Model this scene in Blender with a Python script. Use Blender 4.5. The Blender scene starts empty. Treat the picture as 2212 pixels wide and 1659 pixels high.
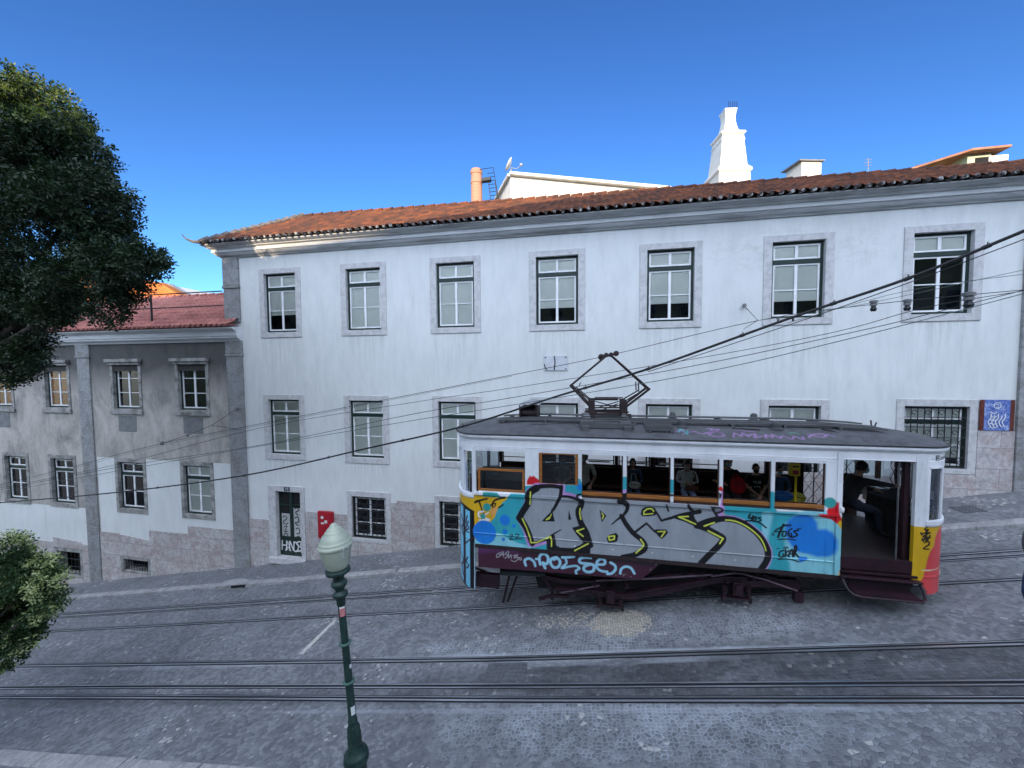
import bpy, bmesh, math, random
import numpy as np
from mathutils import Vector, Matrix
random.seed(7); rng = np.random.default_rng(11)
SC = bpy.context.scene
COL = SC.collection
R = math.radians

# ------------------------------------------------------------------ camera
YAW, PITCH, ROLL, FPX = .1983, .0474, -.0070, 831.0
_f = Vector((-math.sin(YAW), math.cos(YAW), 0)); _r = Vector((math.cos(YAW), math.sin(YAW), 0)); _u = Vector((0, 0, 1))
FW = _f*math.cos(PITCH) - _u*math.sin(PITCH)
_u2 = _u*math.cos(PITCH) + _f*math.sin(PITCH)
RT = _r*math.cos(ROLL) + _u2*math.sin(ROLL)
UP = _u2*math.cos(ROLL) - _r*math.sin(ROLL)
cam_d = bpy.data.cameras.new('camera'); cam = bpy.data.objects.new('camera', cam_d); COL.objects.link(cam)
cam.matrix_world = Matrix(((RT.x, UP.x, -FW.x, 0), (RT.y, UP.y, -FW.y, 0), (RT.z, UP.z, -FW.z, 0), (0, 0, 0, 1)))
cam_d.sensor_width = 36; cam_d.lens = FPX/2212*36; cam_d.clip_start = .05; cam_d.clip_end = 2000
SC.camera = cam

# ------------------------------------------------------------------ sky and sun
SUN_EL, SUN_AZ = R(14), R(180-8)          # azimuth measured from +Y (towards the facade) turning to +X
SKYGAM, SKY_FILL = 1.38, (17.9, 19.3, 20.7)
W = bpy.data.worlds.new('World'); SC.world = W; W.use_nodes = True
nt = W.node_tree; nt.nodes.clear()
sky = nt.nodes.new('ShaderNodeTexSky'); sky.sky_type = 'NISHITA'; sky.sun_disc = False
sky.sun_elevation = SUN_EL; sky.sun_rotation = SUN_AZ
sky.altitude = 100; sky.air_density = 1.0; sky.dust_density = .3; sky.ozone_density = 5.0
bg = nt.nodes.new('ShaderNodeBackground'); bg.inputs[1].default_value = .125
wo = nt.nodes.new('ShaderNodeOutputWorld')
# deep blue evening sky, plus an added glow behind the viewer to brighten shaded walls
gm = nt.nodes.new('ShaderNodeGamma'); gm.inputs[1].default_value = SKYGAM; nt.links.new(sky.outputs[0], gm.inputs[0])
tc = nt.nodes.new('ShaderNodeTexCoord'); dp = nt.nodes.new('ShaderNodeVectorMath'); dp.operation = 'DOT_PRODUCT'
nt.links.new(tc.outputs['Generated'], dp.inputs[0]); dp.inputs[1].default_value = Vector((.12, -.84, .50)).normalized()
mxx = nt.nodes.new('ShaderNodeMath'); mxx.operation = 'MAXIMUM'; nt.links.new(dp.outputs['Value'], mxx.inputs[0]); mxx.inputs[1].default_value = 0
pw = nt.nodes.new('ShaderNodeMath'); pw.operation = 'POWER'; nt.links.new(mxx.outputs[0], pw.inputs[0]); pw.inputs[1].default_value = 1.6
vs_ = nt.nodes.new('ShaderNodeVectorMath'); vs_.operation = 'SCALE'; vs_.inputs[0].default_value = SKY_FILL; nt.links.new(pw.outputs[0], vs_.inputs['Scale'])
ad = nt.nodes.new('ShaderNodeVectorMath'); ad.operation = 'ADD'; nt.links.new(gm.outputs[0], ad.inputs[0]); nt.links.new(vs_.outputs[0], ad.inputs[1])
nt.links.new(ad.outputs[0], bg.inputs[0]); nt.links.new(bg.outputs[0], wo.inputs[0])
sd = bpy.data.lights.new('sun', 'SUN'); so = bpy.data.objects.new('sun', sd); COL.objects.link(so)
sd.energy = 5.0; sd.angle = R(.5); sd.color = (1, .78, .52)
SDIR = Vector((math.sin(SUN_AZ)*math.cos(SUN_EL), math.cos(SUN_AZ)*math.cos(SUN_EL), math.sin(SUN_EL)))
so.rotation_euler = SDIR.to_track_quat('Z', 'Y').to_euler()
SC.view_settings.view_transform = 'Standard'; SC.view_settings.look = 'None'
SC.view_settings.exposure = .48; SC.view_settings.gamma = 1.0
SC.cycles.max_bounces = 6; SC.cycles.transparent_max_bounces = 12; SC.cycles.diffuse_bounces = 3

# ------------------------------------------------------------------ helpers
def pt(x, y, Y):                          # photograph point (2212 px wide) at distance Y -> world
    d = FW + RT*((x-1106)/FPX) - UP*((y-829.5)/FPX)
    return d*(Y/d.y)
GZ = .1825                                # gradient of the street
def gz(X, z0=-5.09): return z0 + GZ*X
ZM = dict(a=(1750,1350,1150/1734), b=(2800,1550,1050/1936), s=(1800,1700,600/1422), m=(2400,1700,600/1422),
          e=(3000,1700,800/1770), p=(2000,1350,700/2212), l=(0,1100,1000/1276), c=(900,900,1000/1185), h=(2600,300,1432/2212), D=(0,0,1/.5486111))
def zp(k, px, py, Y=7.4):
    x0, y0, s = ZM[k]
    return pt((x0+px*s)*.5486111, (y0+py*s)*.5486111, Y)

def tag(o, label=None, cat=None, group=None, kind=None):
    if label: o['label'] = label
    if cat: o['category'] = cat
    if group: o['group'] = group
    if kind: o['kind'] = kind
    return o
ROOT = {}
def thing(name, loc, label, cat, group=None):
    o = bpy.data.objects.new(name, None); COL.objects.link(o); o.location = loc; o.empty_display_size = .2
    ROOT[o] = Vector(loc)
    return tag(o, label, cat, group)
def copy_tree(o, parent=None):
    c = o.copy(); COL.objects.link(c); c.parent = parent
    for ch in [q for q in bpy.data.objects if q.parent == o]: copy_tree(ch, c)
    return c
def link(name, me, parent=None, label=None):
    o = bpy.data.objects.new(name, me); COL.objects.link(o)
    if parent is not None:
        off = ROOT.get(parent, Vector((0, 0, 0)))
        me.transform(Matrix.Translation(-off)); o.parent = parent; ROOT[o] = off
    if label: o['label'] = label
    return o
class MB:
    def __init__(s): s.v = []; s.f = []; s.m = []; s.cuts = []
    def add(s, vs, fs, mi=0):
        s.cuts.append((len(s.v), len(s.f))); b = len(s.v); s.v += [tuple(v) for v in vs]
        for f in fs: s.f.append(tuple(i+b for i in f)); s.m.append(mi)
        return s
    def box(s, x0, x1, y0, y1, z0, z1, mi=0):
        return s.add([(x0,y0,z0),(x1,y0,z0),(x1,y1,z0),(x0,y1,z0),(x0,y0,z1),(x1,y0,z1),(x1,y1,z1),(x0,y1,z1)],
                     [(0,3,2,1),(4,5,6,7),(0,1,5,4),(1,2,6,5),(2,3,7,6),(3,0,4,7)], mi)
    def shear(s, x0, x1, y0, y1, z0, z1, g=GZ, mi=0):   # box whose floor follows the street; z0,z1 are heights at X=0
        q = [(x0,y0,z0+g*x0),(x1,y0,z0+g*x1),(x1,y1,z0+g*x1),(x0,y1,z0+g*x0),(x0,y0,z1+g*x0),(x1,y0,z1+g*x1),(x1,y1,z1+g*x1),(x0,y1,z1+g*x0)]
        return s.add(q, [(0,3,2,1),(4,5,6,7),(0,1,5,4),(1,2,6,5),(2,3,7,6),(3,0,4,7)], mi)
    def beam(s, a, b, w, h, mi=0, up=(0,0,1)):
        a, b = Vector(a), Vector(b); d = (b-a).normalized(); u = Vector(up)
        if abs(d.dot(u)) > .95: u = Vector((0,1,0))
        x = d.cross(u).normalized(); z = x.cross(d).normalized()
        q = [p + x*(i*w/2) + z*(j*h/2) for p in (a, b) for i, j in ((-1,-1),(1,-1),(1,1),(-1,1))]
        return s.add(q, [(0,1,2,3),(7,6,5,4),(0,4,5,1),(1,5,6,2),(2,6,7,3),(3,7,4,0)], mi)
    def tube(s, pts, r, n=8, mi=0, caps=True):
        pts = [Vector(p) for p in pts]; k = len(pts)
        rr = r if isinstance(r, (list, tuple)) else [r]*k
        ref = None; vs = []
        for i, p in enumerate(pts):
            d = (pts[min(i+1,k-1)] - pts[max(i-1,0)]).normalized()
            if ref is None:
                ref = d.cross(Vector((0,0,1)) if abs(d.z) < .9 else Vector((1,0,0))).normalized()
            ref = (ref - d*ref.dot(d)).normalized(); b = d.cross(ref)
            for j in range(n):
                a = 2*math.pi*j/n; vs.append(p + (ref*math.cos(a) + b*math.sin(a))*rr[i])
        fs = [(i*n+j, i*n+(j+1)%n, (i+1)*n+(j+1)%n, (i+1)*n+j) for i in range(k-1) for j in range(n)]
        if caps: fs += [tuple(range(n))[::-1], tuple((k-1)*n+j for j in range(n))]
        return s.add(vs, fs, mi)
    def lathe(s, prof, c=(0,0,0), n=24, axis='z', mi=0, tilt=None, rot=0):
        vs = []; k = len(prof); c = Vector(c)
        for r, z in prof:
            for j in range(n):
                a = 2*math.pi*j/n + rot; q = Vector((r*math.cos(a), r*math.sin(a), z))
                if axis == 'y': q = Vector((q.x, q.z, -q.y))
                if axis == 'x': q = Vector((q.z, q.y, -q.x))
                if tilt: q = tilt @ q
                vs.append(c+q)
        fs = [(i*n+j, i*n+(j+1)%n, (i+1)*n+(j+1)%n, (i+1)*n+j) for i in range(k-1) for j in range(n)]
        fs += [tuple(range(n))[::-1], tuple((k-1)*n+j for j in range(n))]
        return s.add(vs, fs, mi)
    def prism(s, poly, y0, y1, mi=0):       # polygon in X,Z extruded along Y
        n = len(poly)
        vs = [(x, y0, z) for x, z in poly] + [(x, y1, z) for x, z in poly]
        ar = sum(poly[i][0]*poly[(i+1)%n][1] - poly[(i+1)%n][0]*poly[i][1] for i in range(n))
        fr = tuple(range(n)); bk = tuple(range(n, 2*n))[::-1]
        fs = [fr, bk] + [((i+1)%n, i, i+n, (i+1)%n+n) for i in range(n)]
        if ar < 0: fs = [f[::-1] for f in fs]
        return s.add(vs, fs, mi)
    def grid(s, P, mi=0):                   # P[i][j] points
        h, w = len(P), len(P[0])
        vs = [q for row in P for q in row]
        fs = [(i*w+j, i*w+j+1, (i+1)*w+j+1, (i+1)*w+j) for i in range(h-1) for j in range(w-1)]
        return s.add(vs, fs, mi)
    def each(s, name, mats, parent=None, n=1, **k):   # n faces-groups: every add() call (or n in a row) becomes a part of its own
        cuts = getattr(s, 'cuts', []); out = []
        for i in range(0, len(cuts), n):
            v0, f0 = cuts[i]; v1, f1 = cuts[i+n] if i+n < len(cuts) else (len(s.v), len(s.f)); q = MB(); q.v = s.v[v0:v1]; q.f = [tuple(j-v0 for j in f) for f in s.f[f0:f1]]; q.m = s.m[f0:f1]; out.append(q.build(name, mats, parent, **k))
        return out
    def build(s, name, mats, parent=None, label=None, smooth=False, bevel=0):
        me = bpy.data.meshes.new(name); me.from_pydata([tuple(v) for v in s.v], [], s.f)
        for m in (mats if isinstance(mats, (list, tuple)) else [mats]): me.materials.append(m)
        me.polygons.foreach_set('material_index', s.m)
        if smooth: me.polygons.foreach_set('use_smooth', [True]*len(s.f))
        me.update()
        o = link(name, me, parent, label)
        if bevel:
            b = o.modifiers.new('bevel', 'BEVEL'); b.width = bevel; b.segments = 2; b.limit_method = 'ANGLE'
        return o

# ------------------------------------------------------------------ materials
class N:
    def __init__(s, name):
        s.m = bpy.data.materials.new(name); s.m.use_nodes = True; s.t = s.m.node_tree
        s.p = s.t.nodes['Principled BSDF']; s.o = s.t.nodes['Material Output']
        s.co = s.t.nodes.new('ShaderNodeTexCoord')
    def n(s, kind, **k):
        q = s.t.nodes.new('ShaderNode'+kind)
        for a, b in k.items(): setattr(q, a, b)
        return q
    def L(s, a, b): s.t.links.new(a, b)
    def math(s, op, a, b=None, c=None, clamp=False):
        q = s.n('Math', operation=op); q.use_clamp = clamp
        for i, x in enumerate((a, b, c)):
            if x is None: continue
            if isinstance(x, (int, float)): q.inputs[i].default_value = x
            else: s.L(x, q.inputs[i])
        return q.outputs[0]
    def map(s, scale=(1,1,1), src=None, loc=(0,0,0), rot=(0,0,0)):
        q = s.n('Mapping'); q.inputs['Scale'].default_value = scale; q.inputs['Location'].default_value = loc; q.inputs['Rotation'].default_value = rot
        s.L(src or s.co.outputs['Object'], q.inputs[0]); return q.outputs[0]
    def noise(s, scale, vec=None, detail=6, rough=.6, dist=0):
        q = s.n('TexNoise'); q.inputs['Scale'].default_value = scale; q.inputs['Detail'].default_value = detail
        q.inputs['Roughness'].default_value = rough; q.inputs['Distortion'].default_value = dist
        s.L(vec or s.co.outputs['Object'], q.inputs['Vector']); return q.outputs['Fac']
    def vor(s, scale, vec=None, feature='F1', rand=1.0, dim='3D'):
        q = s.n('TexVoronoi', feature=feature, voronoi_dimensions=dim); q.inputs['Scale'].default_value = scale; q.inputs['Randomness'].default_value = rand
        s.L(vec or s.co.outputs['Object'], q.inputs['Vector']); return q
    def ramp(s, fac, stops):
        q = s.n('ValToRGB'); e = q.color_ramp.elements
        while len(e) < len(stops): e.new(.5)
        for i, (p, c) in enumerate(stops):
            e[i].position = p; e[i].color = (c, c, c, 1) if isinstance(c, (int, float)) else (*c, 1)
        s.L(fac, q.inputs[0]); return q.outputs[0]
    def mix(s, fac, a, b, mode='MIX'):
        q = s.n('Mix', data_type='RGBA', blend_type=mode)
        for i, x in ((0, fac), (6, a), (7, b)):
            if isinstance(x, (int, float)): q.inputs[i].default_value = x
            elif isinstance(x, tuple): q.inputs[i].default_value = (*x, 1)
            else: s.L(x, q.inputs[i])
        return q.outputs[2]
    def bump(s, h, strength=.3, dist=.01):
        q = s.n('Bump'); q.inputs['Strength'].default_value = strength; q.inputs['Distance'].default_value = dist
        s.L(h, q.inputs['Height']); s.L(q.outputs[0], s.p.inputs['Normal']); return q
    def col(s, c):
        if isinstance(c, tuple): s.p.inputs['Base Color'].default_value = (*c, 1)
        else: s.L(c, s.p.inputs['Base Color'])
    def set(s, rough=.6, metal=0, spec=.4):
        if isinstance(rough, (int, float)): s.p.inputs['Roughness'].default_value = rough
        else: s.L(rough, s.p.inputs['Roughness'])
        s.p.inputs['Metallic'].default_value = metal; s.p.inputs['Specular IOR Level'].default_value = spec
        return s.m
def simple(name, c1, c2=None, rough=.6, metal=0, scale=4, bump=0, bscale=30, spec=.4, lo=.35, hi=.65, vec=(1,1,1)):
    k = N(name)
    if c2 is None: c2 = tuple(x*.75 for x in c1)
    v = k.map(vec)
    k.col(k.ramp(k.noise(scale, v), [(lo, c2), (hi, c1)]))
    if bump: k.bump(k.noise(bscale, v), bump, .01)
    return k.set(rough, metal, spec)

def attr_mat(name, rough=.4, dirt=.25, scale=3, bump=.0):
    k = N(name); a = k.n('Attribute', attribute_name='paint')
    d = k.ramp(k.noise(scale, k.map((1,1,.4))), [(.3, 1-dirt), (.6, 1.0)])
    c = k.mix(1.0, a.outputs['Color'], d, 'MULTIPLY')
    g1 = k.math('MULTIPLY', k.ramp(k.noise(7, k.map((.25,1,1.6)), 9, .8), [(.60, 0.0), (.68, .55)]), k.ramp(k.noise(1.3, None, 3), [(.45, 0.0), (.6, 1.0)]))
    c = k.mix(g1, c, (.34,.34,.35))
    g2 = k.ramp(k.noise(22, k.map((1,1,.12)), 5, .7), [(.58, 0.0), (.72, .3)]); c = k.mix(g2, c, (.06,.06,.065)); k.col(c)
    k.bump(k.noise(6, None, 3), .08, .01)
    return k.set(rough, 0, .5)

M = {}
# facade plaster, slightly soiled, runs below the sills
k = N('white_plaster')
v = k.map((1,1,.25)); big = k.noise(.5, None, 4); st = k.noise(3.5, v, 8, .7)
c = k.ramp(st, [(.25, (.60,.62,.62)), (.55, (.72,.735,.73)), (.8, (.75,.76,.75))])
c = k.mix(k.ramp(big, [(.35, 0.0), (.75, .35)]), c, (.52,.54,.52))
sp = k.sep = k.n('SeparateXYZ'); k.L(k.co.outputs['Object'], sp.inputs[0])
# flaking paint under the cornice on the right
fl = k.noise(3.2, k.map((1,1,1.6)), 8, .75, 1.2)
d1 = k.math('SUBTRACT', 1.0, k.math('MULTIPLY', k.math('ABSOLUTE', k.math('SUBTRACT', sp.outputs[0], 18.0)), .35), clamp=True)
d2 = k.math('SUBTRACT', 1.0, k.math('MULTIPLY', k.math('ABSOLUTE', k.math('SUBTRACT', sp.outputs[2], 10.3)), 1.3), clamp=True)
fm = k.math('MULTIPLY', k.math('MULTIPLY', d1, d2, clamp=True), k.ramp(fl, [(.52, 0.0), (.55, 1.0)]))
c = k.mix(k.math('MULTIPLY', fm, .55), c, (.42,.42,.38))
ru = k.noise(1.0, k.map((2.6,1,.10)), 7, .75); sp2 = k.noise(.9, None, 5, .6)
c = k.mix(k.math('MULTIPLY', k.ramp(ru, [(.56, 0.0), (.72, .5)]), k.ramp(sp2, [(.42, 0.0), (.6, 1.0)])), c, (.46,.47,.45))
pa = k.vor(.23, k.map((1,1,1.7)), 'F1', 1.0); pc = k.n('SeparateColor'); k.L(pa.outputs['Color'], pc.inputs[0])
c = k.mix(k.ramp(pc.outputs[0], [(.0, .16), (.5, 0.0)]), c, (.60,.63,.64))
# rain streaks below the window sills
sx = k.math('ABSOLUTE', k.math('SUBTRACT', k.math('FRACT', k.math('DIVIDE', k.math('SUBTRACT', sp.outputs[0], 2.25-1.5762), 3.1524)), .5))
wx = k.ramp(sx, [(.20, 1.0), (.29, 0.0)]); stk = k.ramp(k.noise(9, k.map((1,1,.06)), 6, .7), [(.45, 0.0), (.62, 1.0)])
def under(zs, ln): return k.math('MULTIPLY', k.math('LESS_THAN', sp.outputs[2], zs), k.math('SUBTRACT', 1.0, k.math('DIVIDE', k.math('SUBTRACT', zs, sp.outputs[2]), ln), clamp=True))
um = k.math('MULTIPLY', k.math('MULTIPLY', k.math('MAXIMUM', under(8.34, 1.6), under(4.08, 1.0)), wx), stk)
c = k.mix(k.math('MULTIPLY', um, .42), c, (.40,.41,.39))
k.col(c); k.bump(k.noise(40, None, 5), .12, .01); M['plaster'] = k.set(.85, 0, .25)
k = N('weathered_plaster')
a = k.noise(.9, k.map((1,1,.6)), 10, .72, .6); b = k.noise(5, k.map((1,1,.3)), 8, .7)
c = k.ramp(a, [(.30, (.13,.13,.125)), (.43, (.33,.31,.285)), (.54, (.50,.465,.425)), (.66, (.62,.59,.55))])
c = k.mix(.3, c, k.ramp(b, [(.3, (.16,.16,.16)), (.7, (.46,.44,.42))]))
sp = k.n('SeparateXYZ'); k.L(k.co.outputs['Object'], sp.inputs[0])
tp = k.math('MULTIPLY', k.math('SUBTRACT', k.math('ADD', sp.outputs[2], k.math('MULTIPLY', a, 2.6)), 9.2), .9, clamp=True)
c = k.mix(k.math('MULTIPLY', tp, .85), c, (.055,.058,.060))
k.col(c); k.bump(b, .3, .02); M['weathered'] = k.set(.9, 0, .2)
def stone_mat(name, bw, bh, cs, stain, rough=.75):
    k = N(name); v = k.map((1,1,1), rot=(R(90),0,0))
    br = k.n('TexBrick'); br.offset = .5; k.L(v, br.inputs['Vector'])
    br.inputs['Scale'].default_value = 1; br.inputs['Brick Width'].default_value = bw; br.inputs['Row Height'].default_value = bh
    br.inputs['Mortar Size'].default_value = .006; br.inputs['Mortar Smooth'].default_value = .3
    br.inputs['Color1'].default_value = (*cs[0], 1); br.inputs['Color2'].default_value = (*cs[1], 1); br.inputs['Mortar'].default_value = (.14,.135,.14,1)
    n1 = k.noise(2.2, None, 10, .75, .8); n2 = k.noise(14, None, 6, .7)
    c = k.mix(k.ramp(n1, [(.46, 0.0), (.58, .75)]), br.outputs['Color'], stain)
    c = k.mix(k.ramp(k.noise(4.5, None, 8, .8, .5), [(.5, 0.0), (.66, .55)]), c, (.20,.19,.20))
    c = k.mix(.6, c, k.ramp(n2, [(.3, .45), (.65, 1.05)]), 'MULTIPLY')
    k.col(c); k.bump(br.outputs['Fac'], -.4, .01); return k.set(rough, 0, .3)
M['dado'] = stone_mat('marbled_dado_stone', 1.25, .52, ((.60,.58,.575), (.51,.475,.47)), (.43,.34,.325))
M['pilaster'] = stone_mat('grey_pilaster_stone', 1.4, .85, ((.36,.37,.38), (.31,.32,.33)), (.22,.21,.20))
M['kerb'] = stone_mat('kerb_limestone', 1.1, 3.0, ((.42,.42,.42), (.36,.36,.37)), (.26,.26,.27))
M['surround'] = simple('window_surround_stone', (.56,.555,.56), (.46,.455,.46), .75, scale=7, bump=.2, bscale=25, lo=.4, hi=.55)
M['surround_old'] = simple('old_grey_window_stone', (.36,.355,.34), (.15,.148,.14), .85, scale=4, bump=.3, lo=.35, hi=.6)
M['cornice'] = simple('cornice_stone', (.56,.57,.58), (.34,.345,.35), .8, scale=3, bump=.2, vec=(.3,1,3), lo=.35, hi=.55)
M['cornice_white'] = simple('cornice_white_band', (.72,.73,.74), (.58,.59,.60), .8, scale=3, vec=(.4,1,2))
M['green'] = simple('dark_green_window_paint', (.016,.036,.030), (.010,.024,.020), .45)
M['sash'] = simple('white_sash_paint', (.84,.85,.86), (.72,.73,.74), .5)
M['dark'] = simple('unlit_room', (.015,.015,.016), (.01,.01,.01), .9)
M['blind'] = simple('pale_roller_blind', (.86,.86,.80), (.78,.79,.74), .9, scale=1.2)
M['curtain'] = simple('orange_curtain', (.55,.25,.07), (.35,.15,.04), .8, scale=8)
M['iron'] = simple('black_wrought_iron', (.02,.022,.024), (.012,.012,.014), .5)
M['wire'] = simple('black_cable', (.02,.02,.022), None, .6)
M['copper'] = simple('weathered_copper_wire', (.10,.15,.14), (.05,.08,.075), .6)
M['steel'] = simple('worn_rail_steel', (.55,.58,.64), (.30,.32,.36), .38, .8, scale=2, vec=(.2,4,1))
M['groove'] = simple('groove_shade_black', (.012,.012,.014), None, .9)  # near-black paints the shade inside rail grooves, cable slot and drain mouth
M['brick'] = None
def glass_mat(name, tint=(1,1,1), refl=.12, rough=.02):
    k = N(name); k.t.nodes.remove(k.p)
    tr = k.n('BsdfTransparent'); tr.inputs[0].default_value = (*tint, 1)
    gl = k.n('BsdfGlossy'); gl.inputs['Roughness'].default_value = rough; gl.inputs[0].default_value = (.9,.93,1,1)
    fr = k.n('Fresnel'); fr.inputs[0].default_value = 1.5
    bp = k.n('Bump'); bp.inputs['Strength'].default_value = .12; bp.inputs['Distance'].default_value = .02; k.L(k.noise(2.6, None, 2), bp.inputs['Height']); k.L(bp.outputs[0], gl.inputs['Normal'])
    fac = k.math('ADD', k.math('MULTIPLY', fr.outputs[0], 1.0), refl, clamp=True)
    mx = k.n('MixShader'); k.L(fac, mx.inputs[0]); k.L(tr.outputs[0], mx.inputs[1]); k.L(gl.outputs[0], mx.inputs[2]); k.L(mx.outputs[0], k.o.inputs[0])
    return k.m
M['glass'] = glass_mat('window_glass', (.95,.98,.97), .02, .05)
M['tramglass'] = glass_mat('tram_glass', (.55,.62,.66), .10, .02)
# roof tiles
def tile_mat(name, c1, c2, c3, dark=.0):
    k = N(name)
    vo = k.vor(1.0, k.map((4.8,2.8,.01)), 'F1', .35)
    rc = k.n('SeparateColor'); k.L(vo.outputs['Color'], rc.inputs[0])
    c = k.ramp(rc.outputs[0], [(.0, c1), (.5, c2), (1.0, c3)])
    n1 = k.noise(1.6, None, 9, .75)
    c = k.mix(k.ramp(n1, [(.45, 0.0), (.72, .55)]), c, (.055,.045,.042))
    k.col(c); k.bump(k.noise(30), .2, .01); return k.set(1.0, 0, .05)
M['tile'] = tile_mat('old_clay_roof_tiles', (.165,.064,.038), (.080,.043,.034), (.215,.078,.040))
M['tile_red'] = tile_mat('new_red_roof_tiles', (.42,.175,.15), (.37,.15,.13), (.47,.21,.18))
M['tile_pale'] = tile_mat('pale_orange_tiles', (.45,.22,.13), (.38,.18,.11), (.50,.26,.16))  # paler and less saturated than the orange tiles
M['tile_orange'] = tile_mat('orange_roof_tiles', (.62,.20,.05), (.55,.17,.045), (.66,.24,.07))
k = N('mortared_eave_tiles')
n1 = k.noise(7, None, 4, .6)
k.col(k.ramp(n1, [(.46, (.045,.04,.04)), (.52, (.10,.085,.08)), (.58, (.32,.32,.31)), (.75, (.45,.45,.44))])); k.bump(n1, .4, .02); M['eave'] = k.set(.9, 0, .2)
k = N('chimney_brick'); br = k.n('TexBrick'); k.L(k.map((1,1,1), rot=(R(90),0,0)), br.inputs['Vector']); br.inputs['Scale'].default_value = 1
br.inputs['Brick Width'].default_value = .24; br.inputs['Row Height'].default_value = .08; br.inputs['Mortar Size'].default_value = .01
br.inputs['Color1'].default_value = (.45,.18,.09,1); br.inputs['Color2'].default_value = (.38,.15,.08,1); br.inputs['Mortar'].default_value = (.40,.30,.24,1)
k.col(br.outputs['Color']); M['brick'] = k.set(.9)
M['whitewash'] = simple('cream_whitewash', (.72,.70,.64), (.60,.58,.52), .85, scale=2)  # plain cream white with a slight random tone
M['zinc'] = simple('grey_zinc', (.30,.31,.32), (.2,.2,.21), .6)
M['ochre'] = simple('ochre_plaster', (.55,.45,.22), (.48,.38,.18), .85, scale=1)
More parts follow.
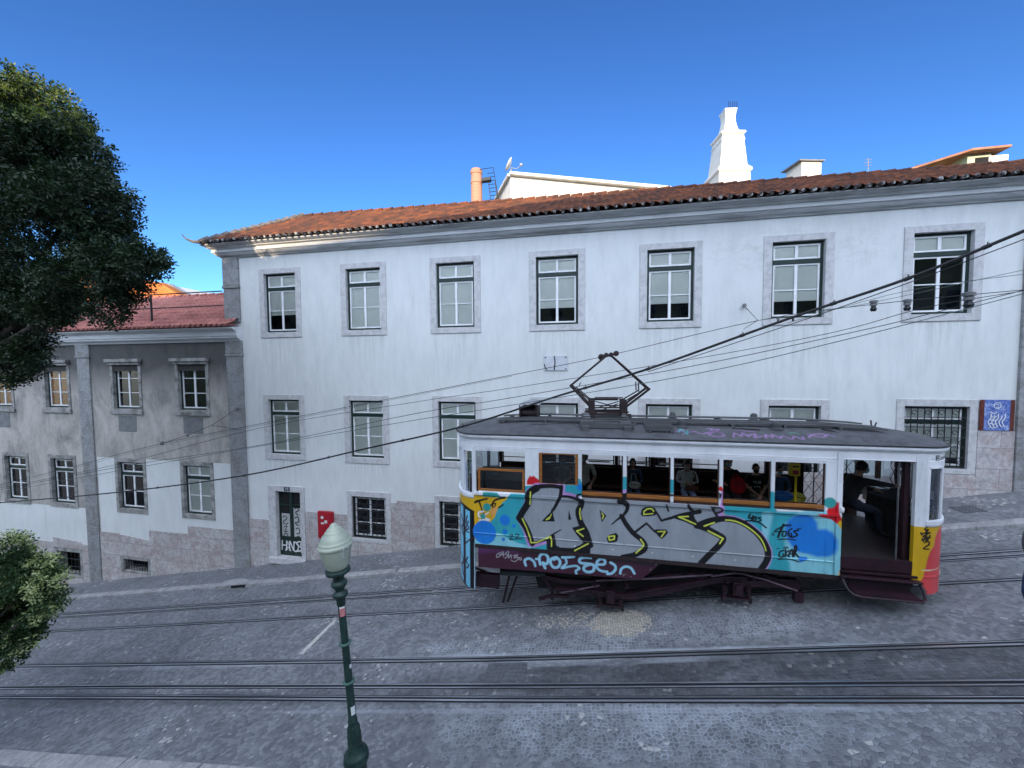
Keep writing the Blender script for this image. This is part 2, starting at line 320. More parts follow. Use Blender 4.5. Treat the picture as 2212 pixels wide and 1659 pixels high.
# road of granite setts
def ell(k, sp, x0, y0, rx, ry, soft=1.0):
    dx = k.math('DIVIDE', k.math('SUBTRACT', sp.outputs[0], x0), rx); dy = k.math('DIVIDE', k.math('SUBTRACT', sp.outputs[1], y0), ry)
    d = k.math('ADD', k.math('MULTIPLY', dx, dx), k.math('MULTIPLY', dy, dy))
    return k.math('MULTIPLY', k.math('SUBTRACT', 1.0, d), soft, clamp=True)
def sett_mat(name, scale, rand, c1, c2, road=False, white=.925):
    k = N(name)
    wob = k.n('TexNoise'); wob.inputs['Scale'].default_value = 2.0; k.L(k.co.outputs['Object'], wob.inputs['Vector'])
    vm = k.n('VectorMath', operation='MULTIPLY_ADD'); k.L(wob.outputs['Color'], vm.inputs[0]); vm.inputs[1].default_value = (.12,.12,0); k.L(k.co.outputs['Object'], vm.inputs[2])
    v = k.map((1,1.12,0), vm.outputs[0])
    f1 = k.vor(scale, v, 'F1', rand, '2D'); ed = k.vor(scale, v, 'DISTANCE_TO_EDGE', rand, '2D')
    rc = k.n('SeparateColor'); k.L(f1.outputs['Color'], rc.inputs[0])
    sp = k.n('SeparateXYZ'); k.L(k.co.outputs['Object'], sp.inputs[0])
    if road:
        rr_ = k.math('SUBTRACT', rand, k.math('MAXIMUM', k.math('MULTIPLY', ell(k, sp, 0, 6.2, 400, .75, 4.0), .5), k.math('MULTIPLY', ell(k, sp, 0, 8.8, 400, .8, 4.0), .45)))
        k.L(rr_, f1.inputs['Randomness']); k.L(rr_, ed.inputs['Randomness'])
    stone = k.ramp(rc.outputs[0], [(0.0, c1), (1.0, c2)])
    big = k.noise(.55, None, 7, .65); med = k.noise(1.7, None, 8, .7)
    stone = k.mix(.8, stone, k.ramp(med, [(.3, .55), (.7, 1.25)]), 'MULTIPLY')
    dust = k.ramp(big, [(.54, 0.0), (.70, .8)])
    if road:
        for a in ((.5,5.25,3.4,.62), (1.2,7.25,3.6,.55), (-1,6.95,3.5,.35)):
            dust = k.math('MAXIMUM', dust, k.math('MULTIPLY', ell(k, sp, *a, 1.6), k.ramp(med, [(.3, .35), (.6, 1.0)])))
    jw = k.ramp(dust, [(0.0, .05), (1.0, .19)])
    joint = k.math('SUBTRACT', 1.0, k.math('DIVIDE', ed.outputs['Distance'], jw), clamp=True)
    jcol = k.mix(dust, (.10,.108,.125), (.38,.42,.48))
    jn = k.ramp(k.noise(9, None, 4, .7), [(.35, .35), (.62, .95)]); c = k.mix(k.math('MULTIPLY', k.math('POWER', joint, .5), jn), stone, jcol)
    # scattered pale limestone setts, in clusters
    cl = k.noise(1.1, k.map((1,1,1), loc=(3,7,0)), 3, .5)
    w = k.math('MULTIPLY', k.math('GREATER_THAN', k.math('ADD', rc.outputs[1], k.math('MULTIPLY', k.math('SUBTRACT', cl, .5), .9)), white+.1), k.math('GREATER_THAN', ed.outputs['Distance'], .07))
    c = k.mix(k.math('MULTIPLY', w, .8), c, (.46,.45,.43))
    if road:
        oil = k.math('MAXIMUM', ell(k, sp, 4.5, 6.12, 8.5, .56, 2.2), k.math('MULTIPLY', ell(k, sp, 0, 5.86, 300, .20, 1.5), .6))
        oil = k.math('MULTIPLY', oil, k.ramp(k.noise(.9, k.map((1,3,1)), 6), [(.3, .45), (.6, 1.0)]))
        c = k.mix(k.math('MULTIPLY', oil, .72), c, (.022,.023,.027))
        for a, s_ in (((.8,6.66,4.6,.11), .75), ((.2,6.50,2.6,.10), .45), ((-8.5,6.75,3.2,.12), .5), ((0,5.55,7,.06), .35), ((-3.0,6.72,5.5,.09), .5)):
            pd = k.math('MULTIPLY', ell(k, sp, *a, 1.5), k.ramp(k.noise(1.3, k.map((1,5,1)), 7), [(.35, .2), (.6, 1.0)]))
            c = k.mix(k.math('MULTIPLY', pd, s_), c, (.40,.43,.48))
        # repaired patch of small cream limestone cubes
        f2 = k.vor(21, k.map((1,1.1,0)), 'DISTANCE_TO_EDGE', .35, '2D'); f3 = k.vor(21, k.map((1,1.1,0)), 'F1', .35, '2D')
        r3 = k.n('SeparateColor'); k.L(f3.outputs['Color'], r3.inputs[0])
        cream = k.mix(k.math('SUBTRACT', 1.0, k.math('DIVIDE', f2.outputs['Distance'], .12), clamp=True), k.ramp(r3.outputs[0], [(0.0, (.34,.31,.26)), (1.0, (.56,.52,.44))]), (.10,.095,.09))
        e1 = ell(k, sp, *PATCH, 1.0); pm = k.math('MULTIPLY', k.math('GREATER_THAN', e1, .002), k.math('ADD', e1, k.math('MULTIPLY', k.math('SUBTRACT', r3.outputs[1], .5), .7)))
        e2 = ell(k, sp, PATCH[0]-1.0, PATCH[1]+.15, .8, .3, 1.0); pm2 = k.math('MULTIPLY', k.math('GREATER_THAN', e2, .002), k.math('ADD', e2, k.math('MULTIPLY', k.math('SUBTRACT', r3.outputs[1], .9), 1.8)))
        pm = k.math('GREATER_THAN', k.math('MAXIMUM', pm, pm2), .12)
        c = k.mix(k.math('MULTIPLY', pm, .9), c, cream)
    k.col(c)
    k.bump(k.math('MINIMUM', ed.outputs['Distance'], .16), .6, .05)
    return k.set(k.ramp(med, [(.3, .45), (.7, .75)]), 0, .4)
_p = pt(1338, 1345, 1); _t = -5.09/(_p.z - GZ*_p.x); PATCH = (_p.x*_t, _p.y*_t, .62, .42)
M['road'] = sett_mat('granite_sett_road', 15.5, .85, (.128,.136,.150), (.245,.255,.275), True)
M['pave'] = sett_mat('pavement_setts', 15, .6, (.135,.145,.16), (.23,.237,.252), False, .93)

# ================================================================== the street
def sheet(name, x0, x1, ylo, yhi, z0, m, label=None, nx=60, kind='structure', g=GZ):
    b = MB(); P = []
    for j in range(2):
        P.append([(x0+(x1-x0)*i/nx, (ylo if j == 0 else yhi)(x0+(x1-x0)*i/nx), gz(x0+(x1-x0)*i/nx, z0)) for i in range(nx+1)])
    b.grid(P); o = b.build(name, m); return tag(o, kind=kind)
def curve_y(y0): return lambda X: y0 - .0137*X
KERB_N, KERB_F = 4.70, 10.0
M['soil'] = simple('plain_earth', (.16,.15,.13), (.10,.09,.08), .95, scale=.5)
sheet('ground', -260, 260, lambda X: -260, lambda X: 260, -5.32, M['soil'], nx=2)
sheet('road', -70, 40, lambda X: 4.11-.032*X, curve_y(KERB_F+.02), -5.09, M['road'])
sheet('far_pavement', -70, 40, curve_y(KERB_F+.2), lambda X: 11.56, -5.0, M['pave'])
sheet('near_pavement', -70, 40, lambda X: .3, lambda X: 4.12-.032*X, -4.97, M['pave'])
def kerb(name, yf, w, z1):
    b = MB()
    x = -45.0
    while x < 30:
        L = random.uniform(.85, 1.35); a, c = x+.006, x+L-.006; j = random.uniform(-.008, .008); k = random.uniform(-.006, .006)
        vs = []
        for X in (a, c):
            for (dy, z) in ((0, -5.2), (0+j, z1-.02+k), (.02+j, z1+k), (w, z1+k), (w, -5.2)): vs.append((X, yf(X)+dy, gz(X, z)))
        b.add(vs, [(0,1,6,5),(1,2,7,6),(2,3,8,7),(3,4,9,8),(0,4,3,2,1),(5,6,7,8,9)])
        x += L
    return tag(b.build(name, M['kerb']), kind='structure')
kerb('far_kerb', curve_y(KERB_F), .21, -4.99)
kerb('near_kerb', lambda X: 4.10-.032*X, .24, -4.955)
# painted line on the setts
a = [pt(x, y, 1) for x, y in ((645,1413),(655,1413),(727,1340),(720,1340))]
q = []
for d in a: t = -5.086/(d.z-GZ*d.x); q.append((d.x*t, d.y*t, d.z*t))
M['roadpaint'] = simple('worn_white_road_paint', (.50,.50,.46), (.24,.24,.23), .8, scale=14, lo=.35, hi=.5)
tag(MB().add(q, [(0,1,2,3)]).build('painted_line', M['roadpaint']), kind='structure')
# pale slab let into the far pavement
a = [pt(x, y, 1) for x, y in ((462,1268),(505,1264),(542,1252),(520,1249),(482,1256))]
q = []
for d in a: t = -4.992/(d.z-GZ*d.x); q.append((d.x*t, d.y*t, d.z*t))
tag(MB().add(q, [(0,1,2,3,4)]).build('pavement_slab', M['kerb']), kind='structure')

# ---- tracks
def ylerp(tab):
    xs = [p[0] for p in tab]; ys = [p[1] for p in tab]
    return lambda X: float(np.interp(X, xs, ys))
def strip(b, yf, w, z, mi=0, h=.03, x0=-60, x1=35, n=80):
    xs = [x0+(x1-x0)*i/n for i in range(n+1)]
    rows = [[(X, yf(X)-w/2, gz(X, z-h)) for X in xs], [(X, yf(X)-w/2, gz(X, z)) for X in xs], [(X, yf(X)+w/2, gz(X, z)) for X in xs], [(X, yf(X)+w/2, gz(X, z-h)) for X in xs]]
    b.grid(rows, mi)
def track(name, ys, label):
    t = thing(name, (0, ys[2](0), gz(0)), label, 'tram track', 'funicular tracks set into the street')
    for i, yf in enumerate(ys):
        b = MB()
        if i == 1:
            strip(b, yf, .11, -5.084, 1)
            strip(b, lambda X: yf(X)-.035, .022, -5.079); strip(b, lambda X: yf(X)+.035, .022, -5.079)
            b.build('cable_slot', [M['steel'], M['groove']], t)
        else:
            strip(b, yf, .125, -5.084, 1)
            strip(b, lambda X: yf(X)-.026, .030, -5.078); strip(b, lambda X: yf(X)+.036, .014, -5.079)
            b.build('rail', [M['steel'], M['groove']], t)
    return t
track('tram_track', [curve_y(9.13), curve_y(8.93), curve_y(8.2)], 'far funicular track with three steel lines running under the graffiti tram')
track('tram_track', [ylerp([(-60,8.2),(-11,6.88),(-1.4,6.63),(6,6.60),(30,6.5)]), ylerp([(-60,6.9),(-9.9,6.2),(-1.25,6.02),(5.46,5.92),(30,5.6)]), ylerp([(-60,6.7),(-9.5,5.93),(-1.2,5.755),(5.2,5.67),(30,5.3)])],
      'near empty funicular track of steel rails crossing the foreground')

def on_road(x, y, z0=-5.09):
    d = pt(x, y, 1); t = z0/(d.z-GZ*d.x); return Vector((d.x*t, d.y*t, d.z*t))
TS = Matrix.Rotation(-math.atan(GZ), 4, 'Y')
# manholes, drain
M['castiron'] = simple('cast_iron', (.15,.16,.175), (.09,.095,.105), .6, .2, scale=20)
def manhole(c, w, d, label, square=True):
    t = thing('manhole_cover', c, label, 'manhole')
    b = MB(); b.shear(c.x-w/2, c.x+w/2, c.y-d/2, c.y+d/2, -5.11 if square else -5.02, (-5.083 if square else -4.992))
    b.build('rim', M['castiron'], t)
    b = MB(); z = -5.083 if square else -4.992
    for i in range(7):
        for j in range(5):
            x = c.x-w/2+w*(i+.5)/7; y = c.y-d/2+d*(j+.5)/5
            b.shear(x-w*.05, x+w*.05, y-d*.065, y+d*.065, z-.005, z+.007)
    b.build('raised_studs', M['castiron'], t)
manhole(on_road(1092, 1452), .72, .42, 'square studded iron manhole cover between the near rails')
manhole(on_road(2090, 1100, -5.0), .45, .4, 'small iron cover in the far pavement beyond the tram nose', False)
c = on_road(492, 1281, -5.05)
t = thing('storm_drain', (c.x, c.y, c.z), 'dark storm drain opening cut in the far kerb', 'drain')
MB().shear(c.x-.28, c.x+.28, curve_y(KERB_F)(c.x)-.012, curve_y(KERB_F)(c.x)+.05, -5.14, -5.0).build('drain_mouth', M['groove'], t)
MB().shear(c.x-.36, c.x+.36, curve_y(KERB_F)(c.x)-.02, curve_y(KERB_F)(c.x)+.1, -5.0, -4.975).build('drain_lintel', M['kerb'], t)

# ================================================================== the long white building
FY = 11.5
def wall_sheet(b, x0, x1, z0, z1, holes, Y, mi=0):
    xs = sorted({x0, x1, *[h[0] for h in holes], *[h[1] for h in holes]}); zs = sorted({z0, z1, *[h[2] for h in holes], *[h[3] for h in holes]})
    xs = [x for x in xs if x0 <= x <= x1]; zs = [z for z in zs if z0 <= z <= z1]
    for i in range(len(xs)-1):
        for j in range(len(zs)-1):
            cx, cz = (xs[i]+xs[i+1])/2, (zs[j]+zs[j+1])/2
            if any(h[0] < cx < h[1] and h[2] < cz < h[3] for h in holes): continue
            b.add([(xs[i],Y,zs[j]),(xs[i+1],Y,zs[j]),(xs[i+1],Y,zs[j+1]),(xs[i],Y,zs[j+1])], [(0,1,2,3)], mi)
def ring(b, x0, x1, z0, z1, l, r, bt, tp, y0, y1, mi=0):     # frame around an opening; members butt
    b.box(x0-l, x0, y0, y1, z0-bt, z1+tp, mi); b.box(x1, x1+r, y0, y1, z0-bt, z1+tp, mi)
    b.box(x0, x1, y0, y1, z0-bt, z0, mi); b.box(x0, x1, y0, y1, z1, z1+tp, mi)
def grille(b, x0, x1, z0, z1, y, nv, nh, scroll=True):
    for i in range(nv+1):
        x = x0+(x1-x0)*i/nv; b.tube([(x,y,z0),(x,y,z1)], .011, 5)
    for j in range(nh+1):
        z = z0+(z1-z0)*j/nh; b.tube([(x0,y-.012,z),(x1,y-.012,z)], .011, 5)
    if scroll:
        for i in range(nv):
            for j in range(nh):
                if (i+j) % 2: continue
                cx, cz = x0+(x1-x0)*(i+.5)/nv, z0+(z1-z0)*(j+.5)/nh; rr = min((x1-x0)/nv, (z1-z0)/nh)*.36
                b.tube([(cx+rr*math.cos(a)*1.0, y, cz+rr*math.sin(a)) for a in [k*math.pi/6 for k in range(11)]], .008, 4)
def window(root, x0, x1, z0, z1, kind='tall', blind=0.0, sur=(.20,.20,.18,.17), smat='surround', glow=None, grill=None, label=None, sill=False):
    b = MB(); f = .065
    ring(b, x0+f, x1-f, z0+f*.9, z1-f, f-.001, f-.001, f*.9-.001, f-.001, FY+.085, FY+.16)
    H = z1-z0
    tz = z0+H*.745
    if kind != 'low': b.box(x0+f, x1-f, FY+.075, FY+.15, tz-.055, tz+.055)
    w = b.build('window', M['green'], root, label)
    b = MB(); l, r, bt, tp = sur
    ring(b, x0, x1, z0, z1, l, r, bt, tp, FY-.028, FY+.30)
    if sill: b.box(x0-l-.03, x1+r+.03, FY-.07, FY-.029, z0-bt-.02, z0-bt+.07)
    b.build('surround', M[smat], w, bevel=.006)
    b = MB(); s = .042; xa, xb = x0+f+.003, x1-f-.003; xm = (xa+xb)/2
    def sash(za, zb, bars):
        ring(b, xa+s, xb-s, za+s, zb-s, s, s, s, s, FY+.10, FY+.135)
        b.box(xm-.035, xm+.035, FY+.097, FY+.13, za+s, zb-s)
        for z in bars: b.box(xa+s, xm-.035, FY+.104, FY+.128, z-.013, z+.013); b.box(xm+.035, xb-s, FY+.104, FY+.128, z-.013, z+.013)
    if kind == 'low': sash(z0+f, z1-f, [z0+(z1-z0)*q for q in (.36,.68)])
    else:
        sash(tz+.06, z1-f-.002, []); sash(z0+f, tz-.06, [z0+f+(tz-.06-z0-f)*.5])
    b.build('sash', M['sash'], w)
    j1, j2 = random.uniform(-.006,.006), random.uniform(-.006,.006)
    MB().add([(xa,FY+.118+j1,z0+f),(xb,FY+.118-j1,z0+f),(xb,FY+.118-j1+j2,z1-f),(xa,FY+.118+j1+j2,z1-f)], [(0,1,2,3)]).build('pane', M['glass'], w)
    if blind is not None:
        zb = z0+f+H*blind
        zb += random.uniform(-.02,.05) if blind else 0
        MB().box(xa, xb, FY+.136, FY+.144, zb, z1-.02).build('blind' if not glow else 'curtain', M[glow or 'blind'], w)
    if grill:
        b = MB(); g0, g1, nv, nh = grill
        grille(b, x0+.03, x1-.03, g0, g1, FY+.03, nv, nh); b.build('grille', M['iron'], w)
    return w
mb_ = thing('white_building', (-12.65, FY, -7.3), 'long white plastered building with stone framed windows and a clay tile roof', 'building')
WX = [-10.40+3.1524*i for i in range(9)]
holes = []
for i, x in enumerate(WX): holes.append((x-.62, x+.62, 1.21, 3.21))
for i, x in enumerate(WX): holes.append((x-.62, x+.62, -3.04, -1.12) if i < 6 else (x-.67, x+.69, -2.66, -1.09))
DOOR = (-10.86, -9.86, -6.72, -4.36)
holes += [DOOR, (-7.87, -6.61, -5.79, -4.36), (-4.72, -3.46, -5.81, -4.34)]
b = MB(); wall_sheet(b, -12.65, 17, -8, 4.0, [(h[0]-.05, h[1]+.05, h[2]-.05, h[3]+.05) for h in holes], FY)
b.add([(-12.65,FY,-8),(-12.65,20,-8),(-12.65,20,4.0),(-12.65,FY,4.0)], [(0,1,2,3)][::-1])
b.add([(17,FY,-8),(17,20,-8),(17,20,4.0),(17,FY,4.0)], [(0,1,2,3)])
b.build('wall', M['plaster'], mb_)
MB().box(-12.5, 16.9, FY+.55, FY+.6, -8, 3.9).build('dark_room_backing', M['dark'], mb_)  # near-black sheet that paints the unlit rooms behind the windows
blinds = [.26, 0, 0, .22, .22, .20, .73]
for i in range(8):
    bl = blinds[i] if i < 7 else 0
    window(mb_, WX[i]-.62, WX[i]+.62, 1.21, 3.21, blind=bl)
for i in range(6):
    gr = None
    if i in (3,4,5): gr = (-2.98, -1.75, 7, 4)
    window(mb_, WX[i]-.62, WX[i]+.62, -3.04, -1.12, blind=0 if i < 3 else .62, grill=gr)
window(mb_, WX[6]-.67, WX[6]+.69, -2.66, -1.09, blind=.1, grill=(-2.63, -1.12, 9, 6), sur=(.17,.17,.12,.18))
window(mb_, WX[7]-.67, WX[7]+.69, -2.4, -1.09, blind=0, sur=(.17,.17,.12,.18))
window(mb_, -7.87, -6.61, -5.79, -4.36, 'low', blind=None, grill=(-5.76, -4.39, 7, 6), sur=(.17,.17,.12,.18))
window(mb_, -4.72, -3.46, -5.81, -4.34, 'low', blind=None, grill=(-5.78, -4.37, 7, 6), sur=(.17,.17,.12,.18))
# blinds hang in the dark window in halves: see-through to ochre reflection comes from the house opposite
# dado of marbled stone with stepped upper edge
def dado(poly_top, x0, x1, name, root, mat, y0=FY-.03):
    b = MB()
    for (xa, xb, zt) in poly_top:
        b.prism([(xa, gz(xa,-5.3)), (xb, gz(xb,-5.3)), (xb, zt), (xa, zt)], y0+random.uniform(-.004,.004), FY+.02)
    return b.each(name, mat, root)
dado([(-12.0,-11.06,-5.42),(-9.66,-8.04,-5.02)], 0, 0, 'dado', mb_, M['dado'])
dado([(-6.44,-6.2,-4.5),(-6.2,-4.9,-4.41),(-3.29,-1.6,-4.0),(-1.6,1.2,-3.6),(1.2,4.4,-3.35),(4.4,7.7,-2.9),(9.38,10.12,-1.67),(10.7,12,-1.4),(12,16.9,-1.0)], 0, 0, 'dado', mb_, M['dado'])
dado([(-8.04,-6.44,-5.93),(-4.9,-3.29,-5.94),(7.7,9.38,-2.79)], 0, 0, 'dado', mb_, M['dado'])
# pilasters
b = MB(); b.box(-12.66, -12.0, FY-.07, FY+.05, -8, .40); b.box(-12.68, -11.97, FY-.09, FY+.05, .41, .50); b.box(-12.67, -11.99, FY-.075, FY+.05, .51, .96)
b.box(-12.66, -12.02, FY-.06, FY+.05, 1.6, 2.78); b.box(-12.69, -12.0, FY-.09, FY+.05, 2.785, 2.87); b.box(-12.67, -12.02, FY-.065, FY+.05, 2.875, 3.94)
b.build('pilaster', M['pilaster'], mb_, bevel=.008)
MB().box(10.13, 10.78, FY-.07, FY+.05, -8, 3.94).build('pilaster', M['pilaster'], mb_, bevel=.008)
# cornice: grey bed mould, white band, crown
b = MB()
def mould(b, x0, x1, prof, Y0, mi=0, left=True):     # prof: (projection, z)
    n = len(prof); vs = []
    for X in (x0, x1):
        for pr, z in prof: vs.append((X - (pr if (X == x0 and left) else 0), Y0-pr, z))
    b.add(vs, [(i, i+n, i+n+1, i+1) for i in range(n-1)], mi)
    if left:
        vs = []
        for yy in (Y0, Y0+6):
            for pr, z in prof: vs.append((x0-pr, yy - (pr if yy == Y0 else 0), z))
        b.add(vs, [(i+n, i, i+1, i+n+1) for i in range(n-1)], mi)
mould(b, -12.66, 17, [(.0,3.84),(.05,3.84),(.07,3.87),(.14,3.90),(.17,3.93),(.20,3.965),(.20,3.985)], FY)
mould(b, -12.66, 17, [(.30,4.115),(.33,4.12),(.33,4.145),(.40,4.17),(.46,4.20),(.46,4.23),(.1,4.24)], FY)
b.build('cornice', M['cornice'], mb_)
b = MB(); mould(b, -12.66, 17, [(.20,3.985),(.24,3.99),(.24,4.10),(.30,4.115)], FY); b.build('cornice_band', M['cornice_white'], mb_)
# roof of clay tiles
def roof(root, x0, x1, hip, ye, ze, yr, zr, rows, mat, eavemat, per=.235, amp=.032, ridge_r=.10, caps=True, eave_r=.055):
    nx = int((x1-x0)/per*7); b = MB(); P = []
    for i in range(rows+1):
        for s in ((0, 1) if i < rows else (0,)):
            t = i/rows if s == 0 else (i+1)/rows - .001
            lift = .045 if s == 0 else .0
            if i == rows: lift = .0
            row = []
            xl = x0 + hip*t
            for j in range(nx+1):
                X = xl+(x1-xl)*j/nx
                w = math.sin(2*math.pi*X/per); w = (abs(w)**.8)*(1 if w > 0 else -1)
                jig = .008*math.sin(X*1.7+i*2.1)+.006*math.sin(X*5.1+i)
                row.append((X, ye+t*(yr(X)-ye), ze+t*(zr-ze)+amp*w+lift+jig))
            P.append(row)
    b.grid(P); r = b.build('roof', mat, root, smooth=False)
    # underside lip
    b = MB(); xs = x0+per*.25
    while xs < x1:
        rr = eave_r*random.uniform(.9,1.15)
        b.tube([(xs, ye-.05+random.uniform(-.02,.02), ze+.01), (xs, ye+.35, ze+.06)], [rr, rr*.8], 7)
        xs += per
    b.build('eave_tiles', eavemat, r)
    if caps:
        b = MB(); X = x0+hip
        while X < x1:
            y = yr(X); b.tube([(X, y, zr+.01), (X+.40, yr(X+.4), zr+.03)], [ridge_r*.85, ridge_r*1.1], 8); X += .42
        b.build('ridge_tiles', mat, r)
    return r
YR = lambda X: 13.7 + (X+11.2)*.041
rf = roof(mb_, -13.0, 17, 1.85, 10.93, 4.25, YR, 6.0, 9, M['tile'], M['eave'], eave_r=.045, amp=.022, ridge_r=.075)
b = MB(); b.add([(-13.0,10.95,4.24),(-11.15,13.7,5.99),(-11.15,17,5.99),(-13.0,20,4.24)], [(0,3,2,1)])
b.add([(-11.15,13.72,5.98),(17,14.86,5.98),(17,18,4.3),(-11.15,18,4.3)], [(0,1,2,3)])
b.build('rear_slope', M['tile'], rf)
b = MB(); k = 12
for i in range(k):
    t0, t1 = i/k, (i+.97)/k
    A = Vector((-13.0,10.95,4.27)); B = Vector((-11.15,13.7,6.02)); b.tube([A.lerp(B,t0), A.lerp(B,t1)+Vector((0,0,.03))], [.09,.11], 8)
b.tube([(-13.0,10.95,4.27),(-13.15,10.85,4.27),(-13.3,10.75,4.33),(-13.42,10.68,4.50)], [.06,.05,.03,.012], 6)
b.build('hip_tiles', simple('lichened_hip_tiles', (.17,.16,.15), (.07,.06,.055), .95, scale=8), rf)
# door number 19
t = mb_
b = MB(); x0, x1, z0, z1 = DOOR
ring(b, x0, x1, z0, z1, .30, .17, .02, .20, FY-.035, FY+.28); b.box(x0-.3, x1+.17, FY-.12, FY-.036, z0-.22, z0-.015)
d = b.build('door_surround', M['surround'], mb_, bevel=.006)
b = MB(); ring(b, x0+.07, x1-.07, z0+.05, z1-.07, .07, .07, .05, .07, FY+.12, FY+.19)
b.box(-10.42, -10.30, FY+.11, FY+.18, z0+.05, z1-.07); b.box(x0+.07, -10.42, FY+.115, FY+.175, z0+.05, z0+.62); b.box(-10.30, x1-.07, FY+.115, FY+.175, z0+.05, z0+.62)
for z in (z0+.62, z1-.55): b.box(x0+.07, -10.42, FY+.115, FY+.175, z, z+.06); b.box(-10.30, x1-.07, FY+.115, FY+.175, z, z+.06)
DO = b.build('door', M['green'], mb_)
M['poster'] = simple('pale_posters', (.55,.56,.55), (.40,.41,.41), .7, scale=5)
b = MB(); b.box(x0+.08, -10.43, FY+.14, FY+.15, z0+.69, z1-.85); b.box(-10.29, x1-.08, FY+.14, FY+.15, z0+.69, z1-.62)
b.build('door_panel', M['poster'], DO)
b = MB(); b.box(x0+.08, -10.43, FY+.142, FY+.152, z1-.84, z1-.56); b.box(x0+.08, x1-.08, FY+.15, FY+.16, z1-.48, z1-.08); b.build('door_glass', M['dark'], DO)
# ribbons: flat brush strokes on a plane
_off = [0]
def ribbon(b, pts, w, mapf, mi=0, smooth=True):
    p = [np.array(q, float) for q in pts]
    if smooth and len(p) > 2:
        o = []
        for i in range(len(p)-1):
            a, c, d, e = p[max(i-1,0)], p[i], p[i+1], p[min(i+2,len(p)-1)]
            for t in (0,.25,.5,.75): o.append(.5*((2*c)+(-a+d)*t+(2*a-5*c+4*d-e)*t*t+(-a+3*c-3*d+e)*t**3))
        o.append(p[-1]); p = o
    _off[0] = (_off[0]+1) % 9; off = .0006*_off[0]
    vs = []
    for i, q in enumerate(p):
        d = p[min(i+1,len(p)-1)]-p[max(i-1,0)]; L = math.hypot(*d) or 1; n = np.array((-d[1], d[0]))/L*w/2
        vs += [mapf(*(q+n), off), mapf(*(q-n), off)]
    b.add(vs, [(2*i, 2*i+1, 2*i+3, 2*i+2) for i in range(len(p)-1)], mi)
def flat(x0, z0, sx, sz, Y):     # u right, v down in drawing units -> X,Z on a wall plane
    return lambda u, v, off: (x0+u*sx, Y-off, z0-v*sz)
FONT = {  # tiny stroke alphabet, unit box 10 x 14, v down
 'H':[[(1,0),(0,14)],[(8,0),(8,14)],[(0,7),(8,7)]], 'A':[[(0,14),(4,0),(8,14)],[(2,9),(7,9)]], 'N':[[(0,14),(1,0)],[(1,0),(7,14)],[(7,14),(8,0)]],
 'O':[[(4,0),(0,4),(0,10),(4,14),(8,10),(8,4),(4,0)]], 'S':[[(8,1),(3,0),(0,4),(7,9),(6,13),(0,14)]], '1':[[(1,3),(4,0),(4,14)]], '9':[[(7,6),(2,7),(0,3),(4,0),(7,3),(7,9),(4,14)]],
 'E':[[(8,0),(0,0),(0,14),(8,14)],[(0,7),(6,7)]], 'D':[[(0,0),(0,14)],[(0,0),(6,2),(8,7),(6,12),(0,14)]], 'L':[[(0,0),(0,14),(7,14)]], 'C':[[(8,1),(3,0),(0,5),(0,10),(4,14),(8,12)]],
 'X':[[(0,0),(8,14)],[(8,0),(0,14)]], 'I':[[(3,0),(3,14)]]}
def word(b, s, mapf, x, y, k, w, gap=11, jig=0, mi=0):
    for i, ch in enumerate(s):
        for st in FONT.get(ch, []):
            ribbon(b, [(x+(i*gap+u)*k, y+(v+(jig if i%2 else 0))*k) for u, v in st], w, mapf, mi, smooth=ch in 'OSC9D')
M['whitepaint'] = simple('white_spray_paint', (.75,.76,.76), (.62,.63,.63), .6)
M['blackpaint'] = simple('black_marker_paint', (.01,.01,.012), None, .5)
b = MB(); mp = flat(x0+.04, z0+.56, .01, .01, FY+.112)
word(b, 'HANOSS', mp, 3, 2, 2.5, 4.8, gap=6.2, jig=1.0); b.build('graffiti', M['whitepaint'], DO, 'white sprayed letters HANOSS')
b = MB(); mp = flat(x0+.1, z1-.9, .01, .01, FY+.137)
for st in ([(2,10),(12,4),(20,12),(10,20),(3,28),(14,34),(24,30)],[(5,45),(20,40),(8,60),(22,58)],[(4,75),(14,66),(22,80),(10,92),(4,84)],[(8,100),(20,98),(14,120),(26,112)]): ribbon(b, st, 3.2, mp)
mp = flat(-10.28, z1-.6, .01, .01, FY+.137)
for st in ([(4,6),(14,0),(22,10),(8,18),(18,28)],[(3,40),(16,34),(20,50),(5,56),(18,66)],[(6,80),(18,74),(22,92),(8,96)],[(4,110),(20,104),(12,126),(26,120)],[(8,140),(22,136),(16,150)]): ribbon(b, st, 3.6, mp)
b.build('graffiti', M['blackpaint'], DO, 'black marker tags over the posters')
M['navy'] = simple('navy_enamel', (.03,.04,.08), None, .3)
np_ = thing('house_number_plate', (-10.37, FY-.05, z1+.1), 'small dark number 19 plate above the green door', 'plate')
MB().box(-10.48, -10.26, FY-.05, FY-.036, z1+.03, z1+.17).build('plate', M['navy'], np_)
b = MB(); word(b, '19', flat(-10.44, z1+.155, .01, .01, FY-.052), 0, 0, .75, 1.6, gap=10); b.build('number', M['whitepaint'], np_)
# red hydrant cabinet
M['red'] = simple('red_enamel', (.45,.015,.03), (.32,.01,.02), .4)
fb = thing('hydrant_cabinet', (-8.83, FY-.03, -5.85), 'red metal hydrant cabinet with stickers fixed to the dado behind the lamp', 'cabinet')
b = MB(); b.box(-9.12, -8.54, FY-.12, FY-.035, -5.87, -4.93); b.build('case', M['red'], fb, bevel=.01)
b = MB(); b.box(-9.08, -8.58, FY-.132, FY-.121, -5.83, -4.97); b.build('door', M['red'], fb, bevel=.005)
b = MB(); b.lathe([(.055,0),(.055,.003)], (-8.93,FY-.134,-5.13), 12, 'y'); b.box(-8.84,-8.74,FY-.136,-0+FY-.133,-5.32,-5.22); b.box(-8.98,-8.86,FY-.136,FY-.133,-5.36,-5.30)
b.build('sticker', M['whitepaint'], fb)
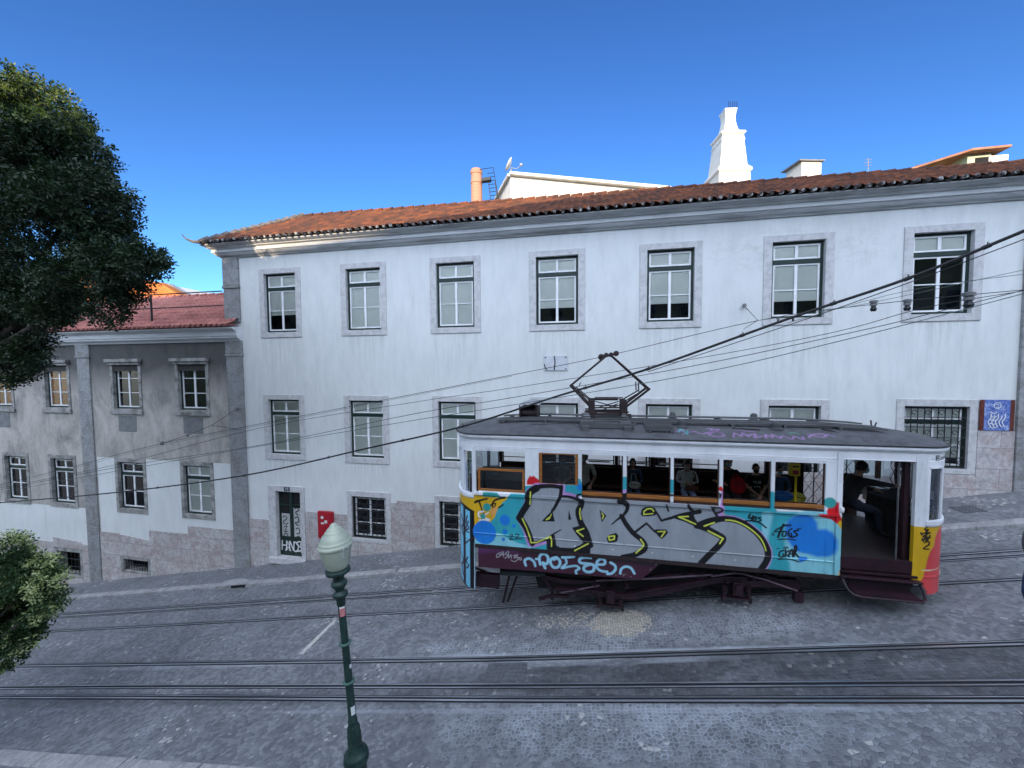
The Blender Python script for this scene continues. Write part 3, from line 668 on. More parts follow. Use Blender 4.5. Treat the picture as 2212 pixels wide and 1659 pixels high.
# metal plate high on the wall
M['plate'] = simple('painted_tin_plate', (.62,.64,.68), (.5,.52,.56), .5)
pl = thing('wall_plate', (-.98, FY, -.15), 'blank white enamel plate with a dark scorch line on the white wall', 'plate')
MB().box(-1.33, -.63, FY-.03, FY-.005, -.15, .29).build('plate', M['plate'], pl, bevel=.004)
b = MB(); ribbon(b, [(31,1),(33,20),(31,42)], 3.4, flat(-1.33,.29,.01,.01,FY-.0315)); ribbon(b, [(1,24),(4,34),(10,42)], 2.6, flat(-1.33,.29,.01,.01,FY-.0315))
for u, v in ((5,5),(65,5),(65,39)): ribbon(b, [(u-1.8,v),(u+1.8,v)], 3.6, flat(-1.33,.29,.01,.01,FY-.0315))
b.build('stain', M['blackpaint'], pl)
# blue tile panel on the right
tp_ = thing('tile_panel', (9.73, FY-.03, -1.66), 'blue and white painted tile panel with a brown border beside the barred window', 'tile panel')
k = N('azulejo'); ch = k.n('TexBrick'); k.L(k.map((1,1,1), rot=(R(90),0,0)), ch.inputs['Vector']); ch.offset = 0; ch.inputs['Scale'].default_value = 1
ch.inputs['Brick Width'].default_value = .14; ch.inputs['Row Height'].default_value = .14; ch.inputs['Mortar Size'].default_value = .003
ch.inputs['Color1'].default_value = (1,1,1,1); ch.inputs['Color2'].default_value = (.9,.9,.95,1); ch.inputs['Mortar'].default_value = (.5,.5,.5,1)
k.col(k.mix(1.0, k.ramp(k.noise(7, None, 5, .7, 1.5), [(.36, (.05,.09,.32)), (.52, (.16,.24,.55)), (.66, (.45,.52,.70))]), ch.outputs['Color'], 'MULTIPLY')); M['azul'] = k.set(.25)
M['browntile'] = simple('brown_border_tiles', (.17,.05,.035), (.08,.025,.02), .3, scale=14)
MB().box(9.475, 9.985, FY-.05, FY-.034, -1.66, -.91).build('picture_tiles', M['azul'], tp_)
b = MB(); b.box(9.385, 9.473, FY-.05, FY-.034, -1.66, -.91); b.box(9.987, 10.075, FY-.05, FY-.034, -1.66, -.91); b.each('border_tiles', M['browntile'], tp_)
b = MB(); mp = flat(9.53, -.91, .01, .01, FY-.0515)
ribbon(b, [(20+7*math.cos(a), 14+7*math.sin(a)) for a in np.linspace(0, 6.3, 12)], 1.6, mp)
for i in range(5): ribbon(b, [(8+i*7, 34+(i%2)*4), (8+i*7, 44), (3+i*7, 54), (8+i*7, 66)], 2.2, mp); ribbon(b, [(6,30+i*9),(14,33+i*9),(20,30+i*9)], 1.8, mp)
ribbon(b, [(17,12),(23,12)], 1.4, mp); ribbon(b, [(17,17),(20,19),(23,17)], 1.0, mp)
b.build('white_drawing', M['whitepaint'], tp_)

# ================================================================== the weathered building on the left
M['darkshut'] = simple('dark_shutter_box', (.05,.045,.04), (.03,.028,.026), .7)
lb = thing('weathered_building', (-22.6, FY, -8.9), 'grey weathered building with stained plaster and a red tiled roof', 'building')
UPW = [(-24.62,-23.41), (-21.52,-20.31), (-17.97,-16.73), (-14.88,-13.64), (-27.9,-26.7)]
LOW = [(-24.07,-22.86), (-21.48,-20.27), (-17.98,-16.74), (-14.84,-13.62), (-27.4,-26.2)]
BAS = [(-21.43,-20.19,-8.41,-7.45), (-17.95,-16.72,-7.92,-7.47)]
holes = [(a,c,-1.55,.17) for a,c in UPW]+[(a,c,-5.46,-3.62) for a,c in LOW]+BAS
b = MB(); wall_sheet(b, -34, -12.66, -12, 1.0, [(h[0]-.04,h[1]+.04,h[2]-.04,h[3]+.04) for h in holes], FY)
b.add([(-34,FY,-12),(-34,18,-12),(-34,18,1.0),(-34,FY,1.0)], [(3,2,1,0)])
b.build('wall', M['weathered'], lb)
MB().box(-33.8, -12.7, FY+.55, FY+.6, -12, 1.0).build('dark_room_backing', M['dark'], lb)  # black sheet painting the dark rooms of this house too
for i,(a,c) in enumerate(UPW):
    w = window(lb, a, c, -1.55, .17, 'low', blind=0 if i in (0,1,4) else None, glow='curtain' if i in (0,1,4) else None, sur=(.13,.13,.14,.16), smat='surround_old', label='window with orange curtains' if i in (0,1,4) else None)
    b = MB(); b.box(a-.2, c+.2, FY-.16, FY-.029, .24, .36); b.box(a-.14, c+.14, FY-.10, FY-.029, .14, .235)
    b.build('lintel', M['surround_old'], w, bevel=.008)
    MB().box(a-.16, c+.16, FY-.07, FY-.029, -1.75, -1.60).build('sill', M['surround_old'], w, bevel=.008)
    MB().box(a+.03, c-.03, FY-.0, FY+.07, -.10, .165).build('shutter_box', M['darkshut'], w)
for i,(a,c) in enumerate(LOW):
    window(lb, a, c, -5.46, -3.62, 'tall', blind=0 if i in (3,) else None, sur=(.14,.14,.16,.16), smat='surround_old')
for i,(x0,x1,z0,z1) in enumerate(BAS):
    b = MB(); ring(b, x0, x1, z0, z1, .14, .14, .1, .12, FY-.028, FY+.3); w = b.build('window', M['surround_old'], lb, 'barred basement window', bevel=.006)
    b = MB(); grille(b, x0+.02, x1-.02, z0+.02, z1-.02, FY+.06, 6 if i == 0 else 9, 3 if i == 0 else 2, False); b.build('grille', M['iron'], w)
# repainted white areas
b = MB(); yp = FY-.006
def patch(poly): b.add([(x, yp, z) for x, z in poly], [tuple(range(len(poly)))])
def band(x0, x1, z0, z1):
    hs = [(a-.13,c+.13,zz0,zz1) for a,c,zz0,zz1 in [(a,c,-5.6,-3.5) for a,c in LOW]]
    wall_sheet(b, x0, x1, z0, z1, hs, yp)
band(-34, -19.7, -7.15, -5.58); band(-19.02, -12.62, -6.75, -3.47)
b.build('white_repainting', M['plaster'], lb)
dado([(-19.05,-18.08,-6.47),(-16.59,-14.75,-6.22),(-14.75,-12.66,-5.92)], 0, 0, 'dado', lb, M['dado'], FY-.027)
b = MB(); b.prism([(-18.08,-7.36),(-16.59,-7.36),(-16.59,-6.63),(-18.08,-6.50)], FY-.027, FY+.02); b.prism([(-18.08,-9),(-16.59,-9),(-16.59,-8.0),(-18.08,-8.0)], FY-.027, FY+.02); b.each('dado', M['dado'], lb)
b = MB(); b.prism([(-34,-12),(-21.6,-12),(-21.6,-7.1),(-34,-7.3)], FY-.03, FY-.008); b.prism([(-20.05,-9),(-19.72,-9),(-19.72,-7.1),(-20.05,-7.05)], FY-.03, FY-.008)
b.prism([(-21.6,-7.3),(-20.05,-7.3),(-20.05,-7.0),(-21.6,-6.9)], FY-.029, FY-.008); b.prism([(-21.6,-12),(-20.05,-12),(-20.05,-8.53),(-21.6,-8.53)], FY-.031, FY-.008)
b.each('dado', M['dado'], lb)
b = MB(); b.box(-19.70, -19.08, FY-.05, FY+.05, -12, .42); b.box(-19.76, -19.02, FY-.08, FY+.05, .425, .49); b.box(-19.74, -19.04, FY-.06, FY+.05, .495, .97)
b.build('pilaster', M['pilaster'], lb, bevel=.008)
# grey cement repairs under the upper windows
b = MB()
for a, c in UPW[:1]+UPW[2:4]: b.box(a+.15, c-.22, FY-.012, FY-.001, -2.42, -1.82)
b.each('cement_patch', simple('grey_cement', (.22,.23,.235), (.15,.155,.16), .9), lb)
b = MB(); mould(b, -34, -12.0, [(.0,.92),(.06,.93),(.10,.99),(.16,1.02),(.20,1.05),(.20,1.10),(.24,1.12),(.24,1.26),(.34,1.32),(.40,1.36),(.40,1.40),(0,1.41)], FY, left=False)
b.add([(-12.0,FY-p,z) for p,z in [(.0,.92),(.06,.93),(.10,.99),(.16,1.02),(.20,1.05),(.20,1.10),(.24,1.12),(.24,1.26),(.34,1.32),(.40,1.36),(.40,1.40),(0,1.41)]], [tuple(range(12))])
b.build('cornice', M['cornice_white'], lb)
rf = roof(lb, -34, -12.05, 0, 11.0, 1.45, lambda X: 14.0, 3.15, 10, M['tile_red'], M['tile_red'], per=.22, amp=.022, ridge_r=.07, eave_r=.05)
b = MB(); b.add([(-34,14.0,3.13),(-12.66,14.0,3.13),(-12.66,19,1.4),(-34,19,1.4)], [(0,1,2,3)]); b.build('rear_slope', M['tile_red'], rf)
# guard rail along that roof
gr = thing('roof_railing', (-20, 11.35, 1.7), 'dark steel guard rail standing on the red tiled roof', 'railing')
b = MB()
for X in [-12.95-2.9*i for i in range(1, 8)]:
    p = MB(); p.tube([(X,11.42,1.62),(X,11.42,2.72)], .035, 6); p.build('post', M['iron'], gr)
for z in (2.2, 2.70): q = MB(); q.tube([(-34,11.42,z),(-12.7,11.42,z)], .022, 6); q.build('rail', M['iron'], gr)

# ================================================================== what stands behind the roofs
def P3(x, y, Y): return pt(x, y, Y)
def house_orange():
    Y = 22.0; t = thing('orange_roofed_house', P3(300,660,Y), 'house with a sunlit orange tile roof behind the left roof', 'house')
    a, c, d, e = P3(60,655,Y), P3(400,645,Y), P3(345,610,Y+2.5), P3(190,585,Y+3.5)
    b = MB(); n = 46; P = []
    for i in range(9):
        row = []
        for j in range(n*5+1):
            u = j/(n*5); v = i/8
            lo = a.lerp(c, u); hi = e.lerp(d, u); q = lo.lerp(hi, v); row.append((q.x, q.y, q.z+.05*math.sin(u*n*2*math.pi)+.04*(0)))
        P.append(row)
    b.grid(P); b.build('roof', M['tile_orange'], t)
    MB().box(a.x, c.x, Y, Y+6, -6, a.z-.05).build('wall', M['whitewash'], t)
    b = MB(); b.add([tuple(c), tuple(P3(430,650,Y+3)), tuple(P3(360,612,Y+4)), tuple(d)], [(0,1,2,3)]); b.build('side_slope', M['tile_orange'], t)
    t = thing('grey_gabled_house', P3(385,655,27), 'grey gabled house end beside the sunlit orange roof', 'house')
    b = MB(); A = [P3(300,650,26), P3(330,617,26), P3(372,617,26), P3(418,645,26)]
    b.prism([(p.x, p.z) for p in A]+[(A[3].x, -4), (A[0].x, -4)], 26, 32); b.build('wall', M['surround'], t)
    b = MB(); b.beam(A[2]+Vector((0,-.1,.06)), A[3]+Vector((0,-.1,.06)), .5, .10); b.beam(A[1]+Vector((0,-.1,.06)), A[2]+Vector((0,-.1,.06)), .5, .1); b.build('roof', M['zinc'], t)
house_orange()
# round brick chimney with ladder
Y = 21.0; c0, c1 = P3(1030,445,Y), P3(1030,367,Y); rr = abs(P3(1042.5,420,Y).x-P3(1018,420,Y).x)/2*.97
bc = thing('brick_chimney', (c0.x, Y, c0.z-3), 'round sunlit brick chimney with a side ladder behind the roof', 'chimney')
H = c1.z-c0.z
MB().lathe([(rr*1.02,-3),(rr,0),(rr*.97,H*.60),(rr*1.06,H*.61),(rr*1.06,H*.66),(rr*.95,H*.68),(rr*.93,H*.86),(rr*1.04,H*.88),(rr*1.06,H*.96),(rr*.9,H),(rr*.7,H)], c0, 24).build('shaft', M['brick'], bc, smooth=False)
b = MB(); x = c0.x+rr+.15
for dx in (0,.38): b.tube([(x+.25+dx+.25,Y-.2,c0.z-1),(x+.25+dx,Y-.2,c0.z+H*.62)], .025, 5)
for i in range(12): z = c0.z-.6+i*.2; s = .25*(1-(z-c0.z+1)/(H*.62+1)); b.tube([(x+.25+s,Y-.2,z),(x+.63+s,Y-.2,z)], .018, 4)
b.tube([(c0.x+rr*.5,Y-.2,c0.z+H*.95),(x+.55,Y-.25,c0.z+H*.95),(x+.95,Y-.25,c0.z-.5)], .02, 5); b.box(x-.1,x+.4,Y-.35,Y-.05,c0.z+H*.60,c0.z+H*.68)
b.build('ladder', M['iron'], bc)
# white house with sloping parapet
Y = 19.0; t = thing('white_parapet_house', P3(1250,430,Y), 'sunlit white gable wall with a sloping top behind the long roof', 'house')
A = [P3(1103,379,Y), P3(1442,412,Y)]; Bq = P3(1069,440,Y+4)
b = MB(); b.add([(A[0].x,Y,2),(A[1].x+.1,Y,2),(A[1].x+.1,Y,A[1].z),(A[0].x,Y,A[0].z)], [(0,1,2,3)])
b.add([(A[0].x,Y,2),(Bq.x,Y+4,2),(Bq.x,Y+4,Bq.z),(A[0].x,Y,A[0].z)], [(3,2,1,0)])
b.add([(A[0].x,Y,A[0].z),(A[1].x+.1,Y,A[1].z),(A[1].x+.1,Y+4,A[1].z-.2),(Bq.x,Y+4,Bq.z)], [(0,1,2,3)])
b.build('wall', M['whitewash'], t)
b = MB(); b.beam(A[0]+Vector((0,-.05,.03)), Vector((A[1].x+.1,Y-.05,A[1].z+.03)), .4, .12); b.beam(A[0]+Vector((-.05,0,.03)), Bq+Vector((-.05,0,.03)), .22, .12); b.build('coping', M['whitewash'], t)
ds = thing('satellite_dish', P3(1106,375,Y), 'white satellite dish on the corner of the sunlit white house', 'satellite dish')
c = P3(1103,362,Y)
b = MB(); rot = Matrix.Rotation(R(-62), 3, 'Y') @ Matrix.Rotation(R(12), 3, 'X')
b.lathe([(.02,0),(.16,.02),(.30,.08),(.34,.12),(.33,.125),(.15,.045),(.01,.025)], c+Vector((0,0,.1)), 18, tilt=rot); b.build('reflector', M['zinc'] if False else M['whitewash'], ds, smooth=True)
b = MB(); b.tube([c+Vector((0,.1,-.45)), c+Vector((0,.1,.05))], .03, 6); b.tube([c+Vector((.02,0,.0)), c+Vector((.3,-.05,-.12)), c+Vector((.52,-.05,.02))], .018, 5); b.box(c.x+.48,c.x+.60,Y-.1,Y,c.z,c.z+.1); b.build('arm', M['zinc'], ds)
# tall ornate whitewashed chimney
def square_stack(name, Y, prof, mat, parent, rot=R(45+9)):
    b = MB(); pr = []
    zs = [(P3(x0,y,Y), P3(x1,y,Y)) for x0, x1, y in prof]
    cx = sum((a.x+c.x)/2 for a, c in zs)/len(zs)
    for a, c in zs: pr.append(((c.x-a.x)/2*1.25, a.z))
    b.lathe(pr[::-1], (cx, Y+.6, 0), 4, rot=rot); return b.build(name, mat, parent), cx, pr
hx = lambda px: (2600+px*.6474)*.54861; hy = lambda py: (300+py*.6474)*.54861
Y = 17.5
oc = thing('ornate_chimney', P3(hx(440),hy(650),Y), 'tall tapered whitewashed chimney with mouldings behind the dark roof', 'chimney')
prof = [(395,484,163),(392,486,168),(398,480,185),(401,476,215),(401,478,240),(396,484,270),(388,492,300),(384,497,308),(352,530,330),(348,532,342),(360,520,350),(357,524,372),(350,526,378),(356,522,390),(342,542,545),(318,566,572),(316,566,586),(328,556,594),(322,562,720),(322,562,1100)]
square_stack('stack', Y, [(hx(a),hx(c),hy(y)) for a,c,y in prof], M['whitewash'], oc)
b = MB()
for px in (415,428,441,453,466):
    a = P3(hx(px),hy(172),Y+.5+(px%3)*.1)-Vector((0,0,.25)); b.tube([a, a+Vector((0,0,.37))], .012, 4)
b.build('reinforcing_bars', M['iron'], oc)
Y = 17.0
wc = thing('small_chimney', P3(hx(920),hy(600),Y), 'small square white chimney under a flat pyramid cap', 'chimney')
square_stack('stack', Y, [(hx(838),hx(1000),hy(505)),(hx(838),hx(1000),hy(760))], M['whitewash'], wc, R(45+14))
square_stack('cap', Y, [(hx(905),hx(915),hy(488)),(hx(815),hx(1022),hy(508)),(hx(818),hx(1020),hy(514))], M['zinc'], wc, R(45+14))
an = thing('antenna', P3(hx(1265),hy(560),17), 'thin rooftop antenna between the small chimney and the lantern roof', 'antenna')
b = MB(); a = P3(hx(1265),hy(620),17); c = P3(hx(1265),hy(498),17); b.tube([a,c],.015,4)
for i in range(3): z = c.z-.06-.1*i; b.tube([(c.x-.12,17,z),(c.x+.12,17,z)],.009,4)
b.build('mast', M['zinc'], an)
# roof lantern at the right
Y = 19.0; rl = thing('roof_lantern_house', P3(hx(1900),hy(520),Y), 'pale green glazed rooftop room with a low orange tile roof at upper right', 'house')
A = [P3(hx(1770),hy(470),Y+1.5), P3(hx(2120),hy(480),Y+1.5)]
b = MB(); x0 = P3(hx(1868),hy(500),Y).x; x1 = P3(hx(2135),hy(500),Y-.35).x-.35; zt = P3(hx(1868),hy(468),Y).z
b.box(x0, x1, Y, Y+3.4, 3, zt); b.box(x0-1.2, x0-.002, Y+1.2, Y+3.4, 3, zt-.1)
b.build('wall', simple('pale_green_plaster', (.55,.60,.42), (.45,.5,.36), .8), rl)
b = MB(); b.box(x0+.25, x0+1.15, Y-.02, Y+.05, zt-.95, zt-.22); b.build('window', M['dark'], rl)
MB().box(x0+1.3, x1-.1, Y-.03, Y+.04, zt-.95, zt-.2).build('shutter', M['whitewash'], rl)
ex, ey = .35, .35
q = [(x0-1.55,Y-ey+1.0,zt-.12),(x0-.1,Y-ey,zt+.02),(x1+ex,Y-ey,zt+.02),(x1+ex,Y+4,zt+.02),(x0-1.55,Y+4,zt-.12),(x0+.25,Y+1.9,zt+.62),(x1-1.2,Y+1.9,zt+.50)]
b = MB(); b.add(q, [(0,1,5),(1,2,6,5),(2,3,6),(3,4,5,6),(4,0,5)]); b.add([(x,y,z-.08) for x,y,z in q[:5]]+q[:5], [(4,3,2,1,0),(0,1,6,5),(1,2,7,6)])
b.build('roof', M['tile_pale'], rl)

# ================================================================== the house row behind the viewer: it shades the street
YC = -15.0
def shade_pt(P): t = (YC-P.y)/SDIR.y; q = P+SDIR*t; return (q.x, q.z)
ob = thing('opposite_building', (0, YC, -5), 'ochre building on the opposite side of the street with a stepped roofline', 'building')
edge = [shade_pt(Vector(p)) for p in ((-60,11,3.6),(-13.3,11.0,3.9),(-11.0,11.3,3.72),(-10.3,11.3,3.97),(-6.2,11.0,4.25),(-3.5,11.8,4.95),(-.6,13.2,5.75),(2.2,14.3,5.95),(3.0,14.3,6.12),(14,15.2,6.35),(60,16,7.5))]
b = MB(); b.prism([(edge[0][0],-14)]+edge+[(edge[-1][0],-14)], YC-9, YC); b.build('wall', M['ochre'], ob)
b = MB()
for i in range(-9, 12):
    for z in (-3.5, .2, 3.9):
        x = i*2.9+SDIR.x*0; b.box(x-.55, x+.55, YC+.001, YC+.06, z, z+1.9)
b.each('window', M['sash'], ob)
b = MB()
for i in range(-9, 12):
    for z in (-3.5, .2, 3.9):
        x = i*2.9; b.box(x-.46, x-.03, YC+.061, YC+.065, z+.08, z+1.8); b.box(x+.03, x+.46, YC+.061, YC+.065, z+.08, z+1.8)
b.each('pane', M['dark'], ob)

# ================================================================== overhead wires
def hang(pts, r, mat, name, label, group=None, cat='wire', extra=None):
    P = [pt(*p) for p in pts]
    # smooth
    o = []
    for i in range(len(P)-1):
        a, c, d, e = P[max(i-1,0)], P[i], P[i+1], P[min(i+2,len(P)-1)]
        for k in range(6):
            t = k/6; o.append(.5*((2*c)+(-a+d)*t+(2*a-5*c+4*d-e)*t*t+(-a+3*c-3*d+e)*t**3))
    o.append(P[-1]); b = MB(); b.tube(o, r, 6)
    ob_ = b.build(name, mat, smooth=True); tag(ob_, label, cat, group); return ob_, o
G = 'overhead tram wires'
ca = thing('feeder_cable', pt(1400,805,6.4), 'thick black feeder cable with ties sweeping over the tram', 'cable')
P = [pt(*p) for p in ((-120,1096,9.6),(0,1086,9.3),(250,1064,8.8),(528,1027,8.2),(795,968,7.6),(1000,921,7.1),(1200,857,6.7),(1400,797,6.3),(1710,686,5.8),(1960,602,5.4),(2212,499,5.0),(2400,425,4.7),(2900,240,4.2))]
o = []
for i in range(len(P)-1):
    a, c, d, e = P[max(i-1,0)], P[i], P[i+1], P[min(i+2,len(P)-1)]
    for kk in range(6): t_ = kk/6; o.append(.5*((2*c)+(-a+d)*t_+(2*a-5*c+4*d-e)*t_*t_+(-a+3*c-3*d+e)*t_**3))
b = MB(); b.tube(o, .018, 7); b.build('cable', M['wire'], ca, smooth=True)
b = MB()
for i in range(2, len(o)-2, 4):
    b.tube([o[i]-(o[i+1]-o[i]).normalized()*.03, o[i]+(o[i+1]-o[i]).normalized()*.03], .026, 6); b.tube([o[i], o[i]+Vector((.01,0,.05))], .006, 4)
b.each('cable_tie', M['wire'], ca, n=2)
hang([(-60,1062,9.0),(150,1010,8.9),(350,958,8.7),(700,889,8.6),(1106,810,8.5),(1313,768,8.48),(1640,692,8.4),(1890,657,8.4),(2212,626,8.4),(2300,617,8.4),(2900,560,8.4)], .007, M['wire'], 'overhead_wire', 'overhead wire touching the rollers of the pantograph', G)
hang([(-60,1066,9.0),(150,1014,8.9),(350,962,8.7),(700,892,8.6),(1106,812.5,8.55)], .005, M['copper'], 'overhead_wire', 'short wire doubling the pantograph wire at left', G)
hang([(-60,1066,8.6),(250,1004,8.5),(560,925,8.3),(900,868,8.1),(1106,838,8.0),(1500,775,7.8),(1800,718,7.5),(2000,664,7.3),(2212,628,7.2),(2300,612,7.2),(2900,505,7.0)], .006, M['wire'], 'overhead_wire', 'overhead wire crossing just under the pantograph wire', G)
hang([(-60,1070,7.6),(250,1010,7.5),(560,962,7.3),(900,893,7.1),(1106,859,7.0),(1500,790,6.8),(1850,716,6.6),(2000,680,6.5),(2212,626.5,6.5),(2300,605,6.5),(2900,480,6.3)], .006, M['wire'], 'overhead_wire', 'overhead wire passing behind the middle of the pantograph', G)
hang([(-60,1074,7.0),(250,1018,6.9),(560,964,6.7),(900,907,6.5),(1106,875,6.4),(1500,808,6.2),(1850,728,6.0),(2212,634,6.0),(2300,611,6.0),(2900,470,5.8)], .006, M['copper'], 'overhead_wire', 'lowest green copper wire in front of the pantograph', G)
hang([(1640,692,8.4),(1850,660,8.2),(2212,583,8.0),(2300,564,8.0),(2900,440,7.8)], .005, M['copper'], 'overhead_wire', 'copper wire branching upward to the upper right edge', G)
hang([(1700,698,8.0),(1960,628,7.8),(2212,592,7.6),(2300,579,7.6),(2900,480,7.4)], .005, M['copper'], 'overhead_wire', 'second copper wire below the branch at upper right', G)
hang([(1400,803,6.0),(1710,700,5.8),(1960,612,5.4),(2212,517,5.0),(2300,484,5.0),(2900,260,4.4)], .006, M['wire'], 'overhead_wire', 'thin wire running just below the thick black cable', G)
# insulators
M['porc'] = simple('grey_insulator', (.22,.22,.23), (.1,.1,.1), .4)
for x, y, Y, s, lb_ in ((1887,657,7.4,.09,'grey clamp insulator in front of the wall left of the last window'), (1960,655,7.2,.09,'grey clamp insulator over the left frame of the last window'), (2093,643,6.4,.11,'largest clamp insulator over the right frame of the last window'),
                        (1681,690,8.2,.05,'small clamp on the wire left of the thick cable'), (1713,686,8.2,.05,'small clamp on the wire at the thick cable')):
    c = pt(x,y,Y); t = thing('wire_insulator', c, lb_, 'insulator', 'clamps on the overhead wires')
    MB().lathe([(s*.35,-s*.4),(s*.5,-s*.3),(s*.5,0),(s*.35,.02),(s*.6,s*.2),(s*.6,s*.6),(s*.35,s*.7)], c, 12).build('bell', M['porc'], t)
    MB().lathe([(s*.35,-s*1.3),(s*.5,-s*.9),(s*.3,-s*.41)], c, 8).build('clamp', M['iron'], t)
# wall hooks with stay wires
def hook(pts, label):
    c = pt(*pts[0][0]); t = thing('wall_hook', c, label, 'wall hook')
    b = MB(); b.lathe([(.05,-.06),(.05,0),(.02,.02)], c+Vector((0,-.0,0)), 8, 'y'); b.build('eye_bolt', M['porc'], t)
    b = MB()
    for seg in pts: b.tube([pt(*p) for p in seg], .007, 5)
    b.build('stay_wire', M['wire'], t)
hook([[(1607,660,11.45),(1637,692,9.6)],[(1606,711,11.45),(1637,692,9.6)]], 'wall hook with stay wires between the fifth and sixth windows')
hook([[(513,882,11.42),(457,919,10.2)],[(515,927,11.42),(457,919,10.2)],[(457,919,10.2),(405,940,9.0),(350,958,8.75)]], 'wall hook with stay wires on the left pilaster')
b0 = pt(350,957,8.75)
t = thing('wire_insulator', b0, 'small clamp where the stay wire meets the wires on the grey building', 'insulator', 'clamps on the overhead wires'); MB().lathe([(.03,-.05),(.06,0),(.03,.05)], b0, 8).build('clamp', M['porc'], t)
b0 = pt(405,940,9.0); t = thing('wire_insulator', b0, 'small clamp on the stay wire below the cement patch', 'insulator', 'clamps on the overhead wires'); MB().lathe([(.03,-.05),(.05,0),(.03,.05)], b0, 8).build('clamp', M['porc'], t)

# ================================================================== street lamp
YL = 4.15
top = pt(721,1140,YL); bot = pt(774,1680,YL)
lt = bot-top; ax = (-lt).normalized()
base = bot + lt*((gz(bot.x,-4.97)-bot.z)/lt.z)
HL = (top-base).length
sl = thing('street_lamp', base, 'old dark green iron street lamp with a frosted bell shaped globe in the foreground', 'street lamp')
rm = Vector((0,0,1)).rotation_difference(ax).to_matrix()
def at(y): # photograph row -> height along the post
    q = pt(721+(y-1140)*53/540, y, YL); return (q-base).dot(ax)
px = lambda w, y: (pt(721+w/2,y,YL)-pt(721-w/2,y,YL)).length/2
k = N('dark_green_cast_iron'); c = k.ramp(k.noise(9, None, 6), [(.35, (.008,.026,.022)), (.65, (.020,.052,.044))])
c = k.mix(k.ramp(k.noise(26, None, 5, .75), [(.60, 0.0), (.66, .8)]), c, (.10,.13,.115)); c = k.mix(k.ramp(k.noise(13, k.map((1,1,1), loc=(5,1,2)), 6, .8), [(.64, 0.0), (.69, .8)]), c, (.06,.03,.018))
k.col(c); k.bump(k.noise(40, None, 5), .25, .006); M['lampgreen'] = k.set(.45, 0, .4)
M['verdigris'] = simple('worn_green_ring', (.08,.16,.13), (.04,.09,.08), .5)
ZL = lambda w, py: (px(w*.3387, 1097.2+.3387*py), at(1097.2+.3387*py))
pr = [(.16,0),(.16,.05)]+[ZL(w, y) for w, y in ((100,1690),(94,1640),(92,1622),(122,1612),(130,1603),(130,1588),(118,1580),(128,1570),(120,1556),(94,1545),(88,1530),(76,1515),(72,1498),(75,1480),(70,1462),(74,1440),(66,1420),(68,1400),(56,1385),(47,1368),(50,1360),(50,1350),(42,1345),(41,1100),(38,860),(38,640),(40,615),(48,610),(46,592),(52,575),(56,565),(80,556),(82,546),(74,536),(48,528),(46,520),(62,505),(76,494),(84,486),(86,478),(84,470),(62,464),(58,455),(60,432),(72,425),(100,418),(128,410),(132,400),(130,386),(110,384))]
MB().lathe([(r,h) for r,h in pr], base, 20, tilt=rm).build('post', M['lampgreen'], sl, smooth=True)
b = MB()
for y in (1388.5, 1471):
    h = at(y); b.lathe([(px(14,y),h-.012),(px(22,y),h-.006),(px(22,y),h+.006),(px(14,y),h+.012)], base, 18, tilt=rm)
b.each('band', M['verdigris'], sl)
k = N('frosted_lamp_glass'); k.col(k.ramp(k.noise(6), [(.3,(.34,.38,.30)),(.7,(.44,.48,.38))])); k.p.inputs['Subsurface Weight'].default_value = .0; M['globe'] = k.set(.28, 0, .5)
g = [ZL(w*.85, y) for w, y in ((100,388),(128,380),(138,368),(152,350),(166,325),(180,295),(192,270),(199,254),(200,250),(212,246),(217,240),(217,232),(210,226),(206,225),(204,214),(200,206),(190,203),(186,200),(176,188),(152,168),(124,156),(122,154),(118,148),(102,141),(96,140),(92,134),(70,123),(56,119),(52,118),(46,108),(30,100),(10,96),(2,95))]
GL = MB().lathe(g, base, 40, tilt=rm).build('globe', M['globe'], sl, smooth=True)
def lamp_surf(x, y, off):     # photograph point on the front of the globe
    q = pt(x, y, YL); h = (q-base).dot(ax); c = base+ax*h; r = float(np.interp(h, [q_[1] for q_ in g], [q_[0] for q_ in g]))
    dc = Vector((-c.x, -c.y, 0)).normalized(); sd_ = Vector((-dc.y, dc.x, 0)); lat = (q-c).dot(sd_); lat = max(-r*.97, min(r*.97, lat)); return c + sd_*lat + dc*(math.sqrt(r*r-lat*lat)+.004+off)
b = MB(); lm = lambda u, v, off: lamp_surf(u, v, off)
for st in ([(741,1175),(740,1192),(744,1196)],[(741,1175),(748,1172),(752,1178)],[(748,1186),(753,1184)],[(735,1178),(738,1181)],[(734,1187),(738,1186)]): ribbon(b, st, 1.5, lm)
b.build('graffiti', M['whitepaint'], GL, 'white paint scribble on the globe')
def on_post(y, w): q = base+ax*at(y); r = px(w, y)+.004; return q, r
b = MB(); b2 = MB()
for bb, y0, y1, a0, a1 in ((b,1310,1327,.15,1.35),(b2,1306,1310,.15,1.35),(b2,1520,1538,.5,1.45),(b2,1432,1440,1.1,1.7)):
    rows = []
    for y in (y0, y1):
        q, r = on_post(y, 15.5); rows.append([q+Vector((r*math.sin(a), -r*math.cos(a), 0)) for a in np.linspace(a0, a1, 6)])
    bb.grid(rows)
b.each('sticker', simple('red_sticker', (.65,.10,.12), (.5,.3,.3), .5, scale=30), sl, label='red sticker'); b2.each('sticker', M['whitepaint'], sl, label='white sticker')

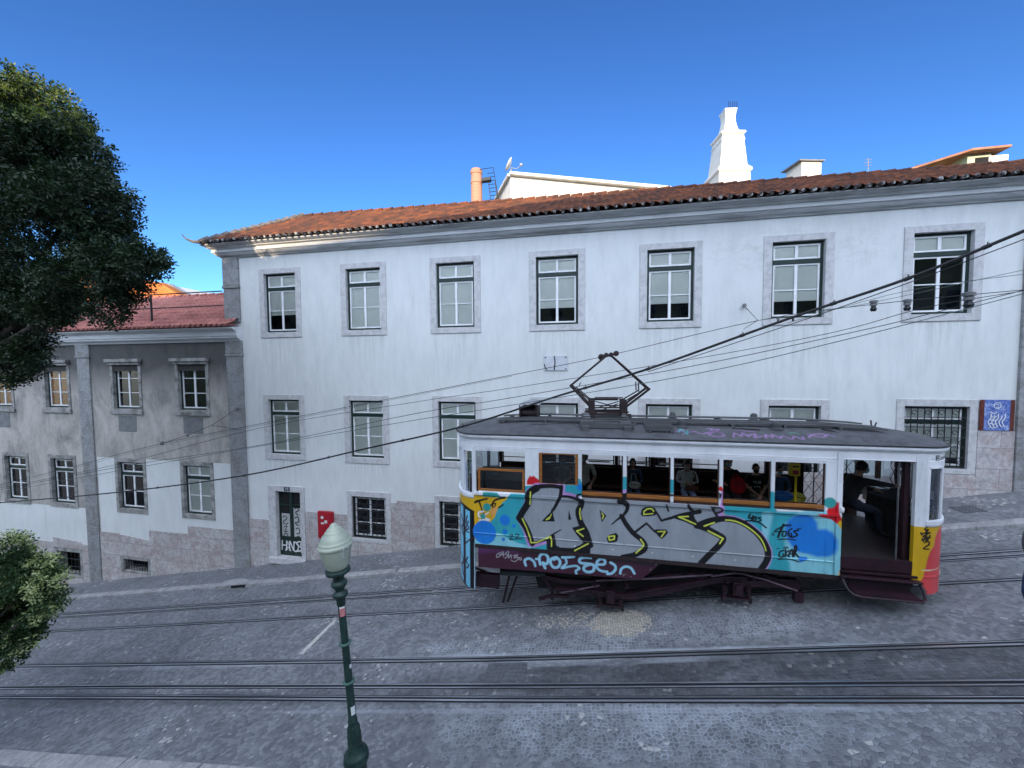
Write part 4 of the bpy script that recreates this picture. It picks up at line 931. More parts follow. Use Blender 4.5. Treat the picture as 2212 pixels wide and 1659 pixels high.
# ================================================================== trees
def leaf_mesh(name, blobs, n, size, mats, parent, hole=.5, fr=1.6, droop=.5, seed=1, pale=None):
    g = np.random.default_rng(seed); vol = np.array([r**2 for *_, r in blobs]); pick = g.choice(len(blobs), n, p=vol/vol.sum())
    C = np.array([b_[:3] for b_ in blobs])[pick]; Rr = np.array([b_[3] for b_ in blobs])[pick]*.86
    d = g.normal(size=(n,3)); d /= np.linalg.norm(d, axis=1)[:,None]
    rad = Rr*g.uniform(.25, 1.06, n)**.45
    wv = .92+.17*np.sin(d[:,0]*7+C[:,0]*3)*np.sin(d[:,2]*8+C[:,2]*2)+.08*np.sin(d[:,1]*15+d[:,2]*11)
    P = C + d*(rad*wv)[:,None]*np.array((1,1,.92))
    # clump field
    ph = g.uniform(0, 6.3, (6,)); fx = np.sin(P[:,0]*fr*2.1+ph[0]+np.sin(P[:,2]*fr*1.7+ph[1])*1.3)+np.sin(P[:,1]*fr*2.3+ph[2]+P[:,0]*.6)+np.sin(P[:,2]*fr*2.9+ph[3]+np.sin(P[:,0]*fr*1.3)*1.1)
    keep = fx > (-1.2+hole)
    P = P[keep]; d = d[keep]; m = len(P)
    per = 7
    # each twig carries a spray of leaves
    tw = d + g.normal(scale=.55, size=(m,3)); tw[:,2] -= droop; tw /= np.linalg.norm(tw, axis=1)[:,None]
    side = np.cross(tw, g.normal(size=(m,3))); side /= np.linalg.norm(side, axis=1)[:,None]
    V = []; cols = []
    for q in range(per):
        s = (q+1)/per; sg = 1 if q % 2 else -1
        base_ = P + tw*(s*size*2.6)[..., None] if np.ndim(s) else P + tw*(s*size*2.6)
        ld = tw*.55 + side*sg*.8 + g.normal(scale=.18, size=(m,3)); ld /= np.linalg.norm(ld, axis=1)[:,None]
        wd = np.cross(ld, np.cross(tw, side) + g.normal(scale=.5, size=(m,3))); wd /= np.linalg.norm(wd, axis=1)[:,None]
        L = size*g.uniform(.7,1.2,m)[:,None]; w = L*.21
        V.append(np.stack([base_, base_+ld*L*.5+wd*w, base_+ld*L, base_+ld*L*.5-wd*w], 1))
    V = np.concatenate(V, 0); nq = len(V)
    me = bpy.data.meshes.new(name); me.vertices.add(nq*4); me.vertices.foreach_set('co', V.reshape(-1))
    me.loops.add(nq*4); me.loops.foreach_set('vertex_index', np.arange(nq*4)); me.polygons.add(nq)
    me.polygons.foreach_set('loop_start', np.arange(nq)*4); me.polygons.foreach_set('loop_total', np.full(nq, 4))
    for mt in mats: me.materials.append(mt)
    if len(mats) > 1:
        twi = np.tile(np.arange(m), per); val = g.uniform(0,1,m)+(fx[keep]*.0)
        out = np.tile(pale(P, g), per) if pale else (val < .2)[twi]
        me.polygons.foreach_set('material_index', out.astype(np.int32))
    me.update(); me.validate()
    return link(name, me, parent)
def leaf_mat(name, c1, c2, tr=.35):
    k = N(name); c = k.ramp(k.noise(2.5, None, 5, .7), [(.3, c2), (.7, c1)]); k.col(c); k.set(.5, 0, .35)
    t = k.n('BsdfTranslucent'); k.L(k.mix(1.0, c, (1.0,1.1,.5), 'MULTIPLY'), t.inputs[0]); m = k.n('MixShader'); m.inputs[0].default_value = tr
    k.L(k.p.outputs[0], m.inputs[1]); k.L(t.outputs[0], m.inputs[2]); k.L(m.outputs[0], k.o.inputs[0]); return k.m
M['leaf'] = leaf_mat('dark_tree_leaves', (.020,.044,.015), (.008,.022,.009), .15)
M['leafy'] = leaf_mat('sunlit_crown_leaves', (.20,.24,.06), (.12,.17,.05))  # yellow for the crown top; the sunlight is put into the colour
M['leafb'] = leaf_mat('bush_leaves', (.040,.085,.028), (.018,.045,.016), .2)
M['leafp'] = leaf_mat('pale_new_leaves', (.55,.60,.34), (.38,.46,.20))
M['bark'] = simple('grey_bark', (.05,.042,.036), (.025,.022,.020), .9, scale=8, bump=.5, bscale=12, vec=(1,1,.3))
def limb(b, pts, r0, r1):
    n = len(pts); b.tube(pts, [r0+(r1-r0)*i/(n-1) for i in range(n)], 8)
YT = 6.0
def blob(x, y, rpx, Y=YT): c = pt(x, y, Y); dep = c.dot(FW); return (c.x, c.y, c.z, rpx/FPX*dep)
bl = [blob(40,300,120),(blob(-120,330,210,6.5)),blob(120,360,120),blob(165,430,108,5.8),blob(215,520,72),blob(80,520,140,6.3),blob(250,575,58,5.8),blob(310,560,38,5.8),blob(325,535,30,5.8),blob(180,610,72),blob(270,625,30),blob(60,640,80),blob(115,665,36),blob(235,665,30),blob(-60,600,150,6.5),blob(5,715,75),blob(5,785,52),blob(50,765,34),blob(-60,720,90),blob(90,240,75),blob(20,195,55),blob(130,250,50)]
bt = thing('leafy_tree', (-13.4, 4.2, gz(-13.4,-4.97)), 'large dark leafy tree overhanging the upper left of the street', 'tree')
leaf_mesh('crown', bl, 36000, .086, [M['leaf'], M['leafy']], bt, hole=.60, seed=3, pale=lambda P, g: (P[:,2] > 4.6) & (g.uniform(0,1,len(P)) < .45))  # many sprays near the top take the painted sunlit colour
b = MB(); r0 = Vector((-13.4,4.2,gz(-13.4,-5.0)-.1))
fork = r0+Vector((.3,1.0,7.3))
limb(b, [r0, r0+Vector((.05,.2,2.6)), r0+Vector((.1,.5,5.0)), fork], .26, .17)
for (x,y,Y) in ((40,300,7.2),(165,430,7),(215,540,7),(60,640,7.2),(-120,300,7.5),(300,560,6.6),(10,730,7)):
    e = pt(x,y,Y); mid = fork.lerp(e,.5)+Vector((-.2,.5,.2)); limb(b, [fork-Vector((0,0,.3)), mid, e], .12, .02)
    for q in range(4):
        d = Vector((random.uniform(-1,1),random.uniform(-.8,.8),random.uniform(-.3,.9)))*.9; s = mid.lerp(e, random.uniform(.2,.9)); limb(b, [s, s+d*.5+Vector((0,0,.1)), s+d], .035, .008)
b.build('trunk', M['bark'], bt, smooth=True)
YB = 5.0
bl = [blob(12,1260,66,YB),blob(62,1245,40,YB),blob(80,1300,32,YB),blob(18,1340,58,YB),blob(-60,1300,100,YB),blob(2,1410,34,YB),blob(15,1190,32,YB),blob(98,1262,20,YB),blob(112,1300,12,YB),blob(45,1375,22,YB)]
st = thing('young_tree', (-11.6, 4.35, gz(-11.6,-4.97)), 'small leafy tree with pale new shoots at the lower left edge', 'tree')
leaf_mesh('crown', bl, 7500, .075, [M['leafb'], M['leafp']], st, hole=.15, fr=2.6, droop=.1, seed=8, pale=lambda P, g: (np.sin(P[:,0]*9+P[:,2]*4)*np.sin(P[:,2]*8+P[:,1]*6) > .25) & (g.uniform(0,1,len(P)) < .75))
b = MB(); r0 = Vector((-11.6,4.35,gz(-11.6,-5.0)-.1)); f2 = r0+Vector((.1,.1,1.2)); limb(b, [r0, f2], .09, .07)
for x,y in ((20,1200),(80,1250),(95,1310),(30,1350),(-50,1250),(15,1400)):
    e = pt(x,y,YB); limb(b, [f2, f2.lerp(e,.5)+Vector((0,0,.2)), e], .045, .01)
b.build('trunk', M['bark'], st, smooth=True)

# ================================================================== the tram
YN, YF_ = 7.4, 9.7; XA, XB = -2.29, 5.41; YM = (YN+YF_)/2; HW = (YF_-YN)/2; DL, DR = .58, .66
tr = thing('funicular_tram', (1.6, YM, gz(1.6)), 'white and yellow funicular tram covered in graffiti with passengers and a pantograph', 'tram')
M['tpaint'] = attr_mat('tram_bodywork_paint', .38, .22)
M['tpaint_roof'] = attr_mat('tram_roof_canvas', .7, .45, 5)
M['twhite'] = simple('tram_white_paint', (.78,.79,.82), (.66,.67,.71), .35, scale=3, vec=(1,1,.4), lo=.3, hi=.55)
M['purple'] = simple('dirty_purple_chassis_paint', (.034,.010,.020), (.011,.006,.009), .5, scale=5, bump=.25, lo=.3, hi=.7)
M['maroon'] = simple('maroon_paint', (.030,.008,.015), (.012,.005,.008), .45, scale=6)
M['black_iron'] = simple('greasy_black_iron', (.014,.013,.015), (.006,.006,.007), .55, scale=6)
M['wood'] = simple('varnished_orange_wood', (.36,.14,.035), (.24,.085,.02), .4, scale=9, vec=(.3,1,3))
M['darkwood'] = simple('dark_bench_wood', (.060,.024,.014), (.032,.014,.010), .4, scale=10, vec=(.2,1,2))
M['roofboard'] = simple('grey_roof_boards', (.10,.104,.11), (.05,.052,.056), .8, scale=8, vec=(.2,1,1))
M['rust'] = simple('rusty_pantograph_steel', (.035,.018,.020), (.014,.010,.012), .7, scale=12)
M['chrome'] = simple('bright_worn_brass', (.7,.72,.75), (.5,.5,.5), .2, 1.0)
M['floor'] = simple('worn_tram_floor', (.028,.022,.024), (.012,.010,.011), .6, scale=5, vec=(6,1,1))
def outline(off=0, n=14, skip=None):
    o = [(XA, YN-off), (XB, YN-off)]
    o += [(XB+(DR+off)*math.sin(a), YM-(HW+off)*math.cos(a)) for a in np.linspace(0, math.pi, n)[1:-1]]
    o += [(XB, YF_+off), (XA, YF_+off)]
    o += [(XA-(DL+off)*math.sin(a), YM+(HW+off)*math.cos(a)) for a in np.linspace(0, math.pi, n)[1:-1]]
    return o
def sweep(b, prof, n=24, mi=0):      # prof: (offset, z) around the closed outline
    rings = [[(x, y, z) for x, y in outline(o, n)] for o, z in prof]; m = len(rings[0]); base = len(b.v)
    vs = [q for r_ in rings for q in r_]
    fs = [(i*m+j, i*m+(j+1)%m, (i+1)*m+(j+1)%m, (i+1)*m+j) for i in range(len(rings)-1) for j in range(m)]
    b.add(vs, fs, mi)
# ---- paint: layered spray paint evaluated on the vertices of the body panels, in side-panel metres (X, Z)
def q2(k, x, y): p = zp(k, x, y); return (p.x, p.z)
LAY = []
def poly(col, k, pts, soft=.004): LAY.append(('p', col, np.array([q2(k if isinstance(p[0], (int, float)) else p[0], *(p if isinstance(p[0], (int, float)) else p[1:])) for p in pts]), soft, None))
def stroke(col, k, pts, w, w2=None, soft=.003, smooth=True):      # w in zoom pixels
    P = [np.array(q2(k if isinstance(p[0], (int, float)) else p[0], *(p if isinstance(p[0], (int, float)) else p[1:]))) for p in pts]
    if smooth and len(P) > 2:
        o = []
        for i in range(len(P)-1):
            a, c, d, e = P[max(i-1,0)], P[i], P[i+1], P[min(i+2,len(P)-1)]
            for t in (0,.25,.5,.75): o.append(.5*((2*c)+(-a+d)*t+(2*a-5*c+4*d-e)*t*t+(-a+3*c-3*d+e)*t**3))
        o.append(P[-1]); P = o
    P = np.array(P); kk = ZM[k][2]*.5486111*YN/FPX*1.02; w2 = w if w2 is None else w2
    g_ = (1.5 if w >= 18 else 1.3) if col == BLK and k != 'e' else (1.3 if k != 'e' or col != BLK else 1.15); LAY.append(('s', col, P, soft, np.linspace(w*kk/2, w2*kk/2, len(P))*g_))
def disc(col, k, x, y, r, soft=.006):
    c = np.array(q2(k, x, y)); kk = ZM[k][2]*.5486111*YN/FPX
    LAY.append(('d', col, c, soft, r*kk))
def segdist(P, A, B):
    d = B-A; L = max(1e-12, float(d@d)); t = np.clip(((P-A)@d)/L, 0, 1); return np.hypot(*(P-A-t[:,None]*d).T), t
def paint(XZ, base):
    C = base.copy()
    for kind, col, g, soft, ex in LAY:
        if kind == 'd': lo, hi = g-ex-.03, g+ex+.03
        else:
            m = .03+soft*2+(0 if ex is None else float(np.max(ex))); lo, hi = g.min(0)-m, g.max(0)+m
        idx = np.nonzero((XZ[:,0] > lo[0]) & (XZ[:,0] < hi[0]) & (XZ[:,1] > lo[1]) & (XZ[:,1] < hi[1]))[0]
        if not len(idx): continue
        P = XZ[idx]
        if kind == 'd': sd = np.hypot(*(P-g).T)-ex
        elif kind == 's':
            sd = np.full(len(P), 9.0)
            for i in range(len(g)-1):
                dd, t = segdist(P, g[i], g[i+1]); sd = np.minimum(sd, dd-(ex[i]+(ex[i+1]-ex[i])*t))
        else:
            dd = np.full(len(P), 9.0); ins = np.zeros(len(P), bool)
            for i in range(len(g)):
                A, B = g[i], g[(i+1)%len(g)]; dd = np.minimum(dd, segdist(P, A, B)[0])
                c = (A[1] > P[:,1]) != (B[1] > P[:,1]); den = (B[1]-A[1]) or 1e-12
                ins ^= c & (P[:,0] < (B[0]-A[0])*(P[:,1]-A[1])/den+A[0])
            sd = np.where(ins, -dd, dd)
        a = np.clip(.5-sd/(2*max(soft, .002)), 0, 1)[:,None]
        C[idx] = C[idx]*(1-a)+np.array(col)*a
    return C
WHT=(.76,.78,.81); YEL=(.68,.40,.012); SIL=(.30,.325,.36); BLK=(.008,.008,.010); TEAL=(.035,.36,.43); DTEAL=(.035,.33,.32); CYAN=(.24,.58,.66); BLU=(.012,.20,.66)
RED=(.62,.012,.02); PUR=(.50,.27,.60); LIM=(.68,.74,.10); SKYB=(.20,.58,.80); CORAL=(.70,.07,.075); ORA=(.72,.33,.10)
# left end
poly(TEAL,'s',[(300,1000),(300,850),(350,800),(370,740),(400,690),(430,655),(455,640),(480,600),(500,575),(560,540),(600,515),(640,505),(700,500),(900,480),(900,640),(880,1130),(300,1130)],.006)
poly(DTEAL,'s',[(240,605),(245,550),(280,525),(330,528),(380,570),(425,615)],.004)
stroke(BLK,'s',[(145,665),(200,645),(280,625)],18,10,.005); stroke(BLK,'s',[(205,650),(225,710),(250,765)],14,8); stroke(BLK,'s',[(440,615),(390,625),(340,650),(330,700),(380,710),(430,680)],16,10,.005)
stroke(BLK,'s',[(300,690),(360,670),(330,730)],12,8); stroke(BLK,'s',[(350,720),(320,790)],10)
disc(DTEAL,'s',278,705,40); poly(ORA,'s',[(310,740),(350,700),(385,700),(360,760),(320,800)]); stroke(WHT,'s',[(245,745),(205,750),(200,785),(225,800)],12); stroke(WHT,'s',[(210,825),(300,822)],14); stroke(WHT,'s',[(290,755),(250,790),(300,822)],10)
disc(DTEAL,'s',240,790,27)
poly(CYAN,'s',[(120,1070),(150,1010),(340,940),(380,945),(430,960),(480,1000),(560,1035),(690,1068),(690,1095),(120,1060)],.005)
disc(BLU,'s',255,938,118); disc(BLU,'s',445,825,52,.012); disc(BLU,'s',447,932,25,.01); disc(BLU,'s',530,880,18,.01); disc(BLU,'s',432,1005,17)
stroke((.03,.25,.60),'s',[(240,960),(262,950),(250,985),(300,960)],5)
for pts in ([(490,975),(505,960),(520,970),(490,1005),(530,1003)],[(545,965),(560,955),(575,967),(545,1000),(588,997)]): stroke(BLK,'s',pts,8)
disc(BLK,'s',603,1003,7)
poly(TEAL,'s',[(900,600),(905,465),(960,455),(1010,472),(1050,470),(1105,425),(1150,440),(1175,500),(1175,600),(1000,600)],.005)
disc(BLU,'s',1145,515,30,.03)
poly(RED,'s',[(650,492),(652,455),(680,405),(690,420),(715,408),(740,430),(775,460),(775,480),(740,485),(700,492)],.006)
# right end
poly(TEAL,'m',[(1030,690),(1500,690),(1520,1300),(1360,1280)],.004)
poly(CYAN,'e',[(0,690),(560,690),(600,740),(650,790),(697,860),(704,1270),(0,1270)],.004)
poly(CYAN,'e',[(180,1080),(240,1000),(300,1010),(500,1000),(640,1000),(655,920),(560,850),(500,760),(460,710),(520,735),(600,770),(650,800),(690,860),(700,1255),(250,1235)],.02)
poly(TEAL,'e',[(100,690),(300,700),(260,760),(200,800),(200,1050),(240,1150),(250,1240),(10,1240),(60,900)],.03)
poly(BLU,'e',[(205,900),(200,820),(230,770),(280,735),(330,718),(400,720),(450,745),(480,790),(490,850),(560,850),(620,880),(652,940),(655,1010),(630,1070),(570,1092),(480,1092),(400,1065),(320,1050),(260,1000),(225,950)],.03)
for x,y,r in ((345,1110,22),(378,1103,14),(340,1128,10)): disc(BLU,'e',x,y,r)
stroke((.02,.22,.56),'e',[(280,780),(330,770),(380,785)],18,8,.02); stroke((.02,.2,.55),'e',[(360,1048),(520,1060),(620,1040)],8,5,.01)
poly(RED,'e',[(470,712),(560,712),(575,660),(620,640),(640,612),(665,612),(668,720),(700,770),(660,805),(600,762),(520,745)],.004)
poly(YEL,'e',[(650,800),(672,768),(700,780),(700,870),(690,850)],.005); poly(YEL,'e',[(655,1240),(695,1160),(705,1260)],.02)
disc(DTEAL,'e',592,618,42)
# silver letters with purple aura
SILV = [('s',740,512),('s',820,505),('s',972,512),('s',966,595),('s',1050,605),('s',1110,625),('s',1165,650),('s',1170,600),('m',0,600),('m',1035,690),('m',1010,780),('m',1050,812),('m',1150,818),('m',1240,850),('m',1320,900),('m',1390,960),('m',1440,1030),('m',1475,1100),('m',1480,1160),('m',1460,1220),('m',1425,1278),('m',900,1250),('s',1240,1145),('s',1100,1112),('s',835,1090),('s',835,1015),('s',715,1052),('s',680,1045),('s',640,910),('s',578,805),('s',650,680),('s',670,560)]
LAY.append(('s', PUR, np.array([q2(*p) for p in SILV[:6]]), .012, np.full(6,.075)))
LAY.append(('s', PUR, np.array([q2(*p) for p in SILV[10:22]]), .012, np.full(12,.070)))
LAY.append(('s', PUR, np.array([q2(*p) for p in SILV[25:]+SILV[:1]]), .012, np.full(len(SILV)-24,.060)))
poly(PUR,'m',[(1020,690),(1062,700),(1075,730),(1060,770),(1110,810),(1000,810)],.01)
poly(SIL,'s',SILV,.003)
poly((.30,.325,.36),'e',[(-60,1180),(10,1190),(45,1100),(40,1000),(0,925),(-60,900)],.003)
poly(BLK,'s',[(840,1075),(1240,1120),(1243,1165),(960,1150),(835,1125)],.01)
S_ = lambda pts, w, w2=None, k='s', **kw: stroke(BLK, k, pts, w, w2, **kw)
Yl = lambda pts, w=9, k='s': stroke(LIM, k, pts, w, smooth=False)
S_([(690,550),(735,518),(820,507),(900,508),(972,520)],30,24); S_([(972,512),(965,590),(940,650),(905,715),(885,740)],24,16)
poly(BLK,'s',[(888,735),(912,838),(788,836),(830,792)])
S_([(740,525),(690,555),(668,590),(660,665),(615,740),(582,800)],46,40); S_([(582,805),(640,890),(678,980),(700,1045)],46,34)
S_([(695,1045),(740,1032),(850,1000),(900,955),(970,914)],22,6); poly(BLK,'s',[(835,1005),(880,955),(905,950),(918,1000),(925,1060),(960,1080),(1080,1085),(1150,1055),(1215,1005),(1243,1050),(1243,1150),(1110,1118),(835,1092)])
S_([(968,600),(1050,606),(1110,625),(1165,655)],14,20); S_([(1168,580),(1130,588),(1118,610),(1165,640)],14)
S_([(1162,645),(1155,690),(1130,745),(1145,820),(1165,870),(1200,930),(1225,1000),(1243,1060)],36,36); poly(BLK,'s',[(1072,895),(1150,875),(1195,870),(1230,960),(1245,1100),(1195,1050),(1160,1015),(1110,955)])
poly(BLK,'s',[(1042,728),(1067,822),(1036,820)]); poly(BLK,'s',[(1328,728),(1394,782),(1350,847)])
poly(BLK,'a',[(962,1160),(978,1140),(1020,1128),(1033,1145),(1026,1178),(1010,1184),(972,1188)])
Yl([(686,560),(684,620),(679,675)]); Yl([(608,812),(650,900),(680,985),(690,1036),(740,1034),(872,978),(882,1020),(880,1068)]); Yl([(880,770),(860,812),(830,822),(862,795)],6)
Yl([(1148,715),(1143,760),(1155,815)]); Yl([(1182,903),(1115,926),(1176,976)]); Yl([(1222,1044),(1096,1110)]); Yl([(1350,760),(1367,783),(1356,812)],7); Yl([(974,1150),(1010,1146),(1008,1166),(980,1172),(974,1150)],6,'a')
S_([(95,652),(150,660),(168,700),(155,745),(112,792),(70,822),(18,867)],34,6,'m'); S_([(112,785),(155,862),(220,945),(300,1010),(332,1060),(318,1105),(230,1150),(125,1172)],28,34,'m'); poly(BLK,'m',[(85,650),(180,655),(150,700)])
poly(BLK,'m',[(290,770),(300,725),(330,702),(390,698),(425,712),(440,745),(430,780),(360,790),(305,788)]); S_([(425,740),(455,780),(485,832)],16,14,'m'); S_([(485,830),(580,802),(680,775),(840,745)],14,30,'m')
poly(BLK,'m',[(590,800),(700,770),(760,750),(850,732),(848,765),(785,772),(800,815),(835,862),(905,925),(820,895),(700,840),(620,815)])
S_([(528,675),(548,737)],10,14,'m'); S_([(735,688),(755,720),(790,752)],18,20,'m'); S_([(950,700),(985,760),(1030,825)],14,18,'m'); S_([(955,705),(1030,706),(1052,740),(1005,758)],12,14,'m')
S_([(815,880),(880,850),(950,828),(1050,812),(1150,820),(1240,850),(1320,900),(1390,962),(1440,1030),(1472,1100),(1478,1160),(1458,1220),(1415,1282)],34,34,'m')
poly(BLK,'m',[(815,885),(860,845),(940,820),(1060,812),(1050,835),(970,862),(905,905)]); S_([(835,880),(905,905),(1010,960),(1060,995),(1030,1052),(950,1130),(855,1225)],36,34,'m')
S_([(228,945),(345,855)],16,14,'m'); S_([(345,855),(385,895),(425,935)],14,14,'m'); poly(BLK,'m',[(415,918),(440,910),(530,912),(548,940),(520,975),(488,1002),(455,975),(430,945)])
Yl([(320,772),(320,745),(350,722),(390,716),(413,742)],8,'m'); Yl([(318,772),(405,764)],7,'m'); Yl([(735,790),(645,795),(720,825),(803,862)],9,'m'); Yl([(452,932),(520,930),(484,980)],8,'m')
Yl([(290,1005),(320,1048),(308,1078),(248,1132)],9,'m'); Yl([(920,925),(1060,996),(1028,1042)],10,'m'); Yl([(884,880),(977,848)],10,'m'); stroke(LIM,'m',[(1085,824),(1170,834),(1260,872),(1340,927),(1405,990),(1440,1050),(1460,1110)],9,7)
for x,y in ((30,1098),(398,1130),(775,1163),(1175,1197)): disc(WHT,'m',x,y,6)
disc(WHT,'s',1100,1068,7)
# tags on the right panel
T = lambda pts, w=9, k='e': stroke(BLK, k, pts, w*1.45)
T([(190,808),(165,855),(140,918)],10); T([(118,858),(160,835),(215,812)],7); T([(105,872),(210,868)],6); T([(185,868),(178,905),(205,908),(212,868)],7); T([(262,842),(232,868),(232,905),(258,908),(256,888),(242,886)],7); T([(318,858),(278,868),(310,898),(262,920),(240,905)],8); T([(140,938),(220,935),(255,938),(292,944)],6)
T([(212,817),(236,808),(254,815),(236,824),(212,817)],5); T([(312,845),(320,842)],5); T([(330,845),(338,842)],5); T([(86,888),(100,886)],5); T([(90,902),(106,898)],5)
T([(192,1035),(158,1045),(150,1085),(185,1088),(185,1065)],7); T([(208,1030),(202,1090)],7); T([(238,1035),(206,1062),(240,1090)],7); T([(228,1085),(262,1025),(270,1088)],8); T([(235,1068),(275,1062)],6); T([(282,1085),(285,1005),(300,995),(298,1040),(278,1048)],8); T([(285,1050),(318,1092)],9); T([(140,1112),(230,1108),(322,1135)],6)
T([(185,1012),(205,1004),(228,1010),(205,1018),(185,1012)],4); T([(126,1022),(134,1018)],4); T([(142,1018),(150,1014)],4); T([(316,1030),(324,1026)],4)
T([(1315,768),(1298,800),(1335,808)],8,'m'); T([(1335,785),(1325,830)],7,'m'); T([(1345,790),(1340,835),(1372,815),(1350,808),(1372,795),(1350,790)],6,'m'); T([(1410,800),(1385,805),(1415,825),(1382,838)],6,'m'); T([(1268,832),(1330,832),(1400,850),(1460,895)],7,'m')
# posts between the windows
poly(TEAL,'m',[(120,420),(165,420),(165,540),(120,540)],.003); poly(PUR,'m',[(120,540),(165,540),(165,570),(120,570)],.006); poly(BLK,'m',[(120,572),(165,568),(165,600),(150,655),(120,640)],.004)
poly(TEAL,'m',[(560,445),(605,445),(605,572),(560,572)],.003); poly(BLK,'m',[(560,578),(605,578),(605,600),(560,600)],.003)
poly(RED,'m',[(1015,520),(1040,505),(1065,540),(1062,560),(1015,545)],.004); poly(PUR,'m',[(1040,552),(1065,552),(1065,700),(1025,700),(1040,640)],.006); poly(BLK,'m',[(1020,565),(1048,580),(1030,640),(1020,620)],.004)
poly(TEAL,'e',[(70,525),(95,515),(120,545),(120,700),(70,700)],.004)

def painted_grid(name, xs, zs, yf, parent, base, keep=None, uvec=None, label=None, mat=None, pf=None):
    nx, nz = len(xs), len(zs); XX, ZZ = np.meshgrid(xs, zs); V = np.stack([XX, yf(XX, ZZ), ZZ], -1).reshape(-1, 3)
    i, j = np.meshgrid(np.arange(nz-1), np.arange(nx-1), indexing='ij'); a = (i*nx+j).reshape(-1)
    F = np.stack([a, a+1, a+nx+1, a+nx], 1)
    if keep is not None:
        cen = V[F].mean(1); F = F[keep(cen[:,0], cen[:,2])]
    return mesh_np(name, V, F, parent, paint(V[:, [0,2]], base(V[:,0], V[:,2])) if pf is None else pf(V), label, mat)
def mesh_np(name, V, F, parent, C, label=None, mat=None):
    me = bpy.data.meshes.new(name); me.vertices.add(len(V)); me.vertices.foreach_set('co', V.reshape(-1))
    me.loops.add(F.size); me.loops.foreach_set('vertex_index', F.reshape(-1).astype(np.int32)); me.polygons.add(len(F))
    me.polygons.foreach_set('loop_start', np.arange(len(F))*4); me.polygons.foreach_set('loop_total', np.full(len(F), 4)); me.materials.append(mat or M['tpaint'])
    ca_ = me.color_attributes.new('paint', 'FLOAT_COLOR', 'POINT'); ca_.data.foreach_set('color', np.concatenate([C, np.ones((len(C),1))], 1).reshape(-1).astype(np.float32))
    me.update(); me.validate(); return link(name, me, parent, label)
def base_side(x, z):
    C = np.where((z < -2.615)[:,None], np.array(YEL), np.array(WHT)); return np.where(((x > XB-.22) & (z < -2.69))[:,None], np.array(YEL), np.where(((x > XB-.22))[:,None], np.array(WHT), C))
# lower side panel: relief of ledge, batten seams, waist rail and rivets
def relief(X, Z):
    y = np.full_like(X, YN)
    y = np.where(np.abs(Z+3.40) < .012, YN-.014, y)                       # waist rail
    for s in (-1.17, -.17, .66, 1.49, 2.32, 3.15): y = np.where(np.abs(X-s) < .016, YN-.006, y)
    y = np.where((Z < -2.66) & (Z > -2.672), YN+.006, y)
    for s in (-1.10, -.99, 3.98, 4.12): y = np.where((np.abs(X-s) < .006) & (Z < -2.7), YN+.008, y)
    y = np.where((np.abs(X-4.06) < .05) & (np.abs(Z+3.47) > .0), y-.003, y)
    rv = (np.abs((X+5) % .40-.2) < .012) & (np.abs(Z+3.585) < .012); return np.where(rv, y-.008, y)
XS = np.arange(XA, 4.2001, .0085); ZS = np.arange(-3.625, -2.6, .0085)
painted_grid('side_panel', XS, ZS, relief, tr, base_side, label='side panel with large silver letters and tags')
MB().box(XA+.01, 4.19, YN+.02, YN+.05, -3.62, -2.6).build('panel_lining', M['darkwood'], tr)
# panel under the small wooden window
painted_grid('side_panel', np.arange(-1.105, -.2, .0085), np.arange(-2.6, -2.30, .0085), lambda X, Z: np.full_like(X, YN), tr, lambda x, z: np.tile(np.array(WHT), (len(x), 1)), label='boarded panel below the wooden window')
def pbox(name, x0, x1, z0, z1, y0, y1, label=None, parent=tr, base=base_side, res=.012):
    """painted bar: front grid + sides"""
    xs = np.linspace(x0, x1, max(2, int((x1-x0)/res)+1)); zs = np.linspace(z0, z1, max(2, int((z1-z0)/res)+1))
    XX, ZZ = np.meshgrid(xs, zs); nx, nz = len(xs), len(zs)
    V = [np.stack([XX, np.full_like(XX, y0), ZZ], -1).reshape(-1,3)]; i, j = np.meshgrid(np.arange(nz-1), np.arange(nx-1), indexing='ij'); a = (i*nx+j).reshape(-1)
    F = [np.stack([a, a+1, a+nx+1, a+nx], 1)]; off = nx*nz
    for xx, fl in ((x0, 1), (x1, 0)):
        v = np.stack([np.full((nz,2), xx), np.tile([y0, y1], (nz,1)), np.tile(zs[:,None], (1,2))], -1).reshape(-1,3); b_ = off+np.arange(nz-1)*2
        f = np.stack([b_, b_+1, b_+3, b_+2], 1); F.append(f if not fl else f[:, ::-1]); V.append(v); off += len(v)
    for zz, fl in ((z0, 0), (z1, 1)):
        v = np.stack([np.tile(xs[:,None], (1,2)), np.tile([y0, y1], (nx,1)), np.full((nx,2), zz)], -1).reshape(-1,3); b_ = off+np.arange(nx-1)*2
        f = np.stack([b_, b_+1, b_+3, b_+2], 1); F.append(f if fl else f[:, ::-1]); V.append(v); off += len(v)
    V = np.concatenate(V); F = np.concatenate(F); return mesh_np(name, V, F, parent, paint(V[:, [0,2]], base(V[:,0], V[:,2])), label)
wbase = lambda x, z: np.tile(np.array(WHT), (len(x), 1))
pbox('window_ledge', XA+.0, 4.19, -2.598, -2.545, YN-.035, YN+.05, base=wbase)
for x0, x1, nm in ((XA-.03, XA+.045, 'corner_post'), (-1.235, -.965, 'door_post'), (-.203, -.135, 'window_post'), (.625,.69,'window_post'), (1.467,1.519,'window_post'), (2.289,2.348,'window_post'), (3.122,3.18,'window_post')):
    pbox(nm, x0, x1, -2.545, -1.625, YN-.012, YN+.055, base=wbase)
pbox('end_panel', 3.957, 4.2, -2.545, -1.625, YN-.006, YN+.06, base=wbase)
pbox('corner_post', 4.125, 4.205, -3.62, -1.50, YN-.022, YN-.0065, base=base_side)
